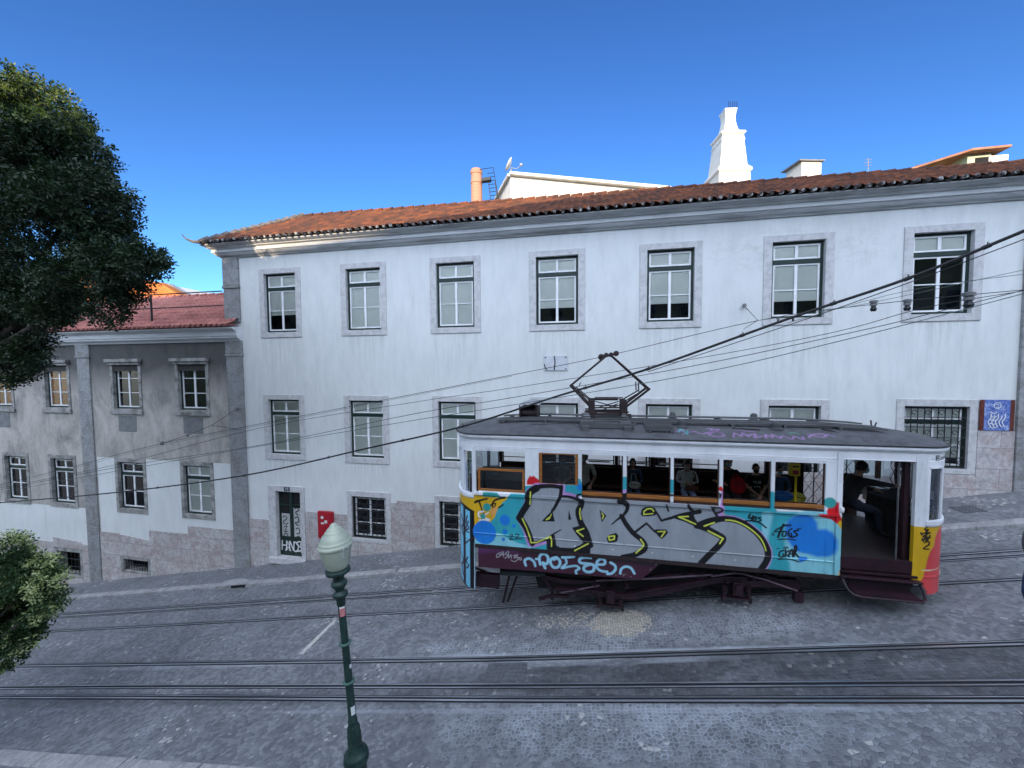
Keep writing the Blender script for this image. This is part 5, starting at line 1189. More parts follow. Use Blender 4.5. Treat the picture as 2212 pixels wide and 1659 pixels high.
# letterboard: all round
b = MB(); sweep(b, [(-.03,-1.62),(.0,-1.62),(.006,-1.615),(.006,-1.605),(.0,-1.60),(.0,-1.475),(.012,-1.47),(.02,-1.45),(.045,-1.435),(.055,-1.41),(.055,-1.375),(.04,-1.37)])
b.build('letterboard', M['twhite'], tr)
b = MB(); sweep(b, [(.052,-1.378),(.064,-1.374),(.064,-1.362),(.03,-1.355)]); b.build('roof_edging', M['black_iron'], tr)
b = MB()
for x0, x1 in ((-2.20,-1.25),(-1.10,4.10)): b.box(x0, x1, YN-.010, YN+.001, -1.662, -1.625)
b.box(XA-.01, 4.2, YN-.002, YN+.05, -1.70, -1.624)
b.build('window_head', M['twhite'], tr)
# seam strips on the letterboard
b = MB()
for x in (-2.29, -1.17, .137, 4.16): b.box(x-.012, x+.012, YN-.012, YN-.0005, -1.60, -1.48)
b.each('trim', M['twhite'], tr)
# bottom sill iron and purple skirt
b = MB(); b.box(1.2, 4.2, YN-.01, YN+.06, -3.70, -3.627); b.box(-2.27, 1.198, YN-.004, YN+.06, -3.70, -3.627)
b.build('sole_bar', M['rust'], tr)
pur0 = (.055,.014,.030)
LAYS = LAY; LAY = []
gk = lambda x, y: q2('s', x, y)
stroke((.10,.03,.10),'s',[(200,1100),(330,1095),(560,1110)],60,40,.05)
stroke((.02,.012,.02),'s',[(600,1100),(900,1140),(1300,1170)],50,60,.04); stroke((.02,.012,.02),'m',[(0,1190),(200,1210),(470,1240)],40,30,.04)
Wt = lambda pts, w=5: stroke((.42,.42,.44),'s',pts,w)
Wt([(400,1130),(370,1150),(368,1175),(400,1160),(425,1120),(432,1170)]); Wt([(395,1150),(445,1148)]); Wt([(470,1120),(450,1140),(470,1155),(445,1185)]); Wt([(480,1110),(478,1180),(500,1150),(505,1185)]); Wt([(500,1100),(530,1110),(465,1095)]); Wt([(520,1160),(545,1155),(530,1180),(555,1175)]); Wt([(565,1150),(550,1160),(570,1180),(540,1215),(500,1200)]); Wt([(575,1185),(588,1175),(600,1190),(588,1202),(575,1185)])
Pb = lambda pts, w=22, k='s': stroke((.30,.58,.72),k,pts,w,soft=.004)
Pb([(640,1250),(630,1205),(670,1185),(715,1215),(728,1255)],18); Pb([(735,1190),(770,1190)],16); Pb([(775,1240),(765,1180),(790,1145),(830,1150),(850,1190),(835,1235),(800,1225)],20); Pb([(800,1230),(820,1275)],20)
Pb([(925,1175),(880,1190),(872,1230),(900,1268),(945,1262),(960,1215),(930,1180),(905,1195)],20); Pb([(980,1175),(1030,1175),(1090,1168)],18); Pb([(1010,1185),(1020,1230),(975,1275),(1040,1262),(1110,1255),(1140,1280),(1108,1300),(1112,1325)],16)
Pb([(1245,1180),(1190,1175),(1145,1190),(1150,1225),(1220,1235),(1275,1250),(1270,1300),(1220,1312),(1182,1290),(1190,1260),(1240,1240)],20); Pb([(1300,1240),(1370,1240),(1378,1205),(1340,1190),(1305,1220),(1305,1270),(1340,1300),(1400,1310)],18)
Pb([(10,1225),(50,1250),(55,1290),(20,1325),(-20,1330)],18,'m'); disc((.30,.58,.72),'m',-8,1168,12); Pb([(100,1325),(110,1285),(150,1262),(200,1275),(232,1325)],17,'m'); disc(BLK,'s',1236,1205,16)
for x,y in ((60,1342),(130,1348),(200,1355),(385,1288),(435,1240)): disc((.4,.38,.42),'m',x,y,4)
SK = np.array([(-2.22,-3.702),(1.32,-3.702),(.97,-4.05),(-1.2,-4.09),(-2.22,-4.12)])
def in_sk(x, z):
    return (z > np.interp(x, [-2.3,-1.2,.97,1.32], [-4.12,-4.09,-4.05,-3.70])) & (x < 1.32+(z+3.702)*1.0)
painted_grid('skirt_plate', np.arange(-2.22, 1.33, .009), np.arange(-4.13, -3.66, .009), lambda X, Z: np.full_like(X, YN+.012), tr, lambda x, z: np.tile(np.array(pur0), (len(x),1)), keep=in_sk, label='purple skirt plate with pale blue lettering')
MB().prism([(float(a),float(c)) for a,c in SK], YN+.02, YN+.05).build('skirt_plate', M['purple'], tr)
# ---- rounded ends
def nose(side):
    d = DL if side < 0 else DR; X0 = XA if side < 0 else XB
    kk = .352 if side < 0 else -.75
    def pos(th, off=0): return X0+side*(d+off)*np.sin(th), YM-(HW+off)*np.cos(th)
    ths = np.concatenate([np.linspace(0, R(60), 70), np.linspace(R(61), R(180), 50)])
    zb = -4.58 if side < 0 else -3.82
    zs = np.arange(zb, -2.63, .012)
    TH, ZZ = np.meshgrid(ths, zs)
    lift = np.where((ZZ > -2.68), .012, 0)+np.where(np.abs(ZZ+3.53) < .015, .008, 0)
    X, Y_ = pos(TH, 0); X = X+side*lift*np.sin(TH); Y_ = Y_-lift*np.cos(TH)
    if side > 0:   # ragged lower corner of the right apron
        pass
    V = np.stack([X, Y_, ZZ], -1).reshape(-1,3); nx, nz = len(ths), len(zs)
    i, j = np.meshgrid(np.arange(nz-1), np.arange(nx-1), indexing='ij'); a = (i*nx+j).reshape(-1); F = np.stack([a, a+1, a+nx+1, a+nx], 1)
    if side < 0: F = F[:, ::-1]
    U = (X + kk*(Y_-YN)).reshape(-1); Zf = ZZ.reshape(-1)
    # mirrored beyond the middle
    UV = np.stack([U, Zf], 1)
    if side > 0:
        zc = Zf[F].mean(1); uc = U[F].mean(1); F = F[~((uc < 5.47) & (zc < -3.66-(uc-5.40)*1.6))]
    C = np.tile(np.array(YEL), (len(V),1)); C[Zf > -2.685] = WHT
    C = paint(UV, C)
    return mesh_np('end_apron', V, F, tr, C, 'apron with sky blue and black stripes' if side < 0 else 'yellow and coral apron with a black tag')
LAY = []
poly(BLK,'s',[(10,690),(60,690),(150,735),(178,740),(178,1500),(10,1500)],.003)
poly(SKYB,'s',[(34,712),(58,722),(62,1440),(36,1420)],.003); poly(SKYB,'s',[(78,735),(118,745),(122,1462),(84,1445)],.003); poly(WHT,'s',[(160,1035),(172,1035),(176,1475),(160,1472)],.003); stroke(SKYB,'s',[(164,1040),(168,1470)],7)
for pts in ([(40,820),(60,880),(45,940),(62,1000)],[(95,790),(85,860),(110,900),(80,930),(105,840)],[(40,1200),(62,1240),(46,1300),(60,1380)],[(100,1180),(85,1230),(112,1250),(90,1290)],[(120,1010),(80,1060),(70,1120),(70,1460)],[(60,940),(110,945)]): stroke((.05,.006,.02),'s',pts,9)
disc(BLU,'s',255,938,118)
nose(-1)
LAY = []
poly(CORAL,'e',[(1580,830),(1560,850),(1530,880),(1510,930),(1500,1000),(1460,1060),(1440,1120),(1425,1200),(1400,1270),(1375,1300),(1370,1450),(1600,1450),(1600,830)],.003)
stroke(WHT,'e',[(1580,850),(1572,1000),(1560,1200),(1545,1410)],9)
stroke((.78,.55,.1),'e',[(1400,1212),(1540,1212)],5); stroke(WHT,'e',[(1390,1205),(1540,1212)],3)
for pts in ([(1440,828),(1415,850),(1450,855),(1420,880)],[(1385,885),(1465,880),(1400,910),(1465,925)],[(1395,930),(1400,950),(1430,910),(1440,945),(1465,905)],[(1430,860),(1432,950)],[(1412,965),(1450,958),(1455,985),(1405,1015),(1450,1025)],[(1390,895),(1380,880)]): stroke(BLK,'e',pts,10)
nose(1)
pbox('corner_post', 5.25, 5.41, -3.66, -1.50, YN-.008, YN+.06, base=base_side, res=.008)
LAY = LAYS
for side in (-1, 1):
    d = DL if side < 0 else DR; X0 = XA if side < 0 else XB
    def P_(th, z, off=0): return (X0+side*(d+off)*math.sin(th), YM-(HW+off)*math.cos(th), z)
    b = MB(); T0 = np.linspace(0, math.pi, 40)
    def arcbar(t0, t1, z0, z1, o0, o1):
        ts = np.linspace(t0, t1, max(3, int((t1-t0)/R(5))+2)); rows = [[P_(t, z0, o0) for t in ts],[P_(t, z0, o1) for t in ts],[P_(t, z1, o1) for t in ts],[P_(t, z1, o0) for t in ts],[P_(t, z0, o0) for t in ts]]
        if side > 0: rows = rows[::-1]
        b.grid(rows); n0 = len(b.v); e0 = [rows[k][0] for k in range(4)]; e1 = [rows[k][-1] for k in range(4)]; b.add(e0, [(0,1,2,3)]); b.add(e1, [(3,2,1,0)])
    arcbar(0, math.pi, -2.655, -2.59, -.05, .022)
    arcbar(0, math.pi, -1.70, -1.60, -.05, .004)
    for t0, t1 in ((0, R(4)), (R(24), R(32)), (R(87), R(93)), (R(148), R(156)), (R(176), math.pi)): arcbar(t0, t1, -2.59, -1.70, -.045, .002)
    arcbar(R(3), R(25), -2.615, -2.57, .0, .012); arcbar(R(3), R(25), -1.72, -1.69, .0, .012)
    b.build('end_window_frame', M['twhite'], tr)
    b = MB()
    for t0, t1 in ((4,24),(32,87),(93,148),(156,176)):
        ts = np.linspace(R(t0), R(t1), 8); rows = [[P_(t, z, -.02) for t in ts] for z in (-2.59,-1.70)]
        b.grid(rows)
    b.build('end_window_pane', M['tramglass'], tr)
# tag over the right corner window
b = MB()
def nose_map(u, v, off):
    p = zp('e', u, v); t = max(0, min(1, (p.x-5.41)/.2)); th = math.asin(min(1, t*.55)); q = (XB+(DR+.006+off)*math.sin(th), YM-(HW+.006+off)*math.cos(th), p.z); return q
for st in ([(1495,205),(1493,250),(1515,245),(1500,228),(1514,215),(1495,208)],[(1530,225),(1520,240),(1535,248),(1545,232),(1530,225)],[(1552,215),(1552,248)],[(1552,235),(1568,245)],[(1578,210),(1576,245)],[(1495,235),(1585,232)],[(1468,232),(1472,240)]): ribbon(b, st, 4.5, nose_map)
b.build('graffiti', M['blackpaint'], tr, 'small black tag above the right corner window')
# notice in the right corner window
M['paper'] = simple('white_notice_paper', (.72,.74,.80), (.66,.68,.74), .5); M['navyink'] = simple('navy_ink', (.03,.05,.16), None, .5)
def nm2(y_in):
    def f(u, v, off):
        p = zp('e', u, v, YN+.035); return (p.x, YN+.035-off+ (p.x-5.41)*.35, p.z)
    return f
f = nm2(0); b = MB(); b.add([f(1452,530,0),f(1528,525,0),f(1524,738,0),f(1450,742,0)], [(0,3,2,1)]); nb = b.build('notice', M['paper'], tr, 'white notice with a dark ring symbol')
b = MB(); ribbon(b, [(1488+24*math.cos(a), 630+27*math.sin(a)) for a in np.linspace(0,6.2,14)], 7, f); ribbon(b, [(1472,628),(1504,632)], 4, f)
for y in (555,570,684,695,706): ribbon(b, [(1462,y),(1512,y-2)], 3, f)
b.build('printing', M['navyink'], nb)
b = MB(); b.add([f(1450,722,.004),f(1526,716,.004),f(1524,738,.004),f(1450,742,.004)], [(0,3,2,1)]); b.build('printing', simple('yellow_print', (.75,.65,.03), None, .5), nb)

# ---- windows of the near side
def wood_frame(x0, x1, z0, z1, y0, y1, w, name='window_frame', parent=tr, mat='wood'):
    b = MB(); b.box(x0, x0+w, y0, y1, z0, z1); b.box(x1-w, x1, y0, y1, z0, z1); b.box(x0+w, x1-w, y0, y1, z0, z0+w); b.box(x0+w, x1-w, y0, y1, z1-w, z1); return b.build(name, M[mat], parent, bevel=.004)
w_ = wood_frame(-2.205, -1.25, -2.52, -2.06, YN+.005, YN+.04, .045)
MB().add([(-2.16,YN+.02,-2.48),(-1.29,YN+.02,-2.48),(-1.29,YN+.02,-2.10),(-2.16,YN+.02,-2.10)], [(0,1,2,3)]).build('pane', M['tramglass'], w_)
MB().box(-2.19, -1.25, YN+.001, YN+.04, -2.545, -2.521).build('window_ledge', M['twhite'], tr)
w_ = wood_frame(-.958, -.203, -2.36, -1.672, YN+.008, YN+.045, .055)
MB().add([(-.91,YN+.025,-2.32),(-.25,YN+.025,-2.32),(-.25,YN+.025,-1.72),(-.91,YN+.025,-1.72)], [(0,1,2,3)]).build('pane', glass_mat('dirty_tram_glass', (.45,.52,.55), .12, .05), w_)
posts = [(-.135,.625),(.69,1.467),(1.519,2.289),(2.348,3.122),(3.18,3.957)]
for x0, x1 in posts:
    MB().box(x0+.002, x1-.002, YN+.018, YN+.048, -2.495, -2.43).build('sash_rail', M['wood'], tr, bevel=.003)
    b = MB(); b.box(x0+.002, x0+.02, YN+.02, YN+.045, -2.43, -1.70); b.box(x1-.02, x1-.002, YN+.02, YN+.045, -2.43, -1.70); b.box(x0+.002, x1-.002, YN+.02, YN+.045, -2.545, -2.51); b.build('window_channel', M['darkwood'], tr)
# ---- far side seen through the car
GX0, GX1 = zp('e',362,300,9.67).x, zp('e',835,300,9.67).x
b = MB()
fp = [-2.25, -1.17, -.17, .66, 1.49, 2.32, 3.15, 3.98, GX0-.05, GX1+.05, zp('e',1012,300,9.67).x, zp('e',1162,300,9.67).x]
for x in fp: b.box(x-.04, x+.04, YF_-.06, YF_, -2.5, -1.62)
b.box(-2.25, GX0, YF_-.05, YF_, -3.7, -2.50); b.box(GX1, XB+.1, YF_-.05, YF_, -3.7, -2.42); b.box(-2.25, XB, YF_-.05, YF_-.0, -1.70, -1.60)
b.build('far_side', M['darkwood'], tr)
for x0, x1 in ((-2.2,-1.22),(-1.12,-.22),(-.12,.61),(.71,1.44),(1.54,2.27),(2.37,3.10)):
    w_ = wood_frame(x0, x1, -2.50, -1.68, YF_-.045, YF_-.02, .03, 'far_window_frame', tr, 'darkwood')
    b = MB(); b.box(x0+.03, x1-.03, YF_-.044, YF_-.03, -2.36, -2.34); b.build('crossbar', M['darkwood'], w_)
b = MB()
for x0, x1, z in ((-.1,.6,-2.395),(.72,1.43,-2.395),(1.55,2.26,-2.395)): b.box(x0+.1, x1-.1, YF_-.08, YF_-.062, z, z+.035)
b.each('vent_slot', M['twhite'], tr)
# folding lattice gates
GX0, GX1 = zp('e',362,300,9.67).x, zp('e',835,300,9.67).x
def gate(x0, x1, y, z0, z1, n, lab=None):
    b = MB(); dx = (x1-x0)/n; dz = dx*1.5
    for i in range(n+1): b.box(x0+i*dx-.008, x0+i*dx+.008, y-.008, y+.008, z0, z1)
    for i in range(n):
        z = z0+.05
        while z+dz < z1: b.beam((x0+i*dx, y-.012, z), (x0+(i+1)*dx, y-.012, z+dz), .014, .006); b.beam((x0+(i+1)*dx, y-.02, z), (x0+i*dx, y-.02, z+dz), .014, .006); z += dz
    return b.build('folding_gate', M['black_iron'], tr, lab)
gate(GX0, GX1, YF_-.03, -3.28, -1.66, 5)
# partitions at the platforms, floor, ceiling
b = MB(); b.box(4.17, 4.20, YN+.06, YN+.16, -3.3, -1.65); b.box(-1.19, -1.16, YN+.06, YN+.25, -3.3, -1.65); b.box(-1.19, -1.16, YF_-.6, YF_-.06, -3.3, -2.4)
b.each('partition', M['maroon'], tr)
b = MB(); P = outline(-.03, 14); b.add([(x,y,-3.30) for x,y in P]+[(x,y,-3.36) for x,y in P], [tuple(range(len(P))), tuple(range(len(P),2*len(P)))[::-1]]+[(i,i+len(P),(i+1)%len(P)+len(P),(i+1)%len(P)) for i in range(len(P))])
b.build('floor', M['floor'], tr)
b = MB(); P = outline(-.03, 14); b.add([(x,y,-1.60) for x,y in P], [tuple(range(len(P)))[::-1]]); b.build('ceiling', simple('cream_ceiling_boards', (.74,.70,.62), (.64,.60,.52), .5, vec=(.2,6,1)), tr)
b = MB(); b.box(4.2, 5.3, YN+.0, YN+.04, -3.50, -3.29); b.box(4.2, 5.32, YN-.03, YN+.3, -3.56, -3.52); b.box(4.2, 5.3, YN+.05, YN+.08, -3.62, -3.56)
b.build('door_sill', M['maroon'], tr, bevel=.004)
b = MB(); b.box(4.20, 5.35, 7.30, YN+.03, -3.615, -3.59); b.box(4.20, 5.30, YN+.031, YN+.06, -3.72, -3.57); b.build('upper_step', M['purple'], tr, bevel=.004)
b = MB(); b.box(4.36, 5.26, 7.20, 7.42, -3.845, -3.82); b.box(4.36, 5.26, 7.421, 7.44, -3.845, -3.66)
b.tube([(4.22,7.36,-3.62),(4.225,7.30,-3.70),(4.25,7.24,-3.78),(4.31,7.20,-3.835),(4.40,7.185,-3.85)], .022, 6); b.tube([(5.335,7.36,-3.62),(5.34,7.28,-3.72),(5.32,7.21,-3.82),(5.26,7.185,-3.85)], .024, 6)
b.tube([(4.39,7.185,-3.85),(5.27,7.185,-3.85)], .02, 6)
b.build('step_board', M['purple'], tr)
# inner door leaf, pole
b = MB(); b.box(5.14, 5.245, YN+.10, YN+.14, -3.29, -1.63); b.box(5.15, 5.165, YN+.075, YN+.10, -3.29, -1.63); b.box(5.17, 5.20, YN+.075, YN+.10, -3.29, -1.63); b.build('door_leaf', M['maroon'], tr)
b = MB(); b.tube([(5.055,YN+.06,-3.57),(5.055,YN+.06,-1.62)], .014, 8); b.build('grab_pole', simple('worn_grey_steel', (.25,.25,.27), (.12,.12,.13), .35, .7), tr)
b = MB(); c = zp('e', 702, 680, YN-.04); b.lathe([(.0,-.045),(.022,-.04),(.028,0),(.022,.04),(0,.045)], c, 10); b.build('marker_light', M['twhite'], tr)
# benches
def bench(y0, y1, yb, x0, x1):
    b = MB()
    for i in range(5): y = y0+(y1-y0)*i/4; b.box(x0, x1, y-.035, y+.035, -2.885, -2.86)
    for i in range(6): z = -2.78+i*.065; b.box(x0, x1, yb-.012, yb+.012, z-.022, z+.022)
    for x in np.arange(x0+.1, x1, .85): b.box(x-.03, x+.03, min(y0,y1), max(y0,y1), -3.29, -2.89)
    return b.build('bench', M['darkwood'], tr)
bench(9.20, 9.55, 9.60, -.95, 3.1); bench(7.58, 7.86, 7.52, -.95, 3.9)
# ticket validator on its pole
c0, c1 = zp('e', 252, 275, 8.3), zp('e', 335, 400, 8.3)
tv = MB(); tv.box(c0.x+.0, c1.x, 8.3, 8.42, c1.z+.02, c0.z); M['valid'] = simple('yellow_plastic', (.70,.52,.02), (.6,.45,.02), .4)
v_ = tv.build('ticket_validator', M['valid'], tr, bevel=.012)
MB().box(c0.x+.03, c1.x-.03, 8.292, 8.299, c1.z+.20, c0.z-.05).build('screen', M['black_iron'], v_); MB().box(c0.x+.035, c1.x-.035, 8.292, 8.299, c1.z+.06, c1.z+.14).build('sticker', M['red'], v_)
MB().tube([(c1.x-.03,8.4,-3.3),(c1.x-.03,8.4,c1.z+.02)], .022, 8).build('pole', M['valid'], v_)
# driver's desk, handwheel, brake stand
cx = zp('e', 1230, 620, 8.35)
b = MB(); b.lathe([(.34,-3.3),(.36,-2.75),(.40,-2.62),(.40,-2.58),(.0,-2.575)], (cx.x+.12, 8.75, 0), 18); b.box(cx.x-.02, cx.x+.45, 8.2, 9.3, -3.3, -2.68); b.build('control_desk', M['dark'], tr)
b = MB(); b.box(cx.x-.42, cx.x+.4, 8.95, 9.45, -2.66, -2.62); b.build('desk_top', M['maroon'], tr)
b = MB(); wc_ = Vector((cx.x, 8.12, cx.z)); ring_ = [wc_+Vector((.17*math.cos(a)*.35, .17*math.cos(a)*.2, .20*math.sin(a))) for a in np.linspace(0, 2*math.pi, 25)]
b.tube(ring_, .014, 6, caps=False)
for a in (0.4, 2.5, 4.6): b.tube([wc_, wc_+Vector((.17*math.cos(a)*.35, .17*math.cos(a)*.2, .20*math.sin(a)))], .009, 5)
b.tube([wc_+Vector((-.10,0,-.12)), wc_+Vector((-.03,0,-.15)), wc_+Vector((.05,.05,-.12))], .016, 6); b.tube([wc_, wc_+Vector((.12,.2,0))], .02, 6)
b.build('handwheel', M['chrome'], tr)
b = MB(); b.tube([(5.02-.35,8.5,-3.3),(5.02-.35,8.5,-2.85)], .025, 6); b.lathe([(.17,-2.86),(.18,-2.84),(.16,-2.81)], (5.02-.35,8.5,0), 14); b.build('driver_stool', M['black_iron'], tr)
# left platform desk with brass levers
cl = zp('s', 345, 400, 8.2)
b = MB(); b.box(-2.5, -1.35, 7.85, 8.9, -3.3, -2.42); b.build('control_desk', M['black_iron'], tr)
b = MB()
for k in range(4): a = cl+Vector((-.06+k*.05,0,.0)); b.tube([a+Vector((0,0,-.14)), a+Vector((.01,0,.0)), a+Vector((.04,0,.04)), a+Vector((.07,0,-.02))], .010, 6)
b.build('handwheel', M['chrome'], tr)

# ---- roof
def roofz(X, v, off=0):
    e = np.clip((X-(XA-DL))/1.6, 0, 1)*np.clip(((XB+DR)-X)/1.9, 0, 1); e = np.clip(e*1.0, 0, 1)**.6
    return -1.362+.19*(1-np.abs(v)**2.2)*(.12+.88*e)
def hw_(X):
    X = np.asarray(X, float); l = np.clip((XA-X)/(DL+.05), 0, 1); r = np.clip((X-XB)/(DR+.05), 0, 1)
    return (HW+.05)*np.sqrt(np.maximum(0, 1-l**2-r**2))
xs = np.concatenate([XA-(DL+.05)*np.sin(np.linspace(math.pi/2, 0, 26)), np.arange(XA+.015, XB, .015), XB+(DR+.05)*np.sin(np.linspace(0, math.pi/2, 26))])
vs_r = np.concatenate([np.linspace(-1, -.3, 40), np.linspace(-.27, 1, 22)])
XX, VV = np.meshgrid(xs, vs_r); YY = YM+VV*hw_(XX); ZZ = roofz(XX, VV)
V = np.stack([XX, YY, ZZ], -1).reshape(-1,3); nx, nz = len(xs), len(vs_r); i, j = np.meshgrid(np.arange(nz-1), np.arange(nx-1), indexing='ij'); a = (i*nx+j).reshape(-1); F = np.stack([a, a+1, a+nx+1, a+nx], 1)
LAY = []
# roof tags live in (X, Y) metres on the canvas
def rs(col, pts, w, soft=.006):
    P = []
    for x, y in pts:
        X_ = zp('b', x, y, 7.62).x; fr_ = (372-y)/(372-255); P.append((X_+.0, 7.40+.50*fr_))
    P = [np.array(p) for p in P]; o = []
    for i_ in range(len(P)-1):
        a_, c_, d_, e_ = P[max(i_-1,0)], P[i_], P[i_+1], P[min(i_+2,len(P)-1)]
        for t in (0,.25,.5,.75): o.append(.5*((2*c_)+(-a_+d_)*t+(2*a_-5*c_+4*d_-e_)*t*t+(-a_+3*c_-3*d_+e_)*t**3))
    o.append(P[-1]); P = np.array(o); LAY.append(('s', col, P, soft, np.full(len(P), w/2)))
PR = (.30,.17,.36)
for pts in ([(-210,330),(-120,300),(-60,320),(0,300),(60,295),(90,330),(20,345),(-20,325),(40,300)],[(0,262),(40,258),(20,280),(90,262),(60,282)],[(150,340),(180,305),(210,335),(240,300),(260,340)],[(270,325),(330,310),(300,345),(360,330)],[(380,345),(400,315),(430,340),(450,310),(480,345)],[(490,340),(520,322),(560,350),(600,325),(640,350),(660,325)],[(200,262),(270,275),(340,285)],[(700,330),(760,300),(840,290),(900,310)],[(720,300),(800,325),(860,300)],[(-300,290),(-240,300),(-180,280)]): rs(PR, pts, .035)
rs((.10,.30,.33), [(-230,310),(-200,270),(-180,330),(-160,290)], .035); rs((.10,.30,.26), [(600,290),(640,285),(660,300)], .03)
for pts in ([(980,320),(1060,300),(1120,330),(1080,350),(1110,310)],[(1150,345),(1180,310),(1210,330),(1190,350)],[(1240,345),(1290,330),(1260,350),(1340,345)],[(1360,350),(1420,335),(1460,355)]): rs((.045,.045,.055), pts, .02)
g = rng.uniform(.85,1.1,len(V)); Cb = np.array((.088,.092,.102))[None]*np.ones((len(V),1))
mesh_np('roof', V, F, tr, paint(V[:, [0,1]], Cb), 'grey canvas roof with purple scribbles', M['tpaint_roof'])
LAY = LAYS
b = MB()
for k, y in enumerate((8.08, 8.22, 8.36, 8.74, 8.88, 9.02)):
    v = (y-YM)/HW; X = np.linspace(-1.95, 5.25, 30); 
    for q in range(29): b.beam((X[q], y, float(roofz(X[q], v))+.055), (X[q+1]+.001, y, float(roofz(X[q+1], v))+.055), .085, .022)
b.each('walkway_plank', M['roofboard'], tr, n=29)
b = MB()
for x in np.arange(-1.8, 5.2, .9):
    for y in (8.0, 8.66): b.box(x-.025, x+.025, y, y+.44, float(roofz(x,(y-YM)/HW))-.02, float(roofz(x,.0))+.043-.02)
b.each('walkway_bearer', M['roofboard'], tr)
def rp(k, x, y, Y): return zp(k, x, y, Y)
# roof vents
b = MB()
for k, x, y, Y, r_ in (('p',2165,1075,7.95,.075),('b',475,275,7.95,.075),('p',2047,925,9.25,.07),('b',310,175,9.25,.07)):
    c = rp(k, x, y, Y); z0 = float(roofz(c.x, (Y-YM)/HW)); b.lathe([(r_*1.5,z0-.01),(r_*1.5,z0+.02),(r_,z0+.03),(r_,z0+.10),(r_*.85,z0+.14),(r_*.4,z0+.16)], (c.x,Y,0), 14)
b.each('roof_vent', M['roofboard'], tr)
b = MB(); c0, c1 = rp('p',1690,1040,7.95), rp('p',2075,1150,7.62)
for i in range(6):
    t = i/5; y = 7.98-.36*t; z = float(roofz(c0.x,(y-YM)/HW))+.05; b.box(c0.x, c1.x, y-.024, y+.024, z, z+.018)
for x in (c0.x+.06, c1.x-.06): b.beam((x,8.0,float(roofz(x,(8.0-YM)/HW))+.03), (x,7.58,float(roofz(x,(7.58-YM)/HW))+.03), .05, .035)
b.build('roof_rack', M['roofboard'], tr)
# resistor box
c0, c1 = rp('p',145,800,8.25), rp('p',352,965,8.25); zt, zb = c0.z, c1.z
b = MB(); b.box(c0.x, c0.x+.02, 8.25, 8.8, zb, zt); b.box(c1.x, c1.x+.02, 8.25, 8.8, zb, zt); b.box(c0.x+.02, c1.x, 8.25, 8.8, zb, zb+.03); b.box(c0.x+.02, c1.x, 8.78, 8.8, zb+.03, zt); b.box(c0.x-.03,c1.x+.1,8.22,8.84,zb-.05,zb-.001)
b.tube([(c0.x+.02,8.4,(zb+zt)/2),(c1.x,8.4,(zb+zt)/2)], .075, 10); b.tube([(c0.x+.02,8.6,(zb+zt)/2),(c1.x,8.6,(zb+zt)/2)], .075, 10)
b.tube([(c0.x,8.24,zb),(c0.x,8.24,zt+.05)], .012, 5); b.tube([(c1.x,8.24,zb),(c1.x,8.24,zt+.05)], .012, 5)
rb = b.build('resistor_box', M['rust'], tr)
b = MB(); P = [[(c0.x-.03+(c1.x-c0.x+.10)*i/8, y, zt+.03+.06*math.sin(math.pi*i/8*.9)+(.03 if y > 8.5 else 0)) for i in range(9)] for y in (8.2, 8.85)]; b.grid(P); b.grid([[(x,y,z-.006) for x,y,z in r_] for r_ in P][::-1]); b.build('lid', simple('dull_tin', (.33,.34,.38), (.22,.22,.25), .5, .3), rb)
# cables on the roof
b = MB(); b.tube([rp('p',250,1078,7.75), rp('p',265,1045,7.8), rp('p',330,1015,7.9), rp('p',450,1020,7.9), rp('p',560,1010,7.95), rp('p',900,1008,8.0)], .014, 6)
b.tube([rp('b',150,250,7.85), rp('b',350,262,7.85), rp('b',370,285,7.85), rp('b',400,288,7.8)], .012, 6); b.tube([rp('b',800,255,7.95), rp('b',880,270,7.9), rp('b',980,310,7.8)], .014, 6); b.tube([rp('b',895,290,7.85), rp('b',930,318,7.8), rp('b',980,315,7.8)], .012, 6)
b.tube([rp('b',1160,195,8.9), rp('b',1165,240,8.8)], .014, 5); b.tube([rp('b',1200,210,8.9), rp('b',1185,240,8.8)], .014, 5); b.tube([rp('b',1165,240,8.8), rp('b',1390,310,8.5), rp('b',1640,340,8.3)], .015, 5)
b.each('roof_cable', M['black_iron'], tr)
# pantograph
pg = None
def two(p, Ya=8.30, Yb=8.75): q = zp('p', p[0], p[1], 8.5); return Vector((q.x, Ya, q.z)), Vector((q.x, Yb, q.z))
b = MB()
kl, kr, hl, hr = (785,528), (1740,568), (1228,160), (1285,158)
pl_, prr = (1020,780), (1450,790)
for s in (0, 1):
    b.tube([two(kl)[s], two(hl)[s].lerp(two(hl)[1-s], .35)], .022, 7); b.tube([two(kr)[s], two(hr)[s].lerp(two(hr)[1-s], .35)], .022, 7)
    b.tube([two(kl)[s], two(pl_)[s]], .025, 7); b.tube([two(kr)[s], two(prr)[s]], .025, 7)
    b.tube([two((845,560))[s], two((1060,740))[s]], .015, 6); b.tube([two((1640,600))[s], two((1400,740))[s]], .015, 6)
    b.tube([two((900,500))[s], two((890,530))[s]], .01, 5); b.tube([two((1608,490))[s], two((1612,600))[s]], .014, 5)
    b.tube([two((1080,690+s*10), 8.35, 8.68)[s], two((1360,690+s*10), 8.35, 8.68)[s]], .032, 8); b.tube([two((1360,690), 8.35, 8.68)[s], two((1440,690), 8.35, 8.68)[s]], .012, 6)
    for y in (795, 820, 862): b.tube([two((1040,y))[s], two((1440,y))[s]], .014, 6)
    b.tube([two((960,835))[s], two((1100,850))[s]], .016, 6); b.tube([two((960,870))[s], two((1520,880))[s]], .02, 6)
    b.box(two((1000,720))[s].x, two((1080,720))[s].x, two(kl)[s].y-.06, two(kl)[s].y+.06, two((1,900))[s].z, two((1,690))[s].z)
    b.box(two((1400,720))[s].x, two((1475,720))[s].x, two(kl)[s].y-.06, two(kl)[s].y+.06, two((1,900))[s].z, two((1,700))[s].z)
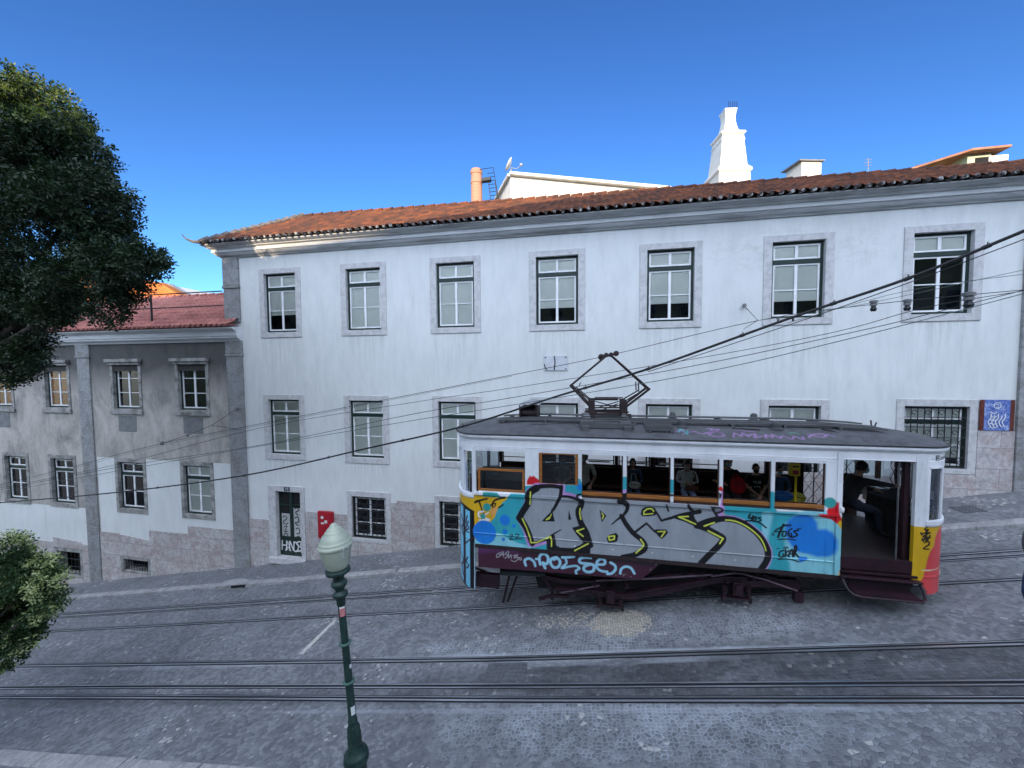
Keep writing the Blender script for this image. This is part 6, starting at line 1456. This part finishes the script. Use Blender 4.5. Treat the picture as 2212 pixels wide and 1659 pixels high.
b.tube([two(kl)[0], two(kl)[1]], .028, 7); b.tube([two(kr)[0], two(kr)[1]], .028, 7)
b.tube([two((1090,800))[0], two((1390,740))[1]], .012, 5); b.tube([two((1090,740))[1], two((1390,800))[0]], .012, 5); b.tube([two((1100,850))[0], two((1380,770))[1]], .012, 5)
b.tube([two((1010,760))[0], two((1010,760))[1]], .03, 7); b.tube([two((1450,770))[0], two((1450,770))[1]], .03, 7)
b.build('pantograph', M['rust'], tr); pg = [o for o in bpy.data.objects if o.name == 'pantograph'][0]
for x, y, r_ in ((1160,176,.066),(1222,152,.05),(1282,148,.05),(1346,133,.058)):
    c = zp('p', x, y, 8.5); bb = MB(); bb.lathe([(r_*.3,-.06),(r_,-.05),(r_,-.035),(r_*.75,-.02),(r_*.75,.02),(r_,.035),(r_,.05),(r_*.3,.06)], c+Vector((0,0,0)), 16, 'y'); bb.build('roller', M['rust'], pg, smooth=False)
b = MB(); b.beam(zp('p',1150,180,8.45), zp('p',1350,138,8.45), .02, .05); b.beam(zp('p',1150,180,8.56), zp('p',1350,138,8.56), .02, .05); b.build('roller_carrier', M['rust'], pg)
# insulated mounting of the pantograph
b = MB(); xa, xb, xc, xd = [zp('p', x, 1000, 8.1).x for x in (905, 1075, 1380, 1535)]; zt = zp('p', 1000, 985, 8.0).z
for x0, x1 in ((xa, xb), (xc, xd)):
    b.box(x0, x1-.02, 7.78, 9.25, zt-.04, zt+.03)
b.box(xa-.01, xd+.01, 7.72, 7.779, zt-.08, zt+.02); b.box(xa+.01, xd-.01, 9.251, 9.31, zt-.08, zt+.02)
for x in (xa+.03, xd-.19): b.box(x, x+.15, 7.60, 7.72, float(roofz(0,(7.6-YM)/HW))-.03, zt-.02)
b.box(xb, xc, 8.0, 8.05, zt-.06, zt-.0)
b.build('mounting_frame', M['roofboard'], tr, bevel=.005)
b = MB()
for x in ((xa+xb)/2-.01, (xc+xd)/2-.01):
    for y in (8.25, 8.8): b.lathe([(.07,zt+.03),(.085,zt+.06),(.05,zt+.08),(.08,zt+.10),(.05,zt+.12),(.05,zt+.16)], (x,y,0), 12)
b.each('insulator', M['porc'], tr)

# ---- running gear: the truck follows the slope while the body stays level
b = MB(); b.prism([(-2.15,-3.71),(-2.15,-4.35),(-1.2,-4.45),(1.5,-4.15),(4.4,-3.72)], 7.95, 9.2); b.build('underframe', M['black_iron'], tr)
MB().prism([(-.3,-4.55),(.15,-4.86),(3.35,-4.28),(4.1,-3.95),(4.1,-3.72),(-.3,-3.72)], 8.25, 9.0).build('underbody_dark_fill', M['black_iron'], tr)  # added black block, stands in for the darkness under the car
MB().prism([(-1.25,-4.35),(-1.1,-4.95),(.05,-4.88),(.15,-4.35)], 8.3, 9.0).build('underbody_dark_fill', M['black_iron'], tr)  # same black filler for the dark space around the left axle
TY = 7.72
A_ = lambda x, y, Y=TY: zp('a', x, y, Y); B_ = lambda x, y, Y=TY: zp('b', x, y, Y)
def bar(b, pts, w, h):
    for i in range(len(pts)-1): b.beam(pts[i], pts[i+1], w, h)
b = MB(); bar(b, [A_(660,1462), A_(880,1478), A_(1060,1503), A_(1140,1500), A_(1380,1452), A_(1640,1398), A_(1790,1398)], .05, .13)
bar(b, [A_(660,1462,TY+.0)+Vector((0,-.03,.055)), A_(880,1478)+Vector((0,-.03,.055)), A_(1060,1503)+Vector((0,-.03,.055)), A_(1640,1398)+Vector((0,-.03,.055)), A_(1790,1398)+Vector((0,-.03,.055))], .10, .02)
bar(b, [B_(225,1380), B_(400,1375), B_(640,1395)], .05, .12); b.box(B_(600,1390).x, B_(665,1390).x, TY-.05, TY+.05, B_(1,1440).z, B_(1,1375).z)
b.build('truck_frame', M['purple'], tr, bevel=.006)
b = MB(); bar(b, [A_(570,1375), A_(700,1402), A_(870,1412), A_(945,1398)], .09, .045); bar(b, [A_(600,1392), A_(700,1416), A_(830,1422)], .09, .03); bar(b, [B_(370,1310), B_(480,1345), B_(620,1355)], .09, .05)
bar(b, [A_(1180,1400), A_(1250,1385), A_(1400,1372)], .06, .06); bar(b, [A_(1450,1365), A_(1560,1400)], .06, .08); b.each('leaf_spring', M['purple'], tr)
b = MB(); bar(b, [A_(690,1484,TY-.06), A_(920,1440,TY-.06)], .02, .02); bar(b, [A_(900,1412,TY-.08), A_(1250,1398,TY-.08), A_(1590,1376,TY-.08), B_(0,1326,TY-.08), B_(165,1302,TY-.08), B_(230,1308,TY-.08), B_(400,1352,TY-.08), B_(628,1432,TY-.08)], .022, .026)
b.build('brake_rod', simple('dusty_mauve_steel', (.20,.13,.17), (.10,.06,.08), .5), tr)
def coil(b, c, r_, h, turns=3.5, w=.013):
    b.tube([c+Vector((r_*math.cos(a), r_*math.sin(a), h*a/(2*math.pi*turns))) for a in np.linspace(0, 2*math.pi*turns, int(turns*12))], w, 5)
b = MB()
for c in (A_(893,1450), A_(1082,1452), A_(925,1545), A_(1043,1552), B_(98,1440), B_(262,1432), B_(300,1350), B_(110,1370)): coil(b, c+Vector((0,-.02,0)), .042, .12)
b.each('coil_spring', M['purple'], tr)
for nm, c in (('a', A_(985,1498)), ('b', B_(185,1405))):
    b = MB(); b.box(c.x-.085, c.x+.085, TY-.09, TY+.12, c.z-.13, c.z+.13); b.box(c.x-.055, c.x+.055, TY-.12, TY-.091, c.z-.08, c.z+.09); b.box(c.x-.26, c.x+.26, TY-.04, TY+.05, c.z-.22, c.z-.19); b.box(c.x-.24, c.x-.18, TY-.03, TY+.04, c.z-.19, c.z+.02); b.box(c.x+.18, c.x+.24, TY-.03, TY+.04, c.z-.19, c.z+.02)
    b.box(c.x-.26, c.x-.21, TY-.035, TY+.045, c.z-.28, c.z-.222); b.box(c.x+.21, c.x+.26, TY-.035, TY+.045, c.z-.28, c.z-.222)
    b.build('axle_box', M['purple'], tr, bevel=.01)
    wz = gz(c.x,-5.08)+.33
    for y in (8.17, 9.08):
        bb = MB(); bb.lathe([(.05,-.06),(.30,-.05),(.30,-.02),(.355,-.02),(.365,.04),(.34,.06),(.1,.05)], (c.x,y,wz), 28, 'y'); bb.build('wheel', M['black_iron'], tr)
    bb = MB(); bb.tube([(c.x,TY,wz),(c.x,9.6,wz)], .05, 8); bb.build('axle', M['black_iron'], tr)
b = MB(); b.tube([A_(335,1355,7.75), A_(600,1362,7.75)], .085, 12); b.build('air_tank', simple('grimy_green_tank', (.03,.045,.05), (.015,.02,.022), .4), tr)
b = MB(); bar(b, [A_(385,1385,7.8), A_(350,1540,7.8)], .05, .05); bar(b, [A_(430,1385,8.2), A_(375,1535,8.2)], .05, .05); bar(b, [A_(585,1380,7.8), A_(640,1470,7.8), A_(640,1520,7.8)], .05, .07); b.box(A_(195,1330).x, A_(330,1330).x, 7.6, 7.7, A_(1,1405).z, A_(1,1330).z)
bar(b, [A_(560,1520,7.75), A_(640,1500,7.75), A_(740,1505,7.75)], .06, .05); bar(b, [A_(785,1495,7.8), A_(800,1535,7.8)], .03, .03); bar(b, [A_(185,1335,7.6), A_(270,1370,7.8)], .04, .04)
b.each('brake_gear', M['purple'], tr)

# ================================================================== people
SKIN = simple('skin', (.50,.29,.21), (.42,.24,.17), .55, scale=20); SKIN2 = simple('pale_skin', (.62,.41,.32), (.54,.34,.26), .55, scale=20)
def cloth(name, c): return simple(name, c, tuple(x*.7 for x in c), .85, scale=14, bump=.3, bscale=30)
MASKB = cloth('light_blue_mask', (.40,.66,.80)); MASKW = cloth('white_mask', (.55,.56,.58)); MASKK = cloth('black_mask', (.012,.012,.014)); EYE = simple('eye', (.02,.015,.012), None, .2)
def person(loc, label, group, J, top, bottom, shoes, skin, hair, hairlen=.0, mask=None, yaw=0, hyaw=0, hpitch=0, sleeves=1.0, cat='person', scale=1.0, extra=None, hat=None, fat=1.0, bulk=1.0):
    """J: joint positions in a local frame facing -Y, origin on the floor"""
    root = thing('person', loc, label, cat, group)
    names = ['pelvis','spine','chest','neck','nape'] ; rad = dict(pelvis=(.15*fat,.115*fat), spine=(.135*fat,.10*fat), chest=(.155,.11*fat), neck=(.055,.055), nape=(.05,.05), shL=(.068,.068), shR=(.068,.068), elL=(.044,.044), elR=(.044,.044), wrL=(.028,.026), wrR=(.028,.026), hiL=(.095,.095), hiR=(.095,.095), knL=(.062,.062), knR=(.062,.062), anL=(.042,.045), anR=(.042,.045), toL=(.042,.032), toR=(.042,.032), heL=(.04,.03), heR=(.04,.03))
    for k in rad:
        if k[:2] in ('sh','el','wr','hi','kn','ch'): rad[k] = tuple(q*bulk for q in rad[k])
    E_ = [('pelvis','spine'),('spine','chest'),('chest','neck'),('neck','nape'),('chest','shL'),('chest','shR'),('shL','elL'),('shR','elR'),('elL','wrL'),('elR','wrR'),('pelvis','hiL'),('pelvis','hiR'),('hiL','knL'),('hiR','knR'),('knL','anL'),('knR','anR'),('anL','toL'),('anR','toR')]
    ks = list(rad); ks = [k for k in ks if k in J]; me = bpy.data.meshes.new('body'); me.from_pydata([J[k] for k in ks], [(ks.index(a), ks.index(c)) for a, c in E_ if a in J and c in J], [])
    o = bpy.data.objects.new('tmp', me); COL.objects.link(o); sk = o.modifiers.new('s', 'SKIN'); sk.use_smooth_shade = True; sk.branch_smoothing = .6
    for i_, k in enumerate(ks): me.skin_vertices[0].data[i_].radius = rad[k]; me.skin_vertices[0].data[i_].use_root = (k == 'pelvis')
    su = o.modifiers.new('u', 'SUBSURF'); su.levels = 2; su.render_levels = 2
    dg = bpy.context.evaluated_depsgraph_get(); dg.update(); ev = bpy.data.meshes.new_from_object(o.evaluated_get(dg))
    vs = [v.co.copy() for v in ev.vertices]; fs = [tuple(p.vertices) for p in ev.polygons]; bpy.data.objects.remove(o); bpy.data.meshes.remove(ev)
    jp = {k: Vector(J[k]) for k in ks}
    mats = [skin, top, bottom, shoes, EYE]
    def region(p):
        best, bd = None, 9
        for a, c in E_:
            if a not in jp or c not in jp: continue
            A, B = jp[a], jp[c]; d = B-A; t = max(0, min(1, (p-A).dot(d)/d.length_squared)); dd = (p-A-d*t).length
            if dd < bd: bd, best, bt_ = dd, (a, c), t
        a, c = best
        if (a, c) in (('neck','nape'),): return 0
        if (a, c) == ('chest','neck'): return 1 if bt_ < .75 else 0
        if a.startswith('sh'): return 1 if sleeves > .25+bt_*.25 or sleeves >= .5 and bt_ < .98 else (1 if bt_ < sleeves*2 else 0)
        if a.startswith('el'): return 1 if (sleeves-.5)*2 > bt_ else 0
        if a.startswith('an'): return 3
        if a.startswith('kn') or a.startswith('hi'): return 2
        if a == 'pelvis' and c.startswith('hi'): return 2
        if (a, c) == ('pelvis','spine'): return 2 if bt_ < .25 else 1
        return 1
    b = MB(); Mx = Matrix.Rotation(yaw, 3, 'Z')*scale
    T_ = lambda p: Vector(loc)+Mx @ Vector(p)
    base = len(b.v); b.v += [tuple(T_(v)) for v in vs]
    for f in fs:
        c = sum((vs[i_] for i_ in f), Vector())/len(f); b.f.append(tuple(i_+base for i_ in f)); b.m.append(region(c))
    # head
    hc = Vector(J['head']); Hm = Matrix.Rotation(hyaw, 3, 'Z') @ Matrix.Rotation(hpitch, 3, 'X')
    nu, nv = 24, 18; P = []
    for i_ in range(nv+1):
        ph = math.pi*i_/nv; row = []
        for j_ in range(nu):
            th = 2*math.pi*j_/nu; x, y, z = math.sin(ph)*math.sin(th), -math.sin(ph)*math.cos(th), math.cos(ph)
            fx_ = .076*(1-.22*max(0,-z)**1.5); fy_ = .094*(1-.12*max(0,-z)); q = Vector((x*fx_, y*fy_, z*.118))
            if y < -.2:
                nz_ = math.exp(-((x/.16)**2))*math.exp(-(((z+.12)/.20)**2)); q.y -= .020*nz_
                for ex_ in (-.38,.38): q.y += .010*math.exp(-(((x-ex_)/.17)**2+((z-.06)/.10)**2))
                q.y -= .006*math.exp(-((x/.3)**2+((z+.48)/.07)**2)); q.y -= .010*math.exp(-((x/.35)**2+((z+.85)/.16)**2))
            row.append(q)
        P.append(row)
    base = len(b.v); b.v += [tuple(T_(hc+Hm @ q)) for r_ in P for q in r_]
    for i_ in range(nv):
        for j_ in range(nu):
            b.f.append((base+i_*nu+j_, base+(i_+1)*nu+j_, base+(i_+1)*nu+(j_+1)%nu, base+i_*nu+(j_+1)%nu)); b.m.append(0)
    def ball(c, r_, mi, sx=1, sy=1, sz=1, n=8):
        c = hc+Hm @ Vector(c); vs_ = []; fs_ = []
        for i_ in range(n+1):
            for j_ in range(n): ph, th = math.pi*i_/n, 2*math.pi*j_/n; vs_.append(T_(c+Hm @ Vector((r_*sx*math.sin(ph)*math.cos(th), r_*sy*math.sin(ph)*math.sin(th), r_*sz*math.cos(ph)))))
        for i_ in range(n):
            for j_ in range(n): fs_.append((i_*n+j_, (i_+1)*n+j_, (i_+1)*n+(j_+1)%n, i_*n+(j_+1)%n))
        b.add(vs_, fs_, mi)
    for s in (-1, 1): ball((s*.029,-.080,.008), .0085, 4); ball((s*.074,.006,-.005), .026, 0, .3, .6, 1)
    ball((0,-.090,-.058), .016, 0, 1.3, .4, .4)
    # hands: palm, four bent fingers, thumb
    for s, w_, e_ in ((-1,'wrL','elL'),(1,'wrR','elR')):
        if w_ not in jp: continue
        wv = jp[w_]; d = (wv-jp[e_]).normalized(); side = d.cross(Vector((0,0,1))); side = side.normalized() if side.length > .1 else Vector((1,0,0)); dn = d.cross(side).normalized()
        if dn.z > 0: dn = -dn
        pc = [wv-d*.01, wv+d*.03, wv+d*.075, wv+d*.09]; b.tube([T_(q) for q in pc], [.026*scale,.034*scale,.036*scale,.026*scale], 8, 0)
        for k in range(4):
            o_ = side*((k-1.5)*.019); L = (.062,.072,.068,.052)[k]; st_ = wv+d*.082+o_; m1 = st_+d*L*.45+dn*.010; m2 = m1+d*L*.25+dn*L*.3; e1 = m2+dn*L*.25
            b.tube([T_(q) for q in (st_, m1, m2, e1)], [.0092*scale,.0088*scale,.008*scale,.006*scale], 6, 0)
        st_ = wv+d*.025+side*(-s*.030); b.tube([T_(q) for q in (st_, st_+side*(-s*.022)+d*.025+dn*.01, st_+side*(-s*.024)+d*.055+dn*.02)], [.012*scale,.010*scale,.007*scale], 6, 0)
    b.build('body', mats, root, smooth=True)
    # hair
    hb = MB(); rows = []
    for i_ in range(12):
        ph = math.pi*.62*i_/11; row = []
        for j_ in range(nu+1):
            th = 2*math.pi*j_/nu; front = max(0, math.cos(th)); ph_ = min(ph, math.pi*(.62-.34*front**1.2)); x, y, z = math.sin(ph_)*math.sin(th), -math.sin(ph_)*math.cos(th), math.cos(ph_)
            w_ = 1+.06*math.sin(th*7+ph*9)
            row.append(T_(hc+Hm @ Vector((x*.088*w_, y*.106*w_+.006, z*.130*w_+.002))))
        rows.append(row)
    if hairlen > 0:
        last = rows[-1]
        for k in range(1, 6):
            row = []
            for j_ in range(nu+1):
                th = 2*math.pi*j_/nu; bk = max(0, -math.cos(th)+.55); q = Vector(last[j_])-Vector((0,0,1))*hairlen*k/5*min(1,bk); row.append(q+Vector((.012*math.sin(j_*2+k),0,0)))
            rows.append(row)
    hb.grid(rows[::-1]); hb.build('hair' if not hat else 'hat', hair, root, smooth=True)
    if mask:
        mb2 = MB(); rows = []
        for i_ in range(7):
            z = -.012-.085*i_/6; rows.append([T_(hc+Hm @ Vector((.071*math.sin(a)*(1-.05*i_/6), -.100*math.cos(a)*(1-.10*(i_/6)**2)-.018*math.exp(-(a/.5)**2)*math.sin(math.pi*min(1,i_/5)), z))) for a in np.linspace(-1.25,1.25,13)])
        mb2.grid(rows); mb2.build('face_mask', mask, root, smooth=True)
    if extra: extra(root, T_)
    return root
def seated(dx=.0, lean=0, handsz=.70, hands=.09, handy=-.27, kn=.11, hy=0, el=.25):
    return dict(pelvis=(0,0,.52), spine=(0,.01-lean*.3,.72), chest=(0,0-lean*.7,.95), neck=(0,-.01-lean,1.09), nape=(0,-.015-lean,1.15), head=(dx,-.03-lean,1.245), shL=(-.185,0-lean*.8,1.03), shR=(.185,0-lean*.8,1.03),
        elL=(-el,-.05-lean*.6,.78), elR=(el,-.05-lean*.6,.78), wrL=(-hands,handy,handsz), wrR=(hands,handy,handsz), hiL=(-.10,-.06,.51), hiR=(.10,-.06,.51), knL=(-kn,-.45,.50), knR=(kn,-.45,.50), anL=(-kn,-.44,.09), anR=(kn,-.44,.09), toL=(-kn,-.60,.04), toR=(kn,-.60,.04))
G = 'passengers seated inside the tram'
def place(x, y, Y=9.22, hz=1.245):        # head centre in the photograph -> floor point under the hips
    p = pt(x, y, Y-.03); return Vector((p.x, Y, -3.30)), (p.z+3.30)/hz
def bagf(kind, col, box):
    def f(root, T_):
        b = MB(); x0,x1,y0,y1,z0,z1 = box
        n = 10; rows = []
        for i_ in range(7):
            t = i_/6; k_ = math.sin(math.pi*(.12+.76*t))**.5; rows.append([T_(((x0+x1)/2+(x1-x0)/2*k_*math.cos(a), (y0+y1)/2+(y1-y0)/2*k_*math.sin(a), z0+(z1-z0)*t)) for a in np.linspace(0, 2*math.pi, n+1)])
        b.grid(rows); b.add([rows[0][j] for j in range(n)], [tuple(range(n))[::-1]]); b.add([rows[-1][j] for j in range(n)], [tuple(range(n))])
        o = b.build(kind, col, None, smooth=True); return o
    return f
def bag_thing(name, label, mat, loc, sx, sy, sz, strap=None, cat='bag'):
    t = thing(name, loc, label, cat); b = MB(); rows = []; n = 14
    for i_ in range(9):
        u = i_/8; k_ = max(.02, math.sin(math.pi*u))**.45; rows.append([(loc[0]+sx/2*k_*math.cos(a), loc[1]+sy/2*k_*math.sin(a), loc[2]+sz*u) for a in np.linspace(0, 2*math.pi, n+1)])
    b.grid(rows); b.build('pouch', mat, t, smooth=True)
    if strap:
        b = MB(); b.tube(strap, .012, 6); b.build('strap', mat, t)
    b = MB(); b.tube([(loc[0]-sx*.36,loc[1]-sy*.46,loc[2]+sz*.62),(loc[0],loc[1]-sy*.5,loc[2]+sz*.66),(loc[0]+sx*.36,loc[1]-sy*.46,loc[2]+sz*.62)], .006, 5); b.build('zip', M['black_iron'], t)
    return t
darkc = cloth('dark_trousers', (.02,.022,.028)); jeans = cloth('blue_jeans', (.045,.085,.17)); shoe = cloth('dark_shoes', (.02,.02,.022)); hairk = simple('dark_hair', (.012,.009,.008), None, .5); hairg = simple('grey_hair', (.22,.21,.20), (.12,.12,.11), .6)
# 1 behind the wooden window
L, s = place(1215, 996); person(L, 'grey haired man in a patterned shirt and mask behind the wooden framed tram window', G, seated(.0), cloth('grey_patterned_shirt', (.45,.46,.42)), darkc, shoe, SKIN2, hairg, mask=MASKB, scale=s, sleeves=.6, hyaw=.2)
L, s = place(1262, 987, 9.0); person(L, 'man in a cream polo shirt and blue mask at the first open window', G, seated(.0, handsz=.62, hands=.14, el=.27), cloth('cream_polo_shirt', (.82,.76,.70)), darkc, shoe, SKIN, hairg, mask=MASKB, scale=s, sleeves=.42, hyaw=-.5)
L, s = place(1367, 1000); person(L, 'woman with long dark hair in a denim jacket with a white bag', G, seated(.0), cloth('denim_jacket', (.06,.11,.20)), jeans, shoe, SKIN2, hairk, hairlen=.26, scale=s, hyaw=-.1)
bag_thing('handbag', 'small white handbag on the lap of the woman in denim', cloth('white_canvas', (.60,.58,.55)), (L.x+.02, L.y-.30*s, L.z+.60*s), .27, .13, .17, strap=[(L.x-.07,L.y-.26*s,L.z+.72*s),(L.x-.03,L.y-.15*s,L.z+.98*s),(L.x+.04,L.y-.15*s,L.z+.98*s),(L.x+.09,L.y-.26*s,L.z+.72*s)])
L, s = place(1484, 1002); person(L, 'woman in a loose white shirt and blue skirt looking down at her hands', G, seated(.0, lean=.05, handsz=.80), cloth('white_linen_shirt', (.85,.84,.84)), cloth('blue_checked_skirt', (.22,.28,.42)), shoe, SKIN, hairk, scale=s, hpitch=.45, mask=MASKW, fat=1.1)
bag_thing('shoulder_bag', 'brown shoulder bag on the lap of the woman in white', cloth('brown_leather', (.13,.05,.03)), (L.x+.05, L.y-.30*s, L.z+.60*s), .30, .12, .14, strap=[(L.x+.16,L.y-.26*s,L.z+.72*s),(L.x+.15,L.y-.14*s,L.z+1.0*s),(L.x+.10,L.y-.02,L.z+1.06*s)])
L, s = place(1573, 997, 9.15); person(L, 'man in a black shirt and pale mask behind a red backpack', G, seated(.0, handsz=.80, hands=.2, el=.32), cloth('black_shirt', (.012,.012,.014)), darkc, shoe, SKIN, hairk, mask=MASKB, scale=s, sleeves=.45, hyaw=.25, fat=1.2)
bag_thing('backpack', 'bright red backpack held on the lap of the man in black', cloth('red_nylon', (.42,.008,.018)), (L.x+.10, L.y-.34*s, L.z+.57*s), .32, .22, .38, strap=[(L.x+.0,L.y-.30*s,L.z+.9*s),(L.x+.03,L.y-.28*s,L.z+1.0*s),(L.x+.12,L.y-.28*s,L.z+1.0*s),(L.x+.15,L.y-.3*s,L.z+.92*s)])
def tee(root, T_):
    b = MB(); y = -.125
    for st in ([(-9,0),(-7,-3),(-5,0),(-6,2)],[(-3,-3),(-3,2),(0,1)],[(2,-3),(5,-3),(2,1),(5,2)],[(7,-3),(9,-1),(7,2),(6,0),(9,-1)],[(-7,14),(-5,10),(-3,14)],[(-1,10),(2,10)],[(.5,10),(.5,14)],[(4,14),(5,10),(7,14)]):
        ribbon(b, [(u,v) for u,v in st], 1.2, lambda u,v,off: tuple(T_((u*.01, y-off-.012*(1-(u/12)**2), .90-v*.01))))
    b.build('shirt_print', M['whitepaint'], root)
L, s = place(1633, 1012); person(L, 'boy in a black T-shirt with a white print and a black mask', G, seated(.0, handsz=.60, hands=.03), cloth('black_tee', (.010,.010,.012)), cloth('khaki_shorts', (.08,.075,.055)), shoe, SKIN, hairk, mask=MASKK, scale=s, sleeves=.40, extra=tee)
L, s = place(1684, 1016, 9.25); person(L, 'woman in a light blue mask and yellow and blue top at the last window', G, seated(.0, handsz=.74), cloth('blue_yellow_top', (.06,.12,.24)), cloth('yellow_skirt', (.42,.38,.04)), shoe, SKIN, hairk, mask=MASKB, scale=s, hyaw=.1)
bag_thing('duffel_bag', 'shiny blue rolled bag on the lap of the woman at the last window', simple('blue_vinyl', (.015,.13,.42), (.01,.09,.3), .3), (L.x-.05, L.y-.36*s, L.z+.50*s), .46, .22, .23)
bag_thing('tote_bag', 'yellow cloth bag beside the rolled blue bag', cloth('yellow_cloth', (.45,.42,.06)), (L.x+.22, L.y-.34*s, L.z+.44*s), .36, .20, .26)
def shirtfront(root, T_):
    b = MB(); rows = [[T_((x, y-.004*math.cos(x*20), z)) for x in np.linspace(-.06, .06, 5)] for z, y in ((.70,-.20),(.85,-.20),(1.0,-.205),(1.12,-.19))]
    b.grid(rows); b.build('shirt_front', cloth('cream_shirt', (.55,.50,.42)), root, smooth=True)
# driver: seated on the stool, reaching forward to the controls (facing +X)
p = pt(1863, 1010, 8.5)
J = dict(pelvis=(0,.10,.62), spine=(0,.06,.82), chest=(0,-.02,1.05), neck=(0,-.09,1.19), nape=(0,-.11,1.25), head=(.0,-.15,1.34), shL=(-.185,-.05,1.12), shR=(.185,-.05,1.12), elL=(-.20,-.36,1.08), elR=(.24,-.20,.88), wrL=(-.12,-.62,1.04), wrR=(.16,-.46,.86),
         hiL=(-.10,.02,.60), hiR=(.10,.02,.60), knL=(-.12,-.36,.52), knR=(.12,-.30,.50), anL=(-.12,-.42,.09), anR=(.12,-.52,.09), toL=(-.12,-.57,.04), toR=(.12,-.67,.04))
s = (p.z+3.30)/1.34
person(Vector((p.x-.15*s, 8.5, -3.30)), 'tram driver in a black jacket and blue mask reaching to the controls', None, J, cloth('black_uniform_jacket', (.010,.010,.013)), cloth('navy_trousers', (.010,.013,.028)), shoe, SKIN, hairk, mask=MASKB, yaw=R(90), scale=s, hyaw=-.15, fat=1.35, bulk=1.3, extra=shirtfront)
# pedestrian at the right edge
g = on_road(2212, 1364); sY = g.y+.0
J = dict(pelvis=(0,0,.95), spine=(0,-.01,1.12), chest=(0,-.01,1.34), neck=(0,-.01,1.48), nape=(0,-.01,1.54), head=(0,-.04,1.64), shL=(-.19,0,1.42), shR=(.19,0,1.42), elL=(-.25,.02,1.14), elR=(.25,.02,1.14), wrL=(-.24,.10,.92), wrR=(.24,.10,.92),
         hiL=(-.10,0,.92), hiR=(.10,0,.92), knL=(-.11,-.06,.50), knR=(.11,-.12,.52), anL=(-.11,.10,.09), anR=(.11,-.06,.09), toL=(-.11,-.06,.04), toR=(.11,-.22,.04))
person(Vector((g.x+.17, sY, gz(g.x+.17)+.0)), 'pedestrian in blue jeans and dark shoes cut off by the right edge', None, J, cloth('grey_jacket', (.15,.16,.18)), cloth('denim', (.035,.075,.17)), cloth('navy_shoes', (.012,.016,.03)), SKIN, hairk, yaw=R(-90), fat=1.25)
